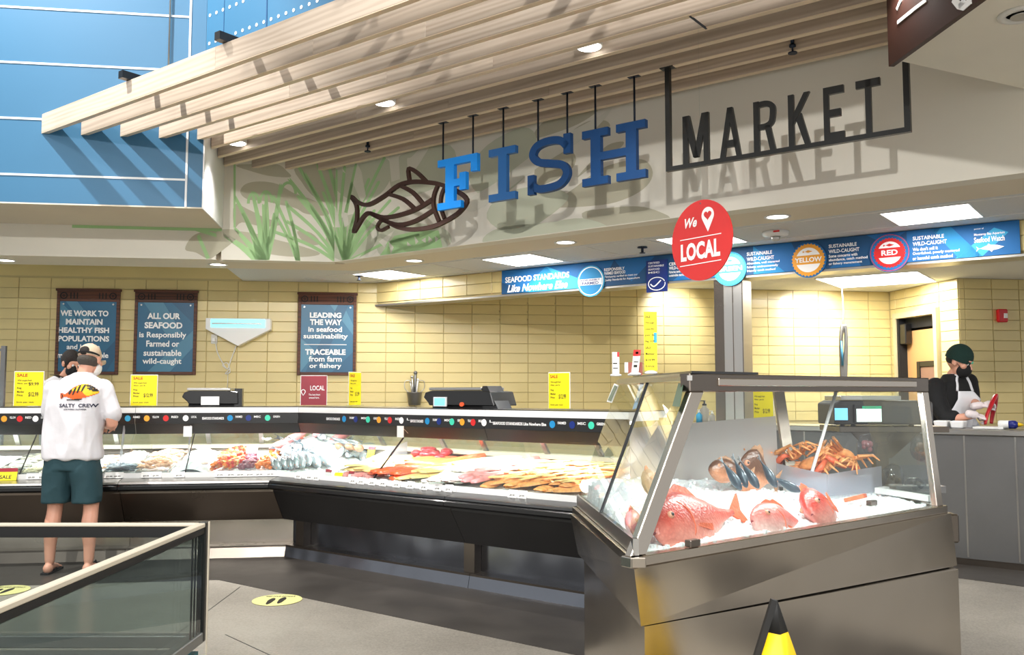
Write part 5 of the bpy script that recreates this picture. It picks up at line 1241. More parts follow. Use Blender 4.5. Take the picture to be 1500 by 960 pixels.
sk = Spawn(skewer()); fill(sk, A, NA0, pxA(312), pxA(344), -.0, .68, 4, 4, 'orange and red seafood skewer right of the snowy ice heap', 'skewers right of the ice heap', rz=-.3, rzj=.15, z=.022, heap=.04, layers=2)
oc = Spawn(chunk('octopus_piece', '', 'octopus', (.028, .022, .018), 'octopus')); fill(oc, A, NA0, pxA(348), pxA(370), -.02, .62, 5, 9, 'dark purple octopus piece between skewers and orange pieces', 'octopus pieces', rzj=3, z=.025, zj=.03, heap=.03)
co = Spawn(chunk('marinated_piece', '', 'seafood', (.026, .022, .018), 'chunk_orange')); fill(co, A, NA0, pxA(373), pxA(397), -.02, .66, 5, 9, 'orange marinated seafood piece left of the silver fish', 'orange marinated pieces', rzj=3, z=.025, zj=.03, heap=.03)
shellA.flush(); shellB.flush(); shrp.flush(); scal.flush(); strip.flush(); squid.flush(); sk.flush(); oc.flush(); co.flush()
# corner mound of whole fish
cc = AB(NA0 + .42, NB0 + .42); ccA = A.M.inverted() @ cc
def mound(s_, d):
    x = s_ - (ccA.x + .08); return deck(d) + .0 + .20 * math.exp(-((x / .36) ** 2)) * max(0, min(1, (d + .02) / .6))
ice_bed(A, NA0, pxA(402), ccA.x + .52, -.02, .84, mound, amp=.02, lab='crushed ice mound in the corner under the whole fish', step=.02)
def corner_ok(s_, d, m_=0):  # inside the case footprint of A or B
    w = A.w((s_, NA0 + d, 0)); return (B.M.inverted() @ w).y > NB0 - .04 + m_
sf = Spawn(fish('', .30, .085, .05, 'fish_silver', 'fish_back'))
grp = 'silver whole fish on the corner ice'
for k in range(9):
    s_ = pxA(398) + .055 * k; d = .10 + .02 * (k % 2)
    if corner_ok(s_, d): sf.at(TM(A, (s_, NA0 + d, mound(s_, d) + .06), math.pi + rnd.uniform(-.15, .15), rnd.uniform(-.75, -.55), rnd.uniform(.6, 1.0)), 'silver whole fish in the front row of the corner ice mound, head down', grp)
for k in range(30):
    s_ = pxA(405) + rnd.uniform(0, .85); d = rnd.uniform(.25, .74)
    if corner_ok(s_, d, .08): sf.at(TM(A, (s_, NA0 + d, mound(s_, d) + .035), rnd.uniform(-2.6, -.6) if k % 2 else rnd.uniform(2.4, 3.6), rnd.uniform(-.5, -.2), rnd.uniform(-.4, .9)), 'silver whole fish lying higher on the corner ice mound', 'silver whole fish higher on the corner mound')
sf.flush()
pk = Spawn(fish('', .34, .12, .075, 'pink_fish', 'snapper_fin', 'pink_whole_fish')); 
for k, (px, py, d, rz) in enumerate(((437, 642, .62, 2.2), (474, 640, .60, 2.5), (420, 648, .55, 1.9), (505, 645, .62, 2.0))):
    p = A.n(px, py, NA0 + d); h = mound(p.x, d) + .06
    pk.at(TM(A, (p.x, NA0 + d, h), rz, -.3, .4), 'pink whole fish near the back of the corner mound, ' + ('left of the seam', 'under the dark strip end', 'furthest left', 'furthest right')[k], 'pink whole fish')
pk.flush()
stk = Spawn(chunk('fish_steak', '', 'fish steak', (.05, .045, .03), 'rock_brown'))
for k, px in enumerate((497, 512, 526, 470)):
    d = .58 - .02 * k; p = B.n(px, 655, NB0 + d); stk.at(TM(B, (p.x, NB0 + d, deck(d) + .12), k, 0, .4), 'brownish skin-on fish steak on the corner mound, %s from the left' % ('second', 'third', 'fourth', 'first')[k], 'fish steaks on the corner mound')
stk.flush()
# acrylic divider and angled-case fish
s_ = pxB(500); tag(MB().hexa([(s_ - .003, NB0 - .06, deck(-.06)), (s_ + .003, NB0 - .06, deck(-.06)), (s_ + .003, NB0 + .74, deck(.74)), (s_ - .003, NB0 + .74, deck(.74))], [(s_ - .003, NB0 - .06, deck(-.06) + .06), (s_ + .003, NB0 - .06, deck(-.06) + .06), (s_ + .003, NB0 + .74, deck(.74) + .16), (s_ - .003, NB0 + .74, deck(.74) + .16)]).build('acrylic_divider', 'acrylic', fr=B), 'clear acrylic divider between the whole fish and the fillets', 'divider')
yf = Spawn(lens(.42, .12, .022, 'yellow_fillet', 'fish_fillet', '', 'fillet', .4)); of = Spawn(lens(.22, .12, .018, 'orange_fish', 'orange_fillet', '', 'fillet', .45))
sl = Spawn(lens(.52, .15, .034, 'salmon', 'salmon_side', '', 'salmon', .4)); wf_ = Spawn(lens(.26, .10, .026, 'white_fillet', 'white_fish_fillet', '', 'fillet', .45)); pf = Spawn(lens(.17, .08, .026, 'pink_fish', 'pink_fillet', '', 'fillet', .5))
fill(yf, B, NB0, pxB(503), pxB(545), .1, .6, 3, 2, 'long pale yellow fillet beside the acrylic divider', 'pale yellow fillets by the divider', rz=-.35, rzj=.12, z=.03, layers=2)
fill(pf, B, NB0, pxB(500), pxB(552), -.04, .12, 5, 2, 'pink fillet piece at the front edge near the yellow card', 'pink pieces at the front edge', rz=.4, rzj=.5, z=.02)
tu = Spawn(chunk('tuna_piece', '', 'tuna', (.055, .05, .035), 'tuna_red'))
fill(tu, B, NB0, pxB(528), pxB(572), .52, .72, 3, 2, 'deep red tuna chunk at the back of the salmon case', 'red tuna chunks', rzj=2, z=.06, zj=.04, layers=2)
fill(sl, B, NB0, pxB(556), pxB(606), .02, .62, 3, 2, 'long orange salmon side left of the yellow fillets', 'long salmon sides', rz=-.42, rzj=.1, z=.035, layers=2)
fill(yf, B, NB0, pxB(604), pxB(640), .0, .66, 3, 2, 'long yellow fillet between the salmon sides and the white fillets', 'long yellow fillets mid case', rz=-.42, rzj=.1, z=.035, layers=2, sc0=1.1)
fill(sl, B, NB0, pxB(626), pxB(645), .38, .66, 2, 1, 'narrow salmon side behind the yellow fillets', 'narrow salmon sides behind the yellow fillets', rz=-.45, rzj=.1, z=.05, sc0=.9)
fill(wf_, B, NB0, pxB(640), pxB(688), -.08, .70, 5, 5, 'white fish fillet piled left of the pink pieces', 'white fillets in the middle of the angled cases', rz=-.4, rzj=.4, z=.03, layers=2, heap=.05)
fill(pf, B, NB0, pxB(668), pxB(712), -.07, .70, 4, 8, 'pink and white fish piece left of the orange fillets', 'pink pieces left of the orange fillets', rz=-.6, rzj=.6, z=.045, zj=.02, heap=.03)
fill(of, B, NB0, pxB(708), pxB(846), -.05, .70, 8, 8, 'orange fillet in the big pile next to the glass island', 'orange fillets in the right-hand case', rz=-.8, rzj=1.0, z=.028, zj=.02, layers=1, heap=.03)
fill(yf, B, NB0, pxB(715), pxB(840), .02, .68, 8, 5, 'pale yellow fillet lying among the orange fillets', 'pale fillets among the orange ones', rz=-.9, rzj=.6, z=.07, sc0=.42, heap=.03)
for q in (yf, of, sl, wf_, pf, tu): q.flush()
# ------------------------------------------------------------------ price cards on the front rail
def card(fr, px, n, h0, w, h, m_, lab, head=None, rot=0, tilt=-.35, grp='white price cards on the case rail', text=None):
    p = fr.n(px, 705, n); t = thing('price_card', lab, 'price card', (p.x, n, h0), fr, group=grp); c = MB(); c.box(-w / 2, w / 2, -.002, .002, 0, h)
    M0 = Matrix.Translation((p.x, n, h0)) @ Matrix.Rotation(tilt, 4, 'X') @ Matrix.Rotation(rot, 4, 'Z'); c.xf(M0); c.build('card', m_, t, fr)
    if head: c = MB(); c.box(-w / 2, w / 2, -.003, .0025, h * .72, h * 1.02); c.xf(M0); c.build('card_header', head, t, fr)
    tx = MB(); put_text(tx, text or '$9.99', -w * .3, w * .25, h * .15, h * .45, -.0032, bold=.02); tx.xf(M0); tx.build('lettering', 'ink', t, fr)
    return t
ps = [46, 62, 160, 172, 214, 228, 262, 322, 338, 352, 366, 380, 396, 412]
ORD = ['leftmost', 'second', 'third', 'fourth', 'fifth', 'sixth', 'seventh', 'eighth', 'ninth', 'tenth', 'eleventh', 'twelfth', 'thirteenth', 'rightmost']
for k, px in enumerate(ps): card(A, px, NA0 - .14, .696, .085, .05, 'price_card', 'small white price card on the rail of the straight cases, ' + ORD[k] + ('' if k in (0, 13) else ' from the left'))
card(A, 8, NA0 - .16, .69, .16, .10, 'yellow_paper', 'large yellow price card with maroon header at the left edge', 'maroon', grp='yellow price cards', text='SALE')
for k, px in enumerate([436, 452, 462, 516, 528, 544, 560, 580, 600, 620, 640, 656, 750, 764]): card(B, px, NB0 - .14, .69, .075, .055, 'price_card', 'small white price card on the rail of the angled cases, ' + ORD[k] + ('' if k in (0, 13) else ' from the left'), grp='white price cards on the angled rail')
card(B, 478, NB0 - .10, .70, .07, .08, 'price_card', 'white price card with maroon header left of the yellow card', 'maroon', grp='maroon-headed cards')
card(B, 493, NB0 - .12, .69, .09, .075, 'yellow_paper', 'yellow price card at the front near the corner', None, grp='yellow price cards', text='SALE')
card(B, 512, NB0 - .10, .70, .06, .08, 'price_card', 'white price card with maroon header right of the yellow card', 'maroon', grp='maroon-headed cards')
p_ = B.n(541, 664, NB0 + .4); card(B, 541, NB0 + .4, p_.z - .04, .08, .095, 'yellow_paper', 'yellow price card with red header standing among the fillets', 'maroon', grp='yellow price cards', text='SALE')
for px, py, d in ((368, 658, .5), (384, 667, .35)):
    p_ = A.n(px, py, NA0 + d); card(A, px, NA0 + d, p_.z - .04, .10, .08, 'price_card', 'white price card standing %s the marinated pieces' % ('behind' if d > .4 else 'among'), None, grp='cards standing in the seafood')
for px, fr, n0 in ((274, A, NA0), (583, B, NB0)):
    p_ = fr.n(px, 630, n0 + .1); t = thing('hanging_tag', 'small white tag hanging inside the glass ' + ('of the straight case' if fr is A else 'of the salmon case'), 'tag', (p_.x, n0 + .16, p_.z - .05), fr)
    MB().box(p_.x - .035, p_.x + .035, n0 + .125, n0 + .129, p_.z - .06, p_.z + .03).build('tag_card', 'price_card', t, fr)
    MB().tube([(p_.x, n0 + .13, p_.z + .03), (p_.x, n0 + .235, 1.06)], .0015, 4).build('tag_string', 'wire_white', t, fr)
# ------------------------------------------------------------------ signs and machines on the canopy tops
ZT = 1.2745
def sheet(lab, fr, n, x0, yt, x1, yb, m_, rows, grp, base=True, z0=None, rot=0, cat='sign', name='price_sheet', tm='ink', logo=None):
    a, b_, c = fr.n(x0, yb, n), fr.n(x0, yt, n), fr.n(x1, yb, n); z0 = ZT if z0 is None else z0; w = c.x - a.x; h = b_.z - z0; cx = (a.x + c.x) / 2
    t = thing(name, lab, cat, (cx, n, z0), fr, group=grp); M0 = Matrix.Translation((cx, n, z0)) @ Matrix.Rotation(rot, 4, 'Z')
    if rot: w /= math.cos(rot)
    if base: mb = MB().box(-w / 2 - .01, w / 2 + .01, -.03, .03, 0, .008); mb.xf(M0); mb.build('holder_base', 'glass_case', t, fr)
    mb = MB().box(-w / 2, w / 2, -.002, .002, .008, h); mb.xf(M0); sh = mb.build('sheet', m_, t, fr)
    mb = MB().box(-w / 2 - .006, w / 2 + .006, .003, .005, .008, h + .006); mb.xf(M0); mb.build('plastic_sleeve', 'white', t, fr)
    mb = MB()
    for s_, u0, u1, v0, v1 in rows: put_text(mb, s_, -w / 2 + u0 * w, -w / 2 + u1 * w, h * v0, h * v1, -.0028, bold=.015)
    mb.xf(M0); mb.build('lettering', tm, sh, fr)
    if logo: mb = MB(); logo(mb, w, h); mb.xf(M0); mb.build('print', 'ink_red', sh, fr)
    return t
def sale(mb, w, h): put_text(mb, 'SALE', -w * .42, -w * .05, h * .86, h * .95, -.0029, bold=.03)
rows = [('Wild caught fresh', .1, .6, .72, .78), ('fillets  per lb', .1, .55, .64, .69), ('Reg', .1, .25, .5, .56), ('Member', .1, .35, .4, .46), ('Price', .1, .3, .3, .36), ('$12.99', .5, .85, .28, .42), ('limit per visit', .1, .7, .1, .15)]
sheet('yellow sale sheet in front of the white-shirted worker', A, NA0 + .42, 20, 545, 62, 595, 'yellow_paper', rows + [('$9.99', .5, .85, .6, .7)], 'yellow sale sheets', logo=sale)
sheet('yellow sale sheet right of the man in shorts', A, NA0 + .42, 191, 550, 229, 596, 'yellow_paper', rows, 'yellow sale sheets', logo=sale)
sheet('narrow yellow sale sheet right of the maroon LOCAL sign', A, NA0 + .5, 511.5, 546, 528, 593, 'yellow_paper', rows, 'yellow sale sheets', rot=.9, logo=sale)
sheet('yellow sale sheet between the black scale and the glass island', B, NB0 + .42, 804, 547, 834, 601, 'yellow_paper', rows, 'yellow sale sheets', logo=sale)
def pin2(mb, w, h): 
    cx, cz, r = -w * .3, h * .56, h * .075
    stroke(mb, [(cx + r * math.cos(R(a_)), cz + r * math.sin(R(a_))) for a_ in range(-40, 221, 20)] + [(cx, cz - r * 1.9)], .008, -.0035, -.0028, True)
sheet('maroon counter sign reading LOCAL with white letters', A, NA0 + .42, 440.5, 551, 478, 597, 'maroon', [('LOCAL', .36, .92, .52, .68), ('The best from', .3, .75, .35, .41), ('around here.', .32, .72, .25, .31)], 'maroon counter sign', tm='white_bright', logo=None, base=False, name='counter_sign')
a = A.n(450, 574, NA0 + .418); mb = MB(); cx, cz, r = a.x - .035, a.z, .018
stroke(mb, [(cx + r * math.cos(R(a_)), cz + r * math.sin(R(a_))) for a_ in range(-40, 221, 20)] + [(cx, cz - r * 1.9)], .007, NA0 + .4155, NA0 + .4165, True)
mb.build('pin_print', 'white_bright', [o for o in COL.objects if o.name == 'counter_sign'][0], A)
def scale(lab, fr, n, x0, x1, wedge, scr=(.32, .62)):
    a, c = fr.n(x0, 590, n), fr.n(x1, 590, n); w = c.x - a.x; t = thing('weighing_scale', lab, 'scale', ((a.x + c.x) / 2, n, ZT), fr, group='black weighing scales')
    z = ZT; mb = MB(); mb.ext_y([(a.x + .05, z + .04), (a.x, z + .085), (a.x + .02, z + .125), (a.x + w * .12, z + .14), (a.x + w * .78, z + .14), (a.x + w * .92, z + .13), (a.x + w * (.97 if wedge else .93), z + .02), (a.x + .06, z + .02)], n, n + .3)
    mb.build('body', 'black', t, fr, bevel=.006)
    MB().box(a.x + w * .08, a.x + w * .80, n + .0, n + .3, z + .142, z + .165).build('weighing_plate', 'steel_plain', t, fr, bevel=.004)
    MB().box(a.x + w * .10, a.x + w * .9, n + .03, n + .27, z, z + .02).build('feet_plate', 'black_matte', t, fr)
    s_ = MB().box(a.x + w * scr[0], a.x + w * scr[1], n - .012, n, z + .012, z + .088).build('display', 'white', t, fr)
    MB().box(a.x + w * scr[0] + .012, a.x + w * scr[1] - .012, n - .014, n - .012, z + .02, z + .08).build('screen', 'screen_blue' if wedge else 'screen_white', s_, fr)
    if wedge:
        MB().hexa([(a.x + w * .80, n + .02, z), (a.x + w, n + .02, z), (a.x + w, n + .2, z), (a.x + w * .8, n + .2, z)], [(a.x + w * .80, n + .02, z + .175), (a.x + w * .86, n + .02, z + .175), (a.x + w * .86, n + .2, z + .175), (a.x + w * .8, n + .2, z + .175)]).build('operator_console', 'black', t, fr)
        MB().disc((a.x + w * .55, z + .03), .022, .018, n - .01, n, 14).build('orange_sticker', 'salmon', t, fr)
    else: MB().box(a.x + w * .86, a.x + w * .99, n + .02, n + .1, z, z + .16).build('operator_console', 'black', t, fr)
scale('black counter scale with a white screen above the skewers', A, NA0 + .40, 266, 355, False)
scale('black counter scale with a light blue screen above the salmon case', B, NB0 + .42, 620, 727, True, (.16, .34))
# utensil holder on the tiled wall
p = A.n(607, 580, NA_W - .06); t = thing('utensil_holder', 'grey wall bucket holding tools above the salmon case', 'holder', (p.x, NA_W - .1, p.z - .1), A)
x_, y_, z_ = p.x, NA_W - .09, p.z - .11
MB().lathe([(.07, z_), (.088, z_ + .14), (.092, z_ + .145), (.092, z_ + .15), (.08, z_ + .15)], (x_, y_, 0), 18).build('bucket', 'steel_grey', t, A)
for dx, h_, m_, r_ in ((-.03, .33, 'steel_plain', .012), (.01, .38, 'steel_grey', .016), (.04, .3, 'white', .01), (-.05, .27, 'steel_plain', .008)):
    MB().tube([(x_ + dx * .4, y_, z_ + .1), (x_ + dx, y_, z_ + h_)], r_, 7).ball((x_ + dx, y_, z_ + h_), r_ * 1.5, 8, 6).build('tool', m_, t, A)
for sg in (-1, 1): MB().tube(smooth2([(x_ + sg * .07, y_, z_ + .15), (x_ + sg * .115, y_, z_ + .2), (x_ + sg * .11, y_, z_ + .28), (x_ + sg * .05, y_, z_ + .29)], False, 4), .005, 5).build('wire_handle', 'steel_plain', t, A)
# grey rack post at the left edge
p = A.n(4, 560, 8.95); x_ = p.x
t = thing('wire_rack', 'grey metal rack corner at the left picture edge', 'rack', (x_, 8.95, 0), A)
MB().box(x_ - .02, x_ + .02, 8.93, 8.97, 0, A.n(4, 507, 8.95).z).build('post', 'steel_grey', t, A)
for z_ in (A.n(4, 510, 8.95).z - .03, A.n(4, 547, 8.95).z, 1.0, .4): MB().box(x_ - .7, x_ - .02, 8.935, 8.965, z_, z_ + .025).build('rail', 'steel_grey', t, A)
MB().box(x_ - .74, x_ - .70, 8.93, 8.97, 0, A.n(4, 507, 8.95).z).build('post', 'steel_grey', t, A)
# ================================================================== GLASS FISH ISLAND IN THE FOREGROUND
V3 = lambda x, y, z: Vector((x, y, z))
RA, RB, RC, RD = V3(.397, 3.0, .85), V3(.291, 4.34, .85), V3(2.12, 4.37, .85), V3(2.12, 5.10, .85)
HA, HB, HC, HD = V3(.68, 3.40, 1.47), V3(.565, 4.72, 1.47), V3(2.09, 4.46, 1.47), V3(2.03, 5.2, 1.47)
eAC = (RC - RA).normalized(); nAC = V3(-eAC.y, eAC.x, 0); eAB = (RB - RA).normalized()
isl = thing('fish_island_case', 'slanted glass and steel island case holding red fish on ice', 'display case', (1.2, 4.1, 0))
K2A, K2B, K2C = W.h(939, 918, .615), W.h(847, 812, .603), W.h(1402, 829, .557); K2D = V3(2.2, 5.15, .57)
RZ = V3(0, 0, .035)
MB().hexa([K2A, K2C, K2D, K2B], [RA - RZ + nAC * -.012, RC - RZ + V3(.01, -.01, 0), RD - RZ, RB - RZ - V3(.01, 0, 0)]).build('slanted_skirt', 'steel', isl)
def inset(p, d):
    c = V3(1.2, 4.1, 0); q = (c - V3(p.x, p.y, 0)).normalized() * d; return p + q
b4 = [inset(K2A, .025), V3(2.14, 4.33, 0), V3(2.16, 5.05, 0), inset(K2B, .03)]
MB().hexa([V3(p.x, p.y, 0) for p in b4], [V3(p.x, p.y, q.z - .006) for p, q in zip(b4, (K2A, K2C, K2D, K2B))]).build('base_cabinet', 'steel', isl)
i5 = [inset(q, .05) for q in (K2A, K2C, K2D, K2B)]
MB().hexa([V3(p.x, p.y, q.z - .0055) for p, q in zip(i5, (K2A, K2C, K2D, K2B))], [V3(p.x, p.y, q.z - .0005) for p, q in zip(i5, (K2A, K2C, K2D, K2B))]).build('shadow_gap', 'black_matte', isl)
# rim: four bars of lip
def rimbar(p, q, w=.05): 
    d = (q - p).normalized(); n = V3(-d.y, d.x, 0) * w
    return MB().hexa([p - RZ, q - RZ, q - RZ + n, p - RZ + n], [p, q, q + n, p + n])
for nm, p, q in (('rim', RA, RC), ('rim', RC, RD), ('rim', RD, RB), ('rim', RB, RA)): rimbar(p, q).build(nm, 'steel', isl, bevel=.003)
i4 = [RA + eAC * .08 + nAC * .05, RC + nAC * .05 - eAC * .05, RD + V3(-.06, -.06, 0), RB + V3(.06, -.04, 0)]
MB().hexa([p - V3(0, 0, .16) for p in i4], [p - V3(0, 0, .15) for p in i4]).build('tub_floor', 'steel_plain', isl)
# glass bottom trim on the left end
MB().bar(RA + V3(.02, .03, .03), RB + V3(.03, -.02, .03), .02, .055).build('glass_channel', 'steel_plain', isl)
# hood
def up(p, z): return V3(p.x, p.y, z)
MB().hexa([up(HA, 1.402), up(HC, 1.402), up(HC, 1.402) + nAC * .05, up(HA, 1.402) + nAC * .05], [up(HA, 1.472), up(HC, 1.472), up(HC, 1.472) + nAC * .05, up(HA, 1.472) + nAC * .05]).build('hood_front_rail', 'steel_dark', isl, bevel=.004)
MB().hexa([up(HA + eAC * .16, 1.425) - nAC * .012, up(HC, 1.425) - nAC * .012 - eAC * .14, up(HC, 1.425) - eAC * .14, up(HA, 1.425) + eAC * .16], [up(HA + eAC * .16, 1.455) - nAC * .012, up(HC, 1.455) - nAC * .012 - eAC * .14, up(HC, 1.455) - eAC * .14, up(HA, 1.455) + eAC * .16]).build('rail_cover', 'steel', isl, bevel=.003)
MB().hexa([up(HC, 1.44), up(HC, 1.44) + nAC * .05, up(HD, 1.44), up(HD, 1.44) + V3(.05, 0, 0)], [up(HC, 1.472), up(HC, 1.472) + nAC * .05, up(HD, 1.472), up(HD, 1.472) + V3(.05, 0, 0)]).build('hood_side_rail', 'steel', isl)
MB().hexa([up(HA, 1.462) + nAC * .05, up(HC, 1.462) + nAC * .05, up(HD, 1.462), up(HB, 1.462)], [up(HA, 1.4725) + nAC * .05, up(HC, 1.4725) + nAC * .05, up(HD, 1.4725), up(HB, 1.4725)]).build('roof_panel', 'steel_plain', isl)
bq = W.n(1147, 547, 3.4); tB = HA + eAC * .43
MB().hexa([up(HA, 1.4728) + eAC * .01, up(tB, 1.4728), up(tB, 1.4728) + nAC * .5, up(HB, 1.4728) + V3(.05, -.2, 0)], [up(HA, 1.482) + eAC * .01, up(tB, 1.482), up(tB, 1.482) + nAC * .5, up(HB, 1.482) + V3(.05, -.2, 0)]).build('top_board', 'black', isl)
MB().bar(up(HB, 1.455), up(HA, 1.455) , .02, .02).build('left_roof_edge', 'steel_plain', isl)
def post(nm, p, q, w, d, m_='steel'):
    a = eAC * w / 2; b_ = nAC * d
    MB().hexa([p - a, p + a, p + a + b_, p - a + b_], [q - a, q + a, q + a + b_, q - a + b_]).build(nm, m_, isl, bevel=.003)
post('corner_post', RA + eAC * .048 + nAC * .012, up(HA, 1.402) + eAC * .045, .078, .03)
post('corner_post', RC - eAC * .05 + nAC * .012, up(HC, 1.402) - eAC * .035, .062, .03)
pb, pt_ = V3(1.545, 4.90, .80), V3(1.495, 5.02, 1.462)
MB().bar(pb, pt_, .055, .04, up=(0, 1, 0)).build('rear_post', 'steel_dark', isl)
# panes
def pane(name, p, q, q2, p2, m_='glass', th=.006, nrm=None): return MB().slab([p, q, q2, p2], th, nrm).build(name, m_, isl)
gA, gB, gHA, gHB = RA + V3(.01, .05, .055), RB + V3(.03, -.02, .055), up(HA, 1.448) + V3(0, .03, 0), up(HB, 1.448)
mid0, mid1 = gA.lerp(gB, .5), gHA.lerp(gHB, .50)
pane('left_glass', gA, mid0 - eAB * .004, mid1 - eAB * .004, gHA, 'glass', .006)
pane('left_glass', mid0 + eAB * .004, gB, gHB, mid1 + eAB * .004, 'glass', .006)
MB().bar(mid0, mid1, .009, .012).build('glass_seam', 'black', isl)
pane('front_glass', RA + eAC * .09 + nAC * .03, RC - eAC * .085 + nAC * .03, up(HC, 1.40) - eAC * .07 + nAC * .01, up(HA, 1.40) + eAC * .085 + nAC * .01, 'glass', .005)
pane('right_glass', RC + V3(-.03, .06, 0), RD + V3(-.03, -.05, 0), up(HD, 1.44), up(HC, 1.44) + nAC * .05, 'glass', .005)
# clips on the front rim
for px, py in ((1012, 797), (1277, 736)):
    p = W.h(px, py + 6, .852); MB().hexa([p, p + eAC * .055, p + eAC * .055 + nAC * .03, p + nAC * .03], [p + V3(0, 0, .025), p + eAC * .055 + V3(0, 0, .025), p + eAC * .055 + nAC * .03 + V3(0, 0, .025), p + nAC * .03 + V3(0, 0, .025)]).build('glass_clip', 'steel_dark', isl, bevel=.003)
# hanging bumper at the right end
p = RC + V3(.035, .06, -.05); MB().box(p.x, p.x + .05, p.y, p.y + .25, p.z - .14, p.z).build('side_handle', 'steel_dark', isl, bevel=.008)
# stickers on the left glass
gn = (gB - gA).cross(gHA - gA).normalized()
def glp(px, py, off=.008):
    d = W._r(px, py); o = V3(0, 0, EYE); k = (gA - o).dot(gn) / d.dot(gn); return o + d * (k) - gn * off * (1 if gn.dot(d) > 0 else -1)
def gquad(pts, m_, name, off): 
    P = [glp(x, y, off) for x, y in pts]; MB().slab(P, .0008).build(name, m_, isl)
gquad([(902, 563), (909, 566), (899, 592), (891, 590)], 'white', 'sticker', .010); gquad([(903, 566), (907, 568), (898, 590), (893, 588)], 'green_label', 'sticker_print', .0125)
gquad([(997, 563), (1004, 565), (999, 598), (988, 597)], 'green_label', 'sticker', .010); gquad([(940, 563), (946, 563), (935, 600), (929, 602)], 'poster_blue2', 'sticker', .010)
# rear acrylic guard, V-shaped dividers, white support rod
a_, b_ = RB + V3(.30, .12, .0), V3(1.44, 4.84, .85)
MB().slab([a_, b_, b_ + V3(0, .04, .42), a_ + V3(0, .04, .37)], .005).build('acrylic_guard', 'acrylic_white', isl)
v0, v1, v2 = V3(1.64, 4.66, .86), V3(1.42, 4.80, .90), V3(2.03, 4.93, .86)
MB().slab([v1, v0, v0 + V3(0, 0, .115), v1 + V3(0, 0, .12)], .005).build('acrylic_divider', 'acrylic', isl)
MB().slab([v0, v2, v2 + V3(0, 0, .135), v0 + V3(0, 0, .115)], .005).build('acrylic_divider', 'acrylic', isl)
MB().tube([V3(1.58, 4.72, .98), W.n(1226, 570, 4.85)], .009, 8).build('support_rod', 'white', isl)
# ice
def inside(x, y, poly):
    c = False; n = len(poly)
    for i in range(n):
        (x1, y1), (x2, y2) = poly[i], poly[(i + 1) % n]
        if (y1 > y) != (y2 > y) and x < (x2 - x1) * (y - y1) / (y2 - y1) + x1: c = not c
    return c
ipoly = [(p.x, p.y) for p in i4]
def bed(x, y):
    d = (V3(x, y, 0) - RA).dot(nAC); t_ = max(0, min(1, d / 1.0)); h = .845 + .13 * t_ ** 1.25
    s_ = (V3(x, y, 0) - RA).dot(eAC)
    if s_ > 1.55: h -= min(.12, (s_ - 1.55) * .24) * t_
    return h + .03 * math.exp(-(((x - .75) / .3) ** 2 + ((y - 4.15) / .25) ** 2))
def poly_ice(poly, hf, step, amp, name, parent, lab):
    xs = [p[0] for p in poly]; ys = [p[1] for p in poly]; nx, ny = 1, 1
    # map a unit square on the quad
    vs, fs = [], []; N_ = int(1.6 / step)
    for j in range(N_ + 1):
        for i in range(N_ + 1):
            u, v = i / N_, j / N_
            p = (V3(*poly[0], 0).lerp(V3(*poly[1], 0), u)).lerp(V3(*poly[3], 0).lerp(V3(*poly[2], 0), u), v)
            h = hf(p.x, p.y) + (nz(p.x * 12, p.y * 12) * .8 + nz(p.x * 38, p.y * 38, 5) * .7 + nz(p.x * 90, p.y * 90, 9) * .35) * amp
            if i in (0, N_) or j in (0, N_): h = .70
            vs.append((p.x, p.y, h))
    for j in range(N_):
        for i in range(N_): a = j * (N_ + 1) + i; fs.append((a, a + 1, a + N_ + 2, a + N_ + 1))
    mb = MB(); mb.smooth = True; mb.add(vs, fs); o = mb.build(name, 'ice', parent, kind='stuff', fix=False)
    if not parent: tag(o, lab, 'ice')
    return o
poly_ice(ipoly, bed, .0125, .011, 'crushed_ice', None, 'bright crushed ice bed filling the glass island')
# small loose ice lumps
mb = MB(); lr = random.Random(3)
for k in range(900):
    u, v = lr.random(), lr.random(); p = (V3(*ipoly[0], 0).lerp(V3(*ipoly[1], 0), u)).lerp(V3(*ipoly[3], 0).lerp(V3(*ipoly[2], 0), u), v); r = lr.uniform(.005, .011)
    mb.hexa(*[[V3(p.x + math.cos(a + k) * r, p.y + math.sin(a + k) * r, bed(p.x, p.y) + z) for a in (0, 1.6, 3.1, 4.7)] for z in (-.004, r)])
tag(mb.build('ice_lumps', 'ice', kind='stuff'), 'loose lumps scattered over the ice of the glass island', 'ice')
# white inner tray rim at the right
tag(MB().bar(V3(2.0, 4.86, .868), V3(2.10, 4.5, .868), .03, .03).bar(V3(1.98, 4.86, .868), V3(2.06, 4.93, .868), .03, .03).build('tray_rim', 'white', kind=None), 'white tray edge showing right of the ice in the island', 'tray')
# fish in the island
def place(root, tail, head, back, lab=None):
    y = (head - tail).normalized(); x = (back - y * back.dot(y)).normalized(); z = x.cross(y)
    M = Matrix((x, y, z)).transposed().to_4x4(); M.translation = (tail + head) / 2
    root.matrix_world = M; PW[root] = M
    if lab: root['label'] = lab
f1h, f1t = W.h(958, 786, .885), W.h(1086, 748, .905)
big = fish('big red snapper lying on ice behind the left corner post', (f1h - f1t).length * 1.02, .25, .10, 'snapper_big', 'snapper_fin', 'red_snapper', 'fish', mouth=True, seg=18); place(big, f1t + V3(0, 0, .0), f1h + V3(0, 0, .025), V3(-.1, .55, .8))
h2 = W.h(1103, 768, .875); f2 = fish('pale pink snapper head poking from ice at the centre of the island', .56, .20, .10, 'snapper_light', 'snapper_fin', 'pink_snapper', 'fish', mouth=True, seg=20); place(f2, h2 + V3(.40, .34, -.11), h2 + V3(0, 0, .02), V3(-.55, -.0, .8))
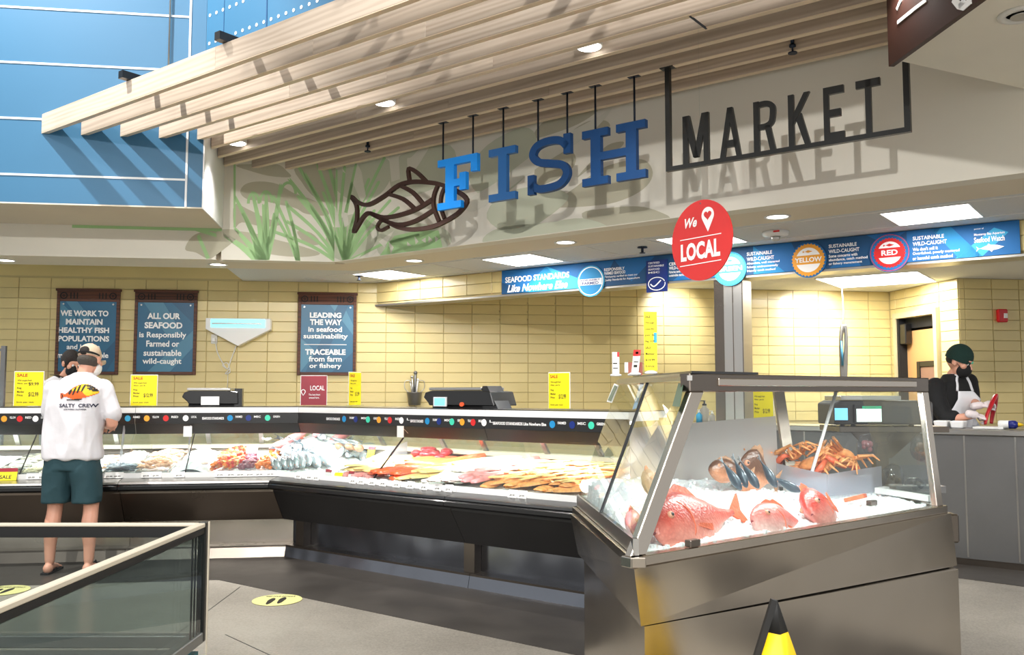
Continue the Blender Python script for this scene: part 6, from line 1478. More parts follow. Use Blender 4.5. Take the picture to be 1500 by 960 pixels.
h3 = W.h(1188, 757, .875); f3 = fish('red snapper head rising from ice right of the pale one', .50, .22, .11, 'snapper_mid', 'snapper_fin', 'red_snapper', 'fish', mouth=True, seg=18); place(f3, h3 + V3(.24, .40, -.0), h3 + V3(0, 0, .02), V3(-.7, -.1, .75))
tf = W.h(1255, 730, .89); mb = MB(); mb.prism([(-.09, 0), (-.02, -.03), (.0, -.045), (.03, -.03), (.09, .015), (.03, .03), (-.04, .02)], -.008, .012)
mb.xf(Matrix.Translation(tf) @ Euler((-.3, -.1, .5)).to_matrix().to_4x4()); tag(mb.build('fish_tail', 'snapper_fin', bevel=.002), 'orange fish tail sticking out of ice near the right end', 'fish')
rk = fish('brown-spotted rockfish head beside the acrylic guard', .30, .12, .08, 'rock_dark', 'rock_brown', 'rockfish', 'fish', mouth=True); p = W.n(1040, 690, 4.2); place(rk, p + V3(.26, .16, -.03), p + V3(-.01, 0, .01), V3(-.3, .1, .9))
fl = fish('broad brown flatfish leaning at the back of the island', .26, .24, .05, 'rock_dark', 'rock_brown', 'flatfish', 'fish', mouth=False); p = W.n(1103, 690, 4.42); place(fl, p + V3(.13, .05, -.06), p + V3(-.07, -.03, .02), V3(.1, .15, .95))
ms = Spawn(fish('', .17, .05, .04, 'fish_back', 'fish_silver', 'mackerel', 'fish'))
for k, (px, py, dx, dz) in enumerate(((1072, 710, -.03, .10), (1080, 704, .0, .09), (1098, 708, -.03, .10), (1124, 706, -.02, .10), (1160, 716, -.10, .06))):
    p = W.n(px, py, 4.0 + .05 * k); head = p + V3(.03, -.02, -.01); tail = p + V3(dx, .05, dz); y = (head - tail).normalized(); x = V3(.2, -.9, .4); x = (x - y * x.dot(y)).normalized(); z = x.cross(y)
    M = Matrix((x, y, z)).transposed().to_4x4(); M.translation = (head + tail) / 2; ms.at(M, 'small silver mackerel stuck head-down in the island ice, ' + ('first', 'second', 'third', 'fourth', 'last')[k] + ' from the left', 'silver mackerel in the island')
ms.flush()
for px, py, lab, m_ in ((948, 712, 'small brown fish seen through the left end glass', 'rock_brown'), (925, 775, 'pink fish lying close to the left end glass', 'pink_fish')):
    p = W.n(px, py, 3.6 if px > 940 else 3.25); f_ = fish(lab, .30, .11, .06, m_, 'snapper_fin', 'whole_fish', 'fish'); place(f_, p + V3(.08, .24, .0), p + V3(-.02, -.08, .02), V3(-.2, .2, .9))
# crabs on their raised ice
cbase = lambda x, y: .955
crp = thing('crab', '', 'crab'); mb = MB(); mb.ball((0, 0, .03), (.065, .045, .028), 12, 7); mb.build('shell', 'crab_orange', crp)
for sg in (-1, 1):
    for k in range(4):
        a = (-.6 + k * .45); mb = MB(); mb.tube([(sg * .05, .01 - .02 * k, .02), (sg * (.10 + .01 * k), .03 - .035 * k, .05), (sg * .135, .03 - .05 * k, .0)], [.009, .008, .003], 6); mb.build('leg', 'crab_orange', crp)
    mb = MB(); mb.tube([(sg * .05, .03, .03), (sg * .09, .06, .04), (sg * .06, .10, .035), (sg * .02, .115, .03)], [.01, .013, .018, .004], 7); mb.build('claw', 'snapper_fin', crp)
cs = Spawn(crp)
for k, (px, py) in enumerate(((1120, 668), (1168, 668), (1190, 680), (1204, 664), (1222, 676), (1236, 668), (1212, 686))):
    p = W.n(px, py, 4.86 + .03 * (k % 2)); p.z = max(.93, p.z - .02) if k not in () else p.z
    cs.at(TM(I4, (p.x, p.y, p.z), k * 1.3, -.5, .2 * (k % 3)), 'orange and cream cooked crab, ' + ('beside the acrylic guard', 'first behind the dividers from the left', 'in the front row centre left', 'topmost of the heap', 'in the front row centre right', 'rightmost of the heap', 'lowest at the divider corner')[k], 'cooked crabs in the island')
cs.flush()
mb = MB()
poly = [(1.46, 4.80), (1.64, 4.68), (2.0, 4.92), (2.0, 5.02), (1.5, 5.0)]
cpoly = [poly[0], poly[1], poly[2], poly[4]]
poly_ice(cpoly, lambda x, y: .945, .05, .012, 'crushed_ice', None, 'raised ice under the cooked crabs at the back of the island')
# lamp of the island (tube under the hood)
tl0, tl1 = up(HA, 1.415) + eAC * .25 + nAC * .16, up(HC, 1.415) - eAC * .2 + nAC * .16
MB().bar(tl0, tl1, .035, .02).build('hood_lamp', 'case_lamp', isl)
c = (tl0 + tl1) / 2; o = lamp('AREA', 'island_lamp', c - V3(0, 0, .02), None, 12, (tl1 - tl0).length, .1, (1, .99, .97)); o.rotation_euler = (R(-6), 0, math.atan2(eAC.y, eAC.x))
# thermometer display near the left glass
# ---- tags and sheets clipped on the hood at the left
def clipcard(lab, px0, py0, px1, py1, depth, m_, extra, name='price_tag', lean=0, cat='tag'):
    a = W.n(px0, py1, depth); b_ = W.n(px1, py0, depth); z0 = 1.484
    t = thing(name, lab, cat, ((a.x + b_.x) / 2, depth, z0))
    MB().lathe([(.028, z0 - .0015), (.03, z0 + .006), (.012, z0 + .014)], ((a.x + b_.x) / 2, depth + .0, 0), 14).build('clip_base', 'white', t)
    mb = MB(); mb.slab([(a.x, depth, z0 + .014), (b_.x, depth, z0 + .014), (b_.x + lean, depth, b_.z), (a.x + lean, depth, b_.z)], .002, (0, 1, 0)); s_ = mb.build('card', m_, t)
    w, h = b_.x - a.x, b_.z - z0
    for u0, u1, v0, v1, mm in extra:
        MB().slab([(a.x + lean * v0 + w * u0, depth - .001, z0 + h * v0), (a.x + lean * v0 + w * u1, depth - .001, z0 + h * v0), (a.x + lean * v1 + w * u1, depth - .001, z0 + h * v1), (a.x + lean * v1 + w * u0, depth - .001, z0 + h * v1)], .0008, (0, 1, 0)).build('print', mm, s_)
    return t, s_, a, b_, z0
clipcard('white price tag with red corner, leftmost on the island hood', 897, 516, 907, 551, 4.55, 'white', [(.7, 1, .8, 1, 'red'), (.1, .7, .5, .55, 'ink'), (.1, .8, .3, .34, 'ink')])
clipcard('brown and white card behind the red-topped tag on the hood', 915, 531, 941, 551, 4.4, 'white', [(.2, 1, .0, 1, 'kraft')], 'price_card', cat='price card')
clipcard('slim white price tag with red square top on the island hood', 925, 513, 935, 551, 4.25, 'white', [(-.02, 1.02, .76, 1.01, 'red'), (.3, .7, .84, .93, 'white'), (.15, .8, .5, .54, 'ink'), (.2, .7, .3, .4, 'ink')], lean=.012)
t, s_, a, b_, z0 = clipcard('tall yellow sale sheet standing on the island hood', 944, 457, 962, 549, 4.0, 'yellow_paper', [(.75, .98, .5, .66, 'banner_cyan')], 'price_sheet', cat='sign')
mb = MB(); w, h = b_.x - a.x, b_.z - z0
for k in range(9): put_text(mb, ('SALE', 'Wild caught', 'sockeye fillets', 'per lb', 'Reg 18.99', 'SALE', 'Member', '$14.99', 'limit')[k], a.x + w * .1, a.x + w * (.5 if k in (0, 5) else .8), z0 + h * (.9 - .1 * k), z0 + h * (.94 - .1 * k), 3.9985, bold=.01)
mb.build('lettering', 'ink', s_)
# ---- scale on its shelf behind the island
t = thing('weighing_scale', 'scale wrapped in clear film on the shelf behind the island', 'scale', (2.15, 5.55, 1.21))
y_ = 5.50; X0 = W.n(1222, 600, y_).x; X1 = W.n(1358, 600, y_).x; zt = W.n(1250, 580, y_).z; zs = W.n(1250, 625, y_).z
mb = MB(); mb.ext_y([(X0, zs + .01), (X0 + .0, zt - .05), (X0 + .04, zt - .03), (X1 - .02, zt - .03), (X1, zt - .06), (X1, zs + .01)], y_, y_ + .3); mb.build('body', 'charcoal', t, bevel=.006)
MB().box(W.n(1231, 582, y_).x, W.n(1319, 582, y_).x, y_ - .01, y_ + .28, zt - .027, zt).build('weighing_plate', 'steel_plain', t, bevel=.003)
s_ = MB().box(W.n(1221, 600, y_ - .03).x, W.n(1243, 600, y_ - .03).x, y_ - .03, y_ - .001, W.n(1230, 616, y_).z, W.n(1230, 593, y_).z).build('customer_screen', 'black', t)
MB().box(W.n(1222.5, 600, y_ - .03).x, W.n(1241.5, 600, y_ - .03).x, y_ - .032, y_ - .0302, W.n(1230, 615.5, y_).z, W.n(1230, 598, y_).z).build('screen', 'screen_blue', s_)
s_ = MB().box(W.n(1252, 600, y_ - .03).x, W.n(1293, 600, y_ - .03).x, y_ - .03, y_ - .001, W.n(1260, 619.5, y_).z, W.n(1260, 593, y_).z).build('operator_screen', 'black', t)
MB().box(W.n(1254.5, 600, y_ - .03).x, W.n(1291, 600, y_ - .03).x, y_ - .032, y_ - .0302, W.n(1260, 618, y_).z, W.n(1260, 599, y_).z).build('screen', 'screen_white', s_)
MB().box(W.n(1263, 600, y_ - .03).x, W.n(1291, 600, y_ - .03).x, y_ - .034, y_ - .0302, W.n(1260, 599, y_).z, W.n(1260, 595, y_).z).build('screen_banner', 'screen_green', s_)
MB().box(W.n(1294, 600, y_ - .04).x, X1 + .02, y_ - .04, y_ + .3, zs + .015, zt - .035).build('film_wrap', 'plastic_film', t, bevel=.01)
for px in (1238, 1254, 1340): MB().lathe([(.02, zs), (.012, zs + .01)], (W.n(px, 620, y_).x, y_ + .05, 0), 10).build('foot', 'black', t)
t = thing('scale_stand', 'steel shelf on a post carrying the film-wrapped scale', 'stand', (2.25, 5.6, 0))
MB().box(X0 + .02, X1 + .12, y_ - .03, y_ + .33, zs - .035, zs).build('shelf', 'steel_dark', t, bevel=.003)
px_ = W.n(1292, 650, y_ + .1).x
MB().box(px_ - .04, px_ + .04, y_ + .1, y_ + .17, 0, zs - .0355).build('post', 'steel_dark', t)
MB().ext_y([(px_ - .2, zs - .036), (px_ + .24, zs - .036), (px_ + .05, zs - .2), (px_ - .05, zs - .2)], y_ + .08, y_ + .099).build('gusset', 'steel_dark', t)
MB().box(px_ - .25, px_ + .25, y_ - .05, y_ + .3, 0, .02).build('foot_plate', 'steel_dark', t)
# glass jar / bags of dry goods on the low ledge right of the post
for k, (px, py, lab) in enumerate(((1270, 655, 'clear bag with pink contents left of the scale post'), (1308, 700, 'clear packet with dark contents below the scale shelf'), (1348, 655, 'clear bag hanging by the right corner post'), (1340, 712, 'clear tub of grey shells at the right end'))):
    p = W.n(px, py, 5.42 if k != 3 else 5.40); r_ = .05
    t = thing('film_bag', lab, 'bag', (p.x, p.y, p.z - .07))
    mb = MB(); mb.ball((p.x, p.y, p.z), (.065, .05, .085 if k != 3 else .05), 12, 9)
    for i, v in enumerate(mb.v): mb.v[i] = v + V3(nz(v.x * 30, v.z * 30), 0, nz(v.z * 30, v.x * 30)) * .012
    mb.build('film', 'plastic_film', t)
    mb = MB(); q = random.Random(k)
    for j in range(6): mb.ball((p.x + q.uniform(-.03, .03), p.y + q.uniform(-.02, .02), p.z + q.uniform(-.05, .03)), q.uniform(.014, .022), 8, 6)
    mb.build('contents', ('pink_fish', 'black_matte', 'rock_brown', 'oyster_dark')[k], t, kind='stuff')
tag(MB().box(W.n(1255, 700, 5.36).x, W.n(1385, 700, 5.36).x, 5.36, 5.49, .80, .84).box(W.n(1255, 700, 5.36).x + .03, W.n(1385, 700, 5.36).x - .03, 5.38, 5.47, 0, .7995).build('storage_ledge', 'steel_grey'), 'low steel ledge behind the island holding clear bags', 'ledge')
# ================================================================== RIGHT SERVICE COUNTER AND PILLAR
CN = 8.04; CZ = 1.10
cs0 = B.n(1000, 620, CN).x; cs1 = 2.4
ct = thing('service_counter', 'long stainless service counter behind the glass island', 'counter', ((cs0 + cs1) / 2, CN, 0), B)
MB().box(cs0, cs1, CN, CN + .02, .06, CZ - .05).build('front_sheet', 'steel_grey', ct, B)
MB().box(cs0, cs1, CN + .03, CN + .45, 0, CZ - .0501).build('carcass', 'steel_dark', ct, B)
MB().box(cs0 - .02, cs1, CN - .03, CN + .50, CZ - .05, CZ).build('worktop', 'steel_plain', ct, B, bevel=.008)
for px in (1415, 1180, 1290, 1490):
    s_ = B.n(px, 720, CN).x; MB().box(s_ - .006, s_ + .006, CN - .004, CN - .0002, .07, CZ - .052).build('panel_joint', 'steel_plain', ct, B)
# pillar
a, b_ = S.n(1046, 480, SN - .01), S.n(1089, 480, SN - .01)
pl = thing('steel_pillar', 'brushed steel pillar rising from the counter to the banner soffit', 'pillar', ((a.x + b_.x) / 2, SN, CZ), S)
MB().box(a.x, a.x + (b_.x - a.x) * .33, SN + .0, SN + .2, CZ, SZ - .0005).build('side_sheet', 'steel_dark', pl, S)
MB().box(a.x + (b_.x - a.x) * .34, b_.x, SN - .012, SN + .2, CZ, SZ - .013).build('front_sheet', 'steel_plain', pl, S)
for u in (.34, .66, .98): x = a.x + (b_.x - a.x) * u; MB().box(x - .004, x + .004, SN - .016, SN - .0122, CZ, SZ - .013).build('seam', 'steel_dark', pl, S)
sheet('yellow sale sheet behind the island hood by the steel pillar', B, CN + .12, 1103, 568, 1133, 613, 'yellow_paper', rows, 'yellow sale sheets', z0=CZ + .001)
def bottle(lab, px, n, h, r, m_, cap, fr=B, name='pump_bottle'):
    p = fr.n(px, 600, n); t = thing(name, lab, 'bottle', (p.x, n, CZ), fr)
    MB().lathe([(r, CZ + .001), (r, CZ + h * .6), (r * .45, CZ + h * .72), (r * .45, CZ + h * .76)], (p.x, n, 0), 16).build('bottle_body', m_, t, fr)
    MB().lathe([(r * .5, CZ + h * .765), (r * .5, CZ + h * .85), (r * .2, CZ + h * .86), (r * .2, CZ + h)], (p.x, n, 0), 12).box(p.x - r * .9, p.x + r * .2, n - .01, n + .01, CZ + h * .96, CZ + h).build('pump', cap, t, fr)
bottle('clear bottle with black pump left of the steel pillar', 1032, CN + .2, .22, .045, 'acrylic', 'black'); bottle('small white-capped bottle beside the black pump bottle', 1024, CN + .12, .13, .03, 'banner_cyan', 'white'); bottle('small bottle with white cap touching the pillar', 1043, CN + .1, .12, .03, 'acrylic', 'white')
# things on the counter by the fishmonger
for k, (x0, x1) in enumerate(((1367, 1388), (1391, 1412))):
    a, b_ = B.n(x0, 618, CN + .10), B.n(x1, 618, CN + .10)
    mb = MB(); mb.hexa([(a.x + .01, CN + .1, CZ + .001), (b_.x - .01, CN + .1, CZ + .001), (b_.x - .01, CN + .25, CZ + .001), (a.x + .01, CN + .25, CZ + .001)], [(a.x, CN + .09, CZ + .062), (b_.x, CN + .09, CZ + .062), (b_.x, CN + .26, CZ + .062), (a.x, CN + .26, CZ + .062)])
    tag(mb.build('paper_tray', 'white_bright', fr=B, bevel=.008), 'white food tray on the counter, %s of the pair in front of the fishmonger' % ('left' if k == 0 else 'right'), 'tray', 'white food trays')
mb = MB(); a, b_ = B.n(1425, 622, CN + .1), B.n(1470, 622, CN + .1); tag(mb.box(a.x, b_.x, CN + .08, CN + .36, CZ + .001, CZ + .018).build('cutting_board', 'white', fr=B, bevel=.003), 'white cutting board under the fishmonger\'s gloved hands', 'board')
a, b_, c_ = B.n(1462, 616, CN + .12), B.n(1491, 616, CN + .12), B.n(1499, 616, CN + .12); zz = CZ + .04
t = thing('squeeze_bottle', 'dark blue and white bottle with yellow nozzle lying on the counter', 'bottle', (a.x, CN + .12, CZ), B)
MB().lathe([(.028, a.x), (.034, a.x + .01), (.034, a.x + .075), (.034, a.x + .076)], (0, CN + .12, zz), 14, 'x').build('white_end', 'white', t, B)
MB().lathe([(.034, a.x + .077), (.034, b_.x - .02), (.02, b_.x)], (0, CN + .12, zz), 14, 'x').build('bottle_body', 'bottle_blue', t, B)
MB().lathe([(.018, b_.x + .001), (.014, b_.x + .02), (.004, c_.x)], (0, CN + .12, zz), 10, 'x').build('nozzle', 'nozzle_yellow', t, B)
# ================================================================== EMPTY GLASS COOLER (left foreground)
CX, CY, TZ_ = -1.292, 3.82, .85; cx0 = -4.2; cy0 = .9
co_ = thing('glass_cooler', 'low empty glass-walled cooler with cream top rails at lower left', 'cooler', (-2.6, 2.5, 0))
def skx(y): return CX - (CY - y) * .014
def qbar(name, p, q, w, z0, z1, m_, bev=.003):
    p = V3(*p, 0); q = V3(*q, 0); d = (q - p).normalized(); n = V3(-d.y, d.x, 0) * w
    MB().hexa([up(p, z0), up(q, z0), up(q + n, z0), up(p + n, z0)], [up(p, z1), up(q, z1), up(q + n, z1), up(p + n, z1)]).build(name, m_, co_, bevel=bev)
qbar('side_rail', (skx(cy0), cy0), (CX, CY), .036, .832, .85, 'cream_trim')
qbar('side_rail_edge', (skx(cy0) - .002, cy0), (CX - .002, CY), .03, .805, .8315, 'dark_rubber')
qbar('rear_rail', (CX - .037, CY), (cx0, CY), .035, .835, .848, 'cream_trim')
qbar('rear_rail_edge', (CX - .037, CY - .003), (cx0, CY - .003), .03, .79, .8345, 'black')
MB().box(CX - .03, CX + .004, CY - .03, CY + .004, .36, .853).build('corner_post', 'sign_black', co_, bevel=.003)
MB().box(CX + .0041, CX + .009, CY - .006, CY + .004, .0, .853).build('corner_trim', 'cream_trim', co_)
qbar('side_glass', (skx(cy0), cy0 + .02), (CX - .004, CY - .031), .006, .40, .804, 'glass_dark', 0)
qbar('side_glass', (skx(cy0) - .04, cy0 + .02), (CX - .044, CY - .031), .005, .40, .804, 'glass', 0)
qbar('rear_glass', (CX - .031, CY - .012), (cx0, CY - .012), .006, .40, .789, 'glass', 0)
for o_ in (.05, .085, .12): MB().box(CX - .012, CX - .006, CY - .031 - o_, CY - .025 - o_, .402, .803).build('glass_spacer', 'sign_black', co_)
qbar('side_sill', (skx(cy0) + .002, cy0), (CX + .002, CY), .05, .355, .399, 'cooler_grey')
qbar('rear_sill', (CX - .05, CY), (cx0, CY), .05, .34, .389, 'cooler_grey')
MB().hexa([V3(cx0, cy0, .03), V3(skx(cy0) - .02, cy0, .03), V3(CX - .02, CY - .02, .03), V3(cx0, CY - .02, .03)], [V3(cx0, cy0, .32), V3(skx(cy0) - .02, cy0, .32), V3(CX - .02, CY - .02, .32), V3(cx0, CY - .02, .32)]).build('cooler_body', 'cooler_teal', co_)
MB().hexa([V3(cx0, cy0, .3201), V3(skx(cy0) - .06, cy0, .3201), V3(CX - .055, CY - .06, .3201), V3(cx0, CY - .06, .3201)], [V3(cx0, cy0, .335), V3(skx(cy0) - .06, cy0, .335), V3(CX - .055, CY - .06, .335), V3(cx0, CY - .06, .335)]).build('inner_deck', 'cooler_grey', co_)
MB().box(CX - .65, CX - .2, CY - .5, CY - .16, .336, .345).build('deck_vent', 'sign_black', co_)
qbar('feet_plinth', (skx(cy0) - .05, cy0), (CX - .05, CY - .05), .3, 0, .0299, 'dark_rubber')
# ================================================================== FLOOR STICKERS AND CAUTION CONE
def sticker(px, py, lab, rw):
    p = W.h(px, py, 0); t = thing('floor_sticker', lab, 'sticker', (p.x, p.y, .003), group='round yellow floor stickers')
    MB().lathe([(rw, .0031), (rw, .0045)], (p.x, p.y, 0), 40).build('disc', 'floor_sticker', t)
    mb = MB()
    for sg in (-1, 1):
        c_ = V3(p.x + sg * .034, p.y - .03 + sg * .012, .0046); pts = [(c_.x + math.cos(R(a)) * .024 * (1 if math.sin(R(a)) > 0 else .8), c_.y + math.sin(R(a)) * .092) for a in range(0, 360, 24)]
        mb = MB(); mb.prism(pts, .0046, .0052); mb.build('footprint', 'ink', t)
    mb = MB(); put_text(mb, 'KEEP YOUR DISTANCE', p.x - rw * .6, p.x + rw * .6, 0, .035, 0, bold=.02)
    for i, v in enumerate(mb.v): mb.v[i] = V3(v.x, p.y + .08 + v.z, .005)
    mb.build('lettering', 'ink', t)
pq = W.h(406, 880, 0)
sticker(406, 880, 'round pale yellow floor sticker with dark footprints in front of the angled case', .165)
sticker(5, 866, 'round pale yellow floor sticker seen through the cooler glass', .17)
p = W.h(1147, 960, .22); cxx, cyy = W.n(1137, 900, 3.02).x, 3.02
cn = thing('caution_cone', 'yellow and black pop-up caution cone before the steel island', 'cone', (cxx, cyy, 0))
ht = W.n(1135, 879, 3.02).z; hb = W.n(1135, 926, 3.02).z; rb = .13
rb = .235
def cr(z): return .004 + rb * (ht - z) / ht
MB().lathe([(cr(0), .012), (cr(hb), hb)], (cxx, cyy, 0), 4).build('yellow_cloth', 'cone_yellow', cn)
MB().lathe([(cr(hb), hb + .0005), (.006, ht - .004), (.004, ht)], (cxx, cyy, 0), 4).build('black_top', 'cone_black', cn)
for k in (2,):
    a = k * math.pi / 2; MB().bar((cxx + math.cos(a) * cr(0), cyy + math.sin(a) * cr(0), .01), (cxx + math.cos(a) * .006, cyy + math.sin(a) * .006, ht), .02).build('black_edging', 'cone_black', cn)
MB().lathe([(cr(0) + .01, 0), (cr(0) + .01, .0115)], (cxx, cyy, 0), 24).build('base_ring', 'cone_black', cn)
# ================================================================== PEOPLE
def V(*a): return Vector(a)
def limb(mb, pts, rs, flat=1.0, seg=12, up=None):
    P = [V(*p) for p in pts]; n = len(P)
    if n > 2:
        q = smooth2([tuple(p) for p in P], False, 3); r = [x[0] for x in smooth2([(x,) for x in rs], False, 3)]
    else: q, r = [tuple(p) for p in P], rs
    mb.tube(q, r, seg, flat, up=up); mb.ball(P[0], r[0] * .98, 10, 8) if flat == 1 else None; mb.ball(P[-1], r[-1] * .98, 10, 8) if flat == 1 else None
def hmat(c, fwd, up=(0, 0, 1)):
    f = V(*fwd).normalized(); u = V(*up); x = f.cross(u).normalized(); u = x.cross(f)
    M = Matrix((x, f, u)).transposed().to_4x4(); M.translation = V(*c); return M
def head(mb, M, s=1.0):
    k = len(mb.v)
    mb.ball((0, -.012, .025), (.076, .096, .098), 16, 12); mb.ball((0, .028, -.045), (.056, .062, .068), 14, 10); mb.ball((0, .062, -.088), (.026, .022, .022), 10, 8)
    mb.tube([(0, .082, .03), (0, .098, 0), (0, .112, -.022)], [.010, .013, .017], 8); mb.ball((0, .105, -.024), (.019, .014, .012), 8, 6)
    mb.ball((0, .082, .042), (.052, .018, .012), 10, 6)
    mb.ball((0, .088, -.055), (.026, .012, .007), 10, 6); mb.ball((0, .087, -.067), (.023, .012, .008), 10, 6)
    for sg in (-1, 1): mb.ball((sg * .048, .062, -.012), (.026, .026, .028), 10, 8); mb.ball((sg * .079, -.008, .0), (.010, .022, .034), 10, 8); mb.ball((sg * .080, .004, -.022), (.008, .012, .014), 8, 6)
    mb.xf(M @ Matrix.Scale(s, 4), k)
def eyes(par, M, s=1.0):
    for sg in (-1, 1):
        mb = MB(); mb.ball((sg * .031, .082, .015), .0125, 10, 8); mb.xf(M @ Matrix.Scale(s, 4)); e = mb.build('eye', 'white', par)
        mb = MB(); mb.ball((sg * .031, .0905, .014), .0062, 8, 6); mb.xf(M @ Matrix.Scale(s, 4)); mb.build('iris', 'hair_dark', e)
def hand(mb, wr, fwd, back, curl=.5, side=1, s=1.0, thick=.0088):
    """palm + four bent fingers + thumb; back = direction of the back of the hand, side = +1 thumb on the local +x side"""
    f = V(*fwd).normalized(); b_ = V(*back); x = f.cross(b_).normalized(); b_ = x.cross(f); M = Matrix((x, f, b_)).transposed().to_4x4(); M.translation = V(*wr); k = len(mb.v)
    mb.tube([(0, -.01, 0), (0, .03, 0), (0, .075, 0), (0, .095, -.002)], [.026, .037, .042, .038], 12, .36, up=(0, 0, 1))
    for i, (fx, L0) in enumerate(((.030, .072), (.010, .082), (-.011, .076), (-.031, .060))):
        fx *= side; p = V(fx, .088, 0); a = 0; pts = [V(fx, .07, 0), p]; d = [.42, .33, .27]
        for j in range(3): a += curl * (.75, .95, .7)[j]; p = p + V(fx * .05, math.cos(a) * L0 * d[j], -math.sin(a) * L0 * d[j]); pts.append(p)
        mb.tube(pts, [thick, thick, thick * .97, thick * .9, thick * .75], 8); mb.ball(pts[-1], thick * .75, 8, 6)
    pts = [V(side * .024, .015, -.004), V(side * .048, .042, -.012), V(side * .056, .07, -.02 - .02 * curl), V(side * .048, .094, -.03 - .03 * curl)]
    mb.tube(pts, [.014, .0125, .0105, .0085], 8); mb.ball(pts[-1], .0085, 8, 6)
    mb.xf(M @ Matrix.Scale(s, 4), k)
def torso(mb, secs, seg=20):
    """secs: (x, y, z, half width, half depth)"""
    vs, fs = [], []
    for (x, y, z, a, b_) in secs:
        for k in range(seg):
            t = 2 * math.pi * k / seg; c, s_ = math.cos(t), math.sin(t); e = .82
            vs.append((x + math.copysign(abs(c) ** e, c) * a, y + math.copysign(abs(s_) ** e, s_) * b_, z))
    for i in range(len(secs) - 1):
        for k in range(seg): fs.append((i * seg + k, i * seg + (k + 1) % seg, (i + 1) * seg + (k + 1) % seg, (i + 1) * seg + k))
    fs.append(tuple(range(seg))[::-1]); fs.append(tuple((len(secs) - 1) * seg + k for k in range(seg))); mb.add(vs, fs)
def secs_smooth(s_): return [tuple(x) for x in smooth2(s_, False, 3)]
def wrinkle(ob, amp, fr_, seed, axis_stretch=(1, 1, 1), zlim=None):
    me = ob.data; n_ = len(me.vertices); co = [0.0] * (3 * n_); no = [0.0] * (3 * n_)
    me.vertices.foreach_get('co', co); me.vertices.foreach_get('normal', no)
    for i in range(0, 3 * n_, 3):
        n = noise.noise(Vector((co[i] * axis_stretch[0] * fr_ + seed, co[i + 1] * axis_stretch[1] * fr_ + seed, co[i + 2] * axis_stretch[2] * fr_ + seed))); n = amp * (1 - abs(n) * 2.6)
        co[i] += no[i] * n; co[i + 1] += no[i + 1] * n; co[i + 2] += no[i + 2] * n
    me.vertices.foreach_set('co', co); me.update()
BV = {}
def project(par_obj, mb, M, name, mts, parent, off=.002):
    """lay flat print (x-z drawing) on a garment along local +y"""
    if par_obj not in BV: me = par_obj.data; Mw = PW[par_obj]; BV[par_obj] = BVHTree.FromPolygons([Mw @ v.co for v in me.vertices], [tuple(p.vertices) for p in me.polygons])
    bv = BV[par_obj]
    d = (M.to_3x3() @ V(0, 1, 0)).normalized()
    for i, v in enumerate(mb.v):
        p = M @ v; h = bv.ray_cast(p - d * .6, d); mb.v[i] = (h[0] - d * off) if h[0] else p
    return mb.build(name, mts, parent, fix=False)
# ------------------------------------------------------------------ shopper seen from behind
ox, oy = -3.425, 6.98
man = thing('person', 'man in white printed T-shirt, teal shorts and khaki cap, seen from behind', 'person', (ox, oy, 0))
def T(x, y, z): return (ox + x, oy + y, z)
mb = MB()
for sg, kx, ax in ((-1, -.135, -.152), (1, .145, .150)):
    limb(mb, [T(sg * .10, .0, .90), T(kx * .95, .015, .70), T(kx, .02, .50), T(kx + sg * .004, -.012, .36), T(ax, -.0, .22), T(ax, .0, .10)], [.083, .072, .056, .059, .044, .037])
    mb.ball(T(ax, -.02, .045), (.036, .045, .042), 12, 8)
    limb(mb, [T(ax, -.03, .05), T(ax + sg * .015, .07, .045), T(ax + sg * .03, .17, .03)], [.034, .036, .026], .8, up=(0, 0, 1))
    for k in range(5): tx = ax + sg * .03 + sg * (-.026 + .013 * k); mb.tube([T(tx, .16, .03), T(tx, .2 - .008 * k, .024)], [.011, .009], 6)
torso(mb, [T(0, .0, .86) + (.155, .11), T(0, .01, 1.0) + (.155, .11), T(.01, .02, 1.2) + (.165, .11), T(.02, .03, 1.38) + (.19, .11), T(.03, .035, 1.47) + (.15, .09), T(.04, .04, 1.53) + (.07, .07)])
limb(mb, [T(.04, .03, 1.48), T(.055, .055, 1.60)], [.062, .055])
HM = hmat(T(.065, .085, 1.655), (.07, .95, -.30))
head(mb, HM)
arms = (((-.17, .03, 1.44), (-.215, .10, 1.15), (.02, .33, 1.14)), ((.22, .04, 1.43), (.285, .03, 1.155), (.12, .28, 1.13)))
for (s_, e_, w_), sg in zip(arms, (-1, 1)):
    limb(mb, [T(*s_), T((s_[0] + e_[0]) / 2, (s_[1] + e_[1]) / 2, (s_[2] + e_[2]) / 2), T(*e_), T(*((V(*e_) * .5 + V(*w_) * .5))), T(*w_)], [.055, .05, .043, .038, .027])
    f = V(*w_) - V(*e_); hand(mb, T(*w_), tuple(f), (0, .3, 1), .5, sg)
fuse(mb, 'body', 'skin', man, .0065, 3)
eyes(man, HM)
# T-shirt
mb = MB()
torso(mb, secs_smooth([T(-.012, -.005, .885) + (.225, .145), T(-.012, -.0, .93) + (.228, .148), T(-.01, .0, 1.05) + (.215, .14), T(.0, .01, 1.2) + (.213, .138), T(.012, .018, 1.33) + (.222, .135), T(.022, .025, 1.42) + (.215, .125), T(.03, .03, 1.48) + (.165, .105), T(.038, .035, 1.525) + (.095, .08), T(.04, .038, 1.545) + (.066, .066)]))
for (s_, e_), sg in ((((-.17, .02, 1.43), (-.215, .07, 1.24)), -1), (((.195, .03, 1.425), (.275, .035, 1.235)), 1)):
    m_ = (V(*s_) + V(*e_)) / 2; limb(mb, [T(*s_), T(*m_), T(*e_)], [.072, .068, .069]); 
shirt = fuse(mb, 't_shirt', 'shirt_white', man, .009, 5); wrinkle(shirt, .013, 4.2, 3, (1.5, .8, .55)); wrinkle(shirt, .004, 11, 8, (1, 1, .45))
PW[shirt] = PW[man]
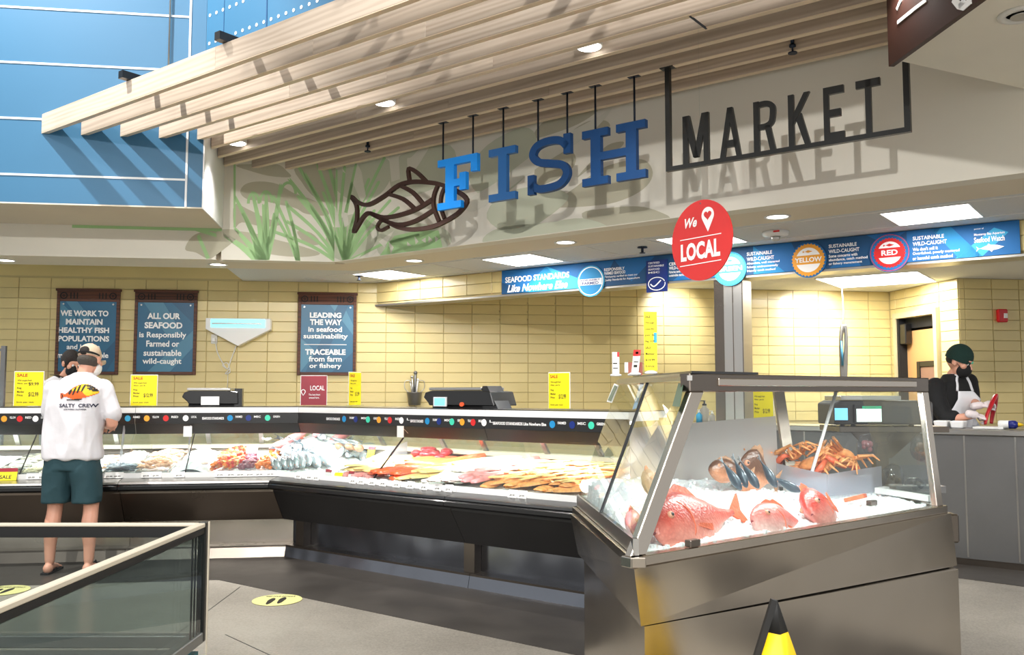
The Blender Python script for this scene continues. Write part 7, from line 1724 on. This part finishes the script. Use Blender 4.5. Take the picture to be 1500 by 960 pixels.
# print on the back: fish and two words
def bpx(px, py, y=-.25): d = W._r(px, py); k = (oy + y) / d.y; return (d.x * k, EYE + d.z * k)
def c8(X, Y): return bpx(40 + X / 6, 490 + Y / 6)
def drawing(parts, name, m_, off):
    mb = MB()
    for pl in parts: mb.add([(x, 0, z) for x, z in smooth2([c8(*p) for p in pl], True, 3)], [tuple(range(len(pl) * 3))])
    for i, v in enumerate(mb.v): pass
    M = Matrix.Translation((0, oy - .25, 0)); return project(shirt, mb, M, name, m_, shirt, off)
fishb = [(215, 515), (250, 525), (275, 510), (330, 460), (400, 437), (450, 440), (500, 470), (530, 505), (515, 525), (470, 545), (400, 565), (330, 575), (290, 560), (250, 548), (220, 570)]
def clipdraw(pl): return pl
def densify(poly, name, m_, off, n=26):
    """fill a polygon with a fine grid so that it follows the cloth"""
    P = smooth2([c8(*p) for p in poly], True, 3); xs = [p[0] for p in P]; zs = [p[1] for p in P]; mb = MB(); vs, fs = [], []
    dx = (max(xs) - min(xs)) / n; nzr = max(3, int((max(zs) - min(zs)) / dx)); dz = (max(zs) - min(zs)) / nzr
    for j in range(nzr):
        z0 = min(zs) + dz * j; zc = z0 + dz / 2; cr = []
        for i in range(len(P)):
            (x1, a), (x2, b_) = P[i], P[(i + 1) % len(P)]
            if (a > zc) != (b_ > zc): cr.append(x1 + (x2 - x1) * (zc - a) / (b_ - a))
        cr.sort()
        for a, b_ in zip(cr[::2], cr[1::2]):
            m = max(1, int((b_ - a) / dx))
            for i in range(m):
                xa, xb = a + (b_ - a) * i / m, a + (b_ - a) * (i + 1) / m; o = len(vs)
                vs += [(xa, 0, z0), (xb, 0, z0), (xb, 0, z0 + dz), (xa, 0, z0 + dz)]; fs.append((o, o + 1, o + 2, o + 3))
    mb.add(vs, fs); return project(shirt, mb, Matrix.Translation((0, oy - .25, 0)), name, m_, shirt, off)
densify(fishb, 'printed_fish', 'pepper_orange', .0025, 40)
densify([(300, 490), (400, 437), (470, 450), (530, 505), (490, 530), (440, 540), (400, 500), (340, 500)], 'printed_fish_yellow', 'print_yellow', .0032, 34)
for pl in ([(280, 515), (300, 485), (312, 492), (295, 530)], [(315, 530), (335, 470), (350, 468), (330, 525)], [(355, 510), (375, 450), (390, 448), (370, 510)], [(395, 500), (415, 445), (430, 447), (408, 500)], [(440, 470), (500, 470), (528, 500), (480, 495)], [(430, 445), (470, 448), (500, 468), (450, 462)], [(214, 515), (240, 540), (222, 570), (228, 540)], [(270, 575), (400, 568), (385, 580), (290, 582)]):
    densify(pl, 'printed_stripe', 'ink', .004, 10)
mb = MB()
for s_, x0, x1, y0, y1 in (('SALTY', 212, 345, 612, 645), ('CREW', 375, 525, 612, 645), ('SOUTHERN CALIFORNIA', 250, 445, 658, 670)):
    a, b_ = c8(x0, y1), c8(x1, y0); put_text(mb, s_, a[0], b_[0], a[1], b_[1], 0, bold=.03)
project(shirt, mb, Matrix.Translation((0, oy - .25, 0)), 'printed_words', 'ink_navy', shirt, .004)
# shorts
mb = MB(); torso(mb, secs_smooth([T(-.008, .0, .80) + (.205, .135), T(-.008, .0, .90) + (.20, .13), T(-.006, .0, .96) + (.185, .12)]))
for sg in (-1, 1): torso(mb, secs_smooth([T(sg * .118, .005, .545) + (.100, .105), T(sg * .112, .005, .65) + (.104, .112), T(sg * .10, .0, .78) + (.110, .125), T(sg * .085, .0, .88) + (.108, .12)]))
sh = fuse(mb, 'shorts', 'shorts_teal', man, .009, 4); wrinkle(sh, .005, 8, 21, (1, 1, .6))
# cap and hair
def capbuild(par, M, m_, hair_m, backstrap=True):
    mb = MB(); mb.ball((0, -.014, .034), (.083, .103, .098), 20, 14)
    mb.xf(Matrix.Identity(4)); mb.v = [v if v.z > .02 else Vector((v.x, v.y, .02 + (v.z - .02) * .05)) for v in mb.v]
    mb.xf(M); cp = mb.build('cap', m_, par)
    mb = MB(); vs = []; 
    top = [(math.sin(a) * .078, .07 + math.cos(a) * .10, .03 - .012 * math.cos(a * 1.0)) for a in [(-1.35 + 2.7 * k / 14) for k in range(15)]]
    mb.hexa([V(x, y, z - .003) for x, y, z in top], [V(x, y, z + .003) for x, y, z in top]); mb.xf(M); mb.build('visor', m_, cp)
    if backstrap:
        mb = MB(); mb.tube([(math.cos(a) * .075, -.016 - math.sin(a) * .099, .033) for a in [math.pi * k / 12 for k in range(13)]], .010, 8, 1.0); mb.xf(M); mb.build('strap', 'black_cloth', cp)
        mb = MB(); mb.ball((-.0, -.102, .046), (.040, .022, .036), 14, 9); mb.xf(M); mb.build('rear_opening', 'hair_dark', cp)
        mb = MB(); mb.ball((0, -.014, .134), (.009, .009, .006), 8, 6); mb.xf(M); mb.build('top_button', 'pink_fish', cp)
capbuild(man, HM, 'cap_khaki', 'hair_grey')
mb = MB(); mb.ball((0, -.022, -.012), (.079, .092, .056), 18, 12)
mb.v = [v if v.y < .03 else Vector((v.x * .9, .03, v.z)) for v in mb.v]; mb.xf(HM); fuse(mb, 'hair', 'hair_grey', man, .006, 2)
def mask(par, M, m_):
    mb = MB(); mb.ball((0, .060, -.048), (.070, .070, .070), 18, 12); mb.v = [v if v.y > .02 else Vector((v.x, .02, v.z)) for v in mb.v]; mb.xf(M); o = mb.build('face_mask', m_, par)
    for sg in (-1, 1): mb = MB(); mb.tube([(sg * .058, .05, -.03), (sg * .078, .02, -.008), (sg * .083, -.02, .0)], .0022, 6); mb.xf(M); mb.build('ear_loop', m_, o)
mask(man, HM, 'white')
for sg, ax in ((-1, -.152), (1, .15)):
    mb = MB(); pts = [(ox + ax + sg * .015 * t + math.copysign(w, q), oy + y, 0) for q, seq in ((-1, [(0, -.075, .03), (.5, .0, .034), (1.5, .1, .044), (2, .2, .04)]), (1, [(2, .2, .04), (1.5, .1, .044), (.5, .0, .034), (0, -.075, .03)])) for t, y, w in seq]
    mb.prism([(p[0], p[1]) for p in pts], 0, .018); so_ = mb.build('sandal', 'black_cloth', man)
    MB().tube([(ox + ax + sg * .02 - .042, oy + .06, .02), (ox + ax + sg * .02, oy + .075, .085), (ox + ax + sg * .02 + .042, oy + .06, .02)], .011, 8).build('strap', 'black_cloth', so_)
# ------------------------------------------------------------------ counter worker in white behind the shopper
wx, wy = -4.56, 9.0
wk = thing('person', 'counter worker in white shirt with black hair, bending behind the shopper', 'person', (wx, wy, 0))
def U(x, y, z): return (wx + x, wy + y, z)
mb = MB()
for sg in (-1, 1):
    limb(mb, [U(sg * .09, .05, .95), U(sg * .10, .04, .52), U(sg * .10, .06, .10)], [.09, .058, .038]); limb(mb, [U(sg * .10, .08, .04), U(sg * .11, -.10, .03)], [.036, .03], .8, up=(0, 0, 1))
torso(mb, [U(0, .05, .9) + (.16, .11), U(0, .02, 1.15) + (.17, .115), U(0, -.02, 1.42) + (.19, .11), U(.0, -.04, 1.52) + (.12, .08)])
limb(mb, [U(.02, -.04, 1.5), U(.12, -.085, 1.62)], [.06, .052]); WM = hmat(U(.15, -.12, 1.685), (.85, -.50, -.45)); head(mb, WM)
for (s_, e_, w_), sg in (((-.19, -.02, 1.45), (-.22, -.1, 1.17), (-.05, -.24, 1.28)), -1), (((.19, -.04, 1.45), (.26, -.08, 1.18), (.12, -.24, 1.30)), 1):
    limb(mb, [U(*s_), U(*e_), U(*w_)], [.05, .042, .027]); hand(mb, U(*w_), tuple(V(*w_) - V(*e_)), (0, -.2, 1), .5, -sg)
fuse(mb, 'body', 'skin', wk, .0075, 3); eyes(wk, WM); mask(wk, WM, 'black_cloth')
mb = MB(); torso(mb, secs_smooth([U(0, .05, .86) + (.205, .15), U(0, .03, 1.1) + (.205, .145), U(0, -.005, 1.35) + (.215, .135), U(0, -.03, 1.46) + (.19, .12), U(.01, -.04, 1.54) + (.11, .085), U(.02, -.045, 1.565) + (.07, .07)]))
for s_, e_ in (((-.18, -.02, 1.45), (-.225, -.09, 1.2)), ((.18, -.04, 1.45), (.255, -.08, 1.22))): limb(mb, [U(*s_), U(*e_)], [.075, .07])
ws = fuse(mb, 'white_shirt', 'shirt_white', wk, .009, 4); wrinkle(ws, .005, 6, 5, (1, 1, .6)); PW[ws] = PW[wk]
mb = MB(); torso(mb, secs_smooth([U(0, .05, .90) + (.185, .13), U(0, .05, .75) + (.2, .13)]))
for sg in (-1, 1): torso(mb, [U(sg * .10, .05, .08) + (.07, .08), U(sg * .10, .045, .5) + (.08, .09), U(sg * .095, .05, .85) + (.105, .12)])
fuse(mb, 'trousers', 'black_cloth', wk, .012, 3)
mb = MB(); mb.ball((0, -.02, .035), (.087, .107, .105), 18, 12); mb.v = [v if (v.y < .055 or v.z > .06) else Vector((v.x * .9, .045, max(v.z, .03))) for v in mb.v]; mb.xf(WM); hh = fuse(mb, 'hair', 'hair_dark', wk, .007, 1)
mb = MB(); a, b_ = W.n(80, 554, wy - .2), W.n(90, 549, wy - .2); put_text(mb, 'fish market', a.x, b_.x, a.z, b_.z, 0, bold=.01)
project(ws, mb, Matrix.Translation((0, wy - .3, 0)), 'printed_words', 'ink', ws, .003)
# ------------------------------------------------------------------ fishmonger at the right counter
fm = thing('person', 'fishmonger in dark green beanie, black mask and white apron handling red fish', 'person', (3.92, 7.98, 0))
def Q(px, py, y): p = W.n(px, py, y); return (p.x, p.y, p.z)
mb = MB(); bx_, by_ = 3.90, 7.98
for sg in (-1, 1):
    limb(mb, [(bx_ + sg * .08, by_ + sg * .05, .95), (bx_ + sg * .09, by_ + sg * .06, .52), (bx_ + sg * .09, by_ + sg * .06, .1)], [.09, .058, .038]); limb(mb, [(bx_ + sg * .09, by_ + sg * .06 + .02, .04), (bx_ + sg * .09 + .06, by_ + sg * .06 - .12, .03)], [.036, .03], .8, up=(0, 0, 1))
shn, shf = Q(1370, 566, 7.86), Q(1419, 560, 8.06)
nk = Q(1396, 552, 7.93); FM = hmat(Q(1404.5, 531, 7.86), (.66, -.66, -.42))
def tor(mb, secs, yaw):
    k = len(mb.v); torso(mb, [(0, 0, z, a, b_) for (x, y, z, a, b_) in secs]); seg = 20
    for i, (x, y, z, a, b_) in enumerate(secs):
        for j in range(seg): v = mb.v[k + i * seg + j]; c, s_ = math.cos(yaw), math.sin(yaw); mb.v[k + i * seg + j] = Vector((x + v.x * c - v.y * s_, y + v.x * s_ + v.y * c, v.z))
yw = math.atan2(shf[1] - shn[1], shf[0] - shn[0]); mc = ((shn[0] + shf[0]) / 2, (shn[1] + shf[1]) / 2)
tor(mb, [(bx_, by_, .88, .16, .11), (bx_, by_, 1.1, .16, .115), (mc[0], mc[1], 1.36, .18, .11), (mc[0], mc[1], 1.46, .15, .09), (nk[0], nk[1], 1.54, .06, .06)], yw)
limb(mb, [nk, tuple(V(*nk) * .4 + V(*Q(1403, 538, 7.87)) * .6)], [.06, .052]); head(mb, FM, 1.06)
wn, wf = Q(1428, 608, 7.50), Q(1436, 594, 7.62); en, ef = Q(1386, 611, 7.66), Q(1424, 586, 7.98)
limb(mb, [shn, en, wn], [.052, .043, .028]); limb(mb, [shf, ef, wf], [.052, .042, .028])
fuse(mb, 'body', 'skin', fm, .0075, 3); eyes(fm, FM); mask(fm, FM, 'black_cloth')
mb = MB(); hand(mb, wn, (.92, .05, -.25), (-.1, -.5, .85), 1.0, -1, .95, .0098); limb(mb, [tuple(V(*wn) - V(.05, 0, -.008)), wn], [.034, .033]); g1 = fuse(mb, 'glove', 'glove', fm, .004, 2)
mb = MB(); hand(mb, wf, (.9, -.2, .28), (0, -.3, .95), 1.0, 1, .95, .0098); limb(mb, [tuple(V(*wf) - V(.05, -.01, .01)), wf], [.034, .033]); g2 = fuse(mb, 'glove', 'glove', fm, .004, 2)
# black sweatshirt
mb = MB(); tor(mb, secs_smooth([(bx_, by_, .86, .20, .15), (bx_, by_, 1.1, .20, .15), (mc[0], mc[1], 1.32, .215, .14), (mc[0], mc[1], 1.43, .20, .125), (mc[0] + .01, mc[1], 1.51, .13, .10), (nk[0], nk[1], 1.56, .078, .075)]), yw)
limb(mb, [shn, tuple((V(*shn) + V(*en)) / 2 + V(-.03, 0, 0)), en, tuple(V(*en) * .72 + V(*wn) * .28)], [.082, .078, .068, .056]); limb(mb, [shf, ef, tuple(V(*ef) * .8 + V(*wf) * .2)], [.078, .064, .054])
sw = fuse(mb, 'sweatshirt', 'black_cloth', fm, .009, 4); wrinkle(sw, .006, 7, 9, (1, 1, 1)); PW[sw] = PW[fm]
mb = MB(); tor(mb, [(bx_, by_, .90, .18, .13), (bx_, by_, .75, .19, .13)], yw)
for sg in (-1, 1): torso(mb, [(bx_ + sg * .09, by_ + sg * .06, .08, .07, .08), (bx_ + sg * .09, by_ + sg * .06, .5, .08, .09), (bx_ + sg * .08, by_ + sg * .05, .85, .105, .12)])
fuse(mb, 'trousers', 'black_cloth', fm, .012, 3)
# apron: bib and skirt laid on the sweatshirt, neck straps
fdir = V(math.sin(yw), -math.cos(yw), 0)   # chest direction
me = sw.data; bv = BVHTree.FromPolygons([PW[fm] @ v.co for v in me.vertices], [tuple(p.vertices) for p in me.polygons])
rt = V(math.cos(yw), math.sin(yw), 0)
def drape(rows_, name, off, nseg=12):
    mb = MB(); vs, fs = [], []; n = len(rows_); mb.smooth = True
    for (z, u0, u1) in rows_:
        for i in range(nseg + 1):
            u = u0 + (u1 - u0) * i / nseg; o = V(mc[0], mc[1], z) + rt * u; h = bv.ray_cast(o + fdir * .8, -fdir)
            vs.append((h[0] if h[0] and h[0].z == h[0].z and (h[0] - o).dot(fdir) < .30 else o + fdir * .12) + fdir * off)
    for j in range(n - 1):
        for i in range(nseg): a = j * (nseg + 1) + i; fs.append((a, a + 1, a + nseg + 2, a + nseg + 1))
    o = len(vs); vs += [v - fdir * .004 for v in vs]; fs += [tuple(o + i for i in f)[::-1] for f in fs]
    for j in range(n - 1):
        for e_ in (0, nseg): a = j * (nseg + 1) + e_; b2 = a + nseg + 1; fs.append((a, b2, o + b2, o + a))
    for e_ in (0, n - 1):
        for i in range(nseg): a = e_ * (nseg + 1) + i; fs.append((a, a + 1, o + a + 1, o + a))
    mb.add(vs, fs); return mb.build(name, 'apron_white', fm)
ap = drape([(1.41, -.10, .115), (1.34, -.115, .13), (1.27, -.15, .155), (1.2, -.19, .17), (1.1, -.2, .18), (1.0, -.2, .19), (.85, -.2, .2), (.6, -.19, .2)], 'apron', .012)
for sg in (-1, 1):
    pts = [];
    for k in range(7):
        t = k / 6; z = 1.41 + t * .135; u = sg * (.105 - .045 * t); o = V(mc[0], mc[1], z) + rt * u; h = bv.ray_cast(o + fdir * .8, -fdir); pts.append(h[0] + fdir * .008 if h[0] else o + fdir * .08)
    MB().tube(pts + [pts[-1] - fdir * .07 + V(0, 0, .03)], .016, 8, .35, up=tuple(fdir)).build('neck_strap', 'apron_white', ap)
# beanie
mb = MB(); mb.ball((0, -.012, .050), (.096, .114, .115), 24, 16); mb.v = [v if v.z > .02 else Vector((v.x, v.y, .02 + (v.z - .02) * .1)) for v in mb.v]; mb.xf(FM); be = mb.build('beanie', 'beanie_green', fm)
for v in be.data.polygons: v.use_smooth = True
mb = MB(); 
for k in range(36):
    a = 2 * math.pi * k / 36; b2 = 2 * math.pi * (k + 1) / 36
    mb.hexa([V(math.cos(t) * r_ * .97, -.014 + math.sin(t) * r_ * 1.15, .012) for t, r_ in ((a, .088), (b2, .088), (b2, .099), (a, .099))], [V(math.cos(t) * r_ * .97, -.014 + math.sin(t) * r_ * 1.15, .066) for t, r_ in ((a, .088), (b2, .088), (b2, .099), (a, .099))])
mb.xf(FM); cu_ = mb.build('beanie_cuff', 'beanie_green', be)
mb = MB(); mb.ball((-.012, .101, .038), (.022, .006, .014), 12, 8); mb.xf(FM); mb.build('badge', 'mint', cu_)
mb = MB(); mb.ball((0, -.03, .0), (.08, .085, .05), 14, 10); mb.xf(FM); mb.build('hair', 'hair_dark', fm)
# forearm tattoo is plain dark mark
# red fish fillet held bent in the gloves
pts = [Q(1443, 622, 7.48), Q(1446, 608, 7.50), Q(1451, 596, 7.53), Q(1456, 584, 7.57), Q(1458, 582, 7.60), Q(1457, 594, 7.64), Q(1454, 608, 7.66), Q(1452, 621, 7.66)]
rf = MB().tube(smooth2(pts, False, 4), [.018 + .014 * math.sin(math.pi * k / 28) for k in range(29)], 10, .55); rf = rf.build('red_fish_piece', 'pepper_red_fish'); tag(rf, 'long red fish piece bent upright in the fishmonger\'s gloves', 'fish')
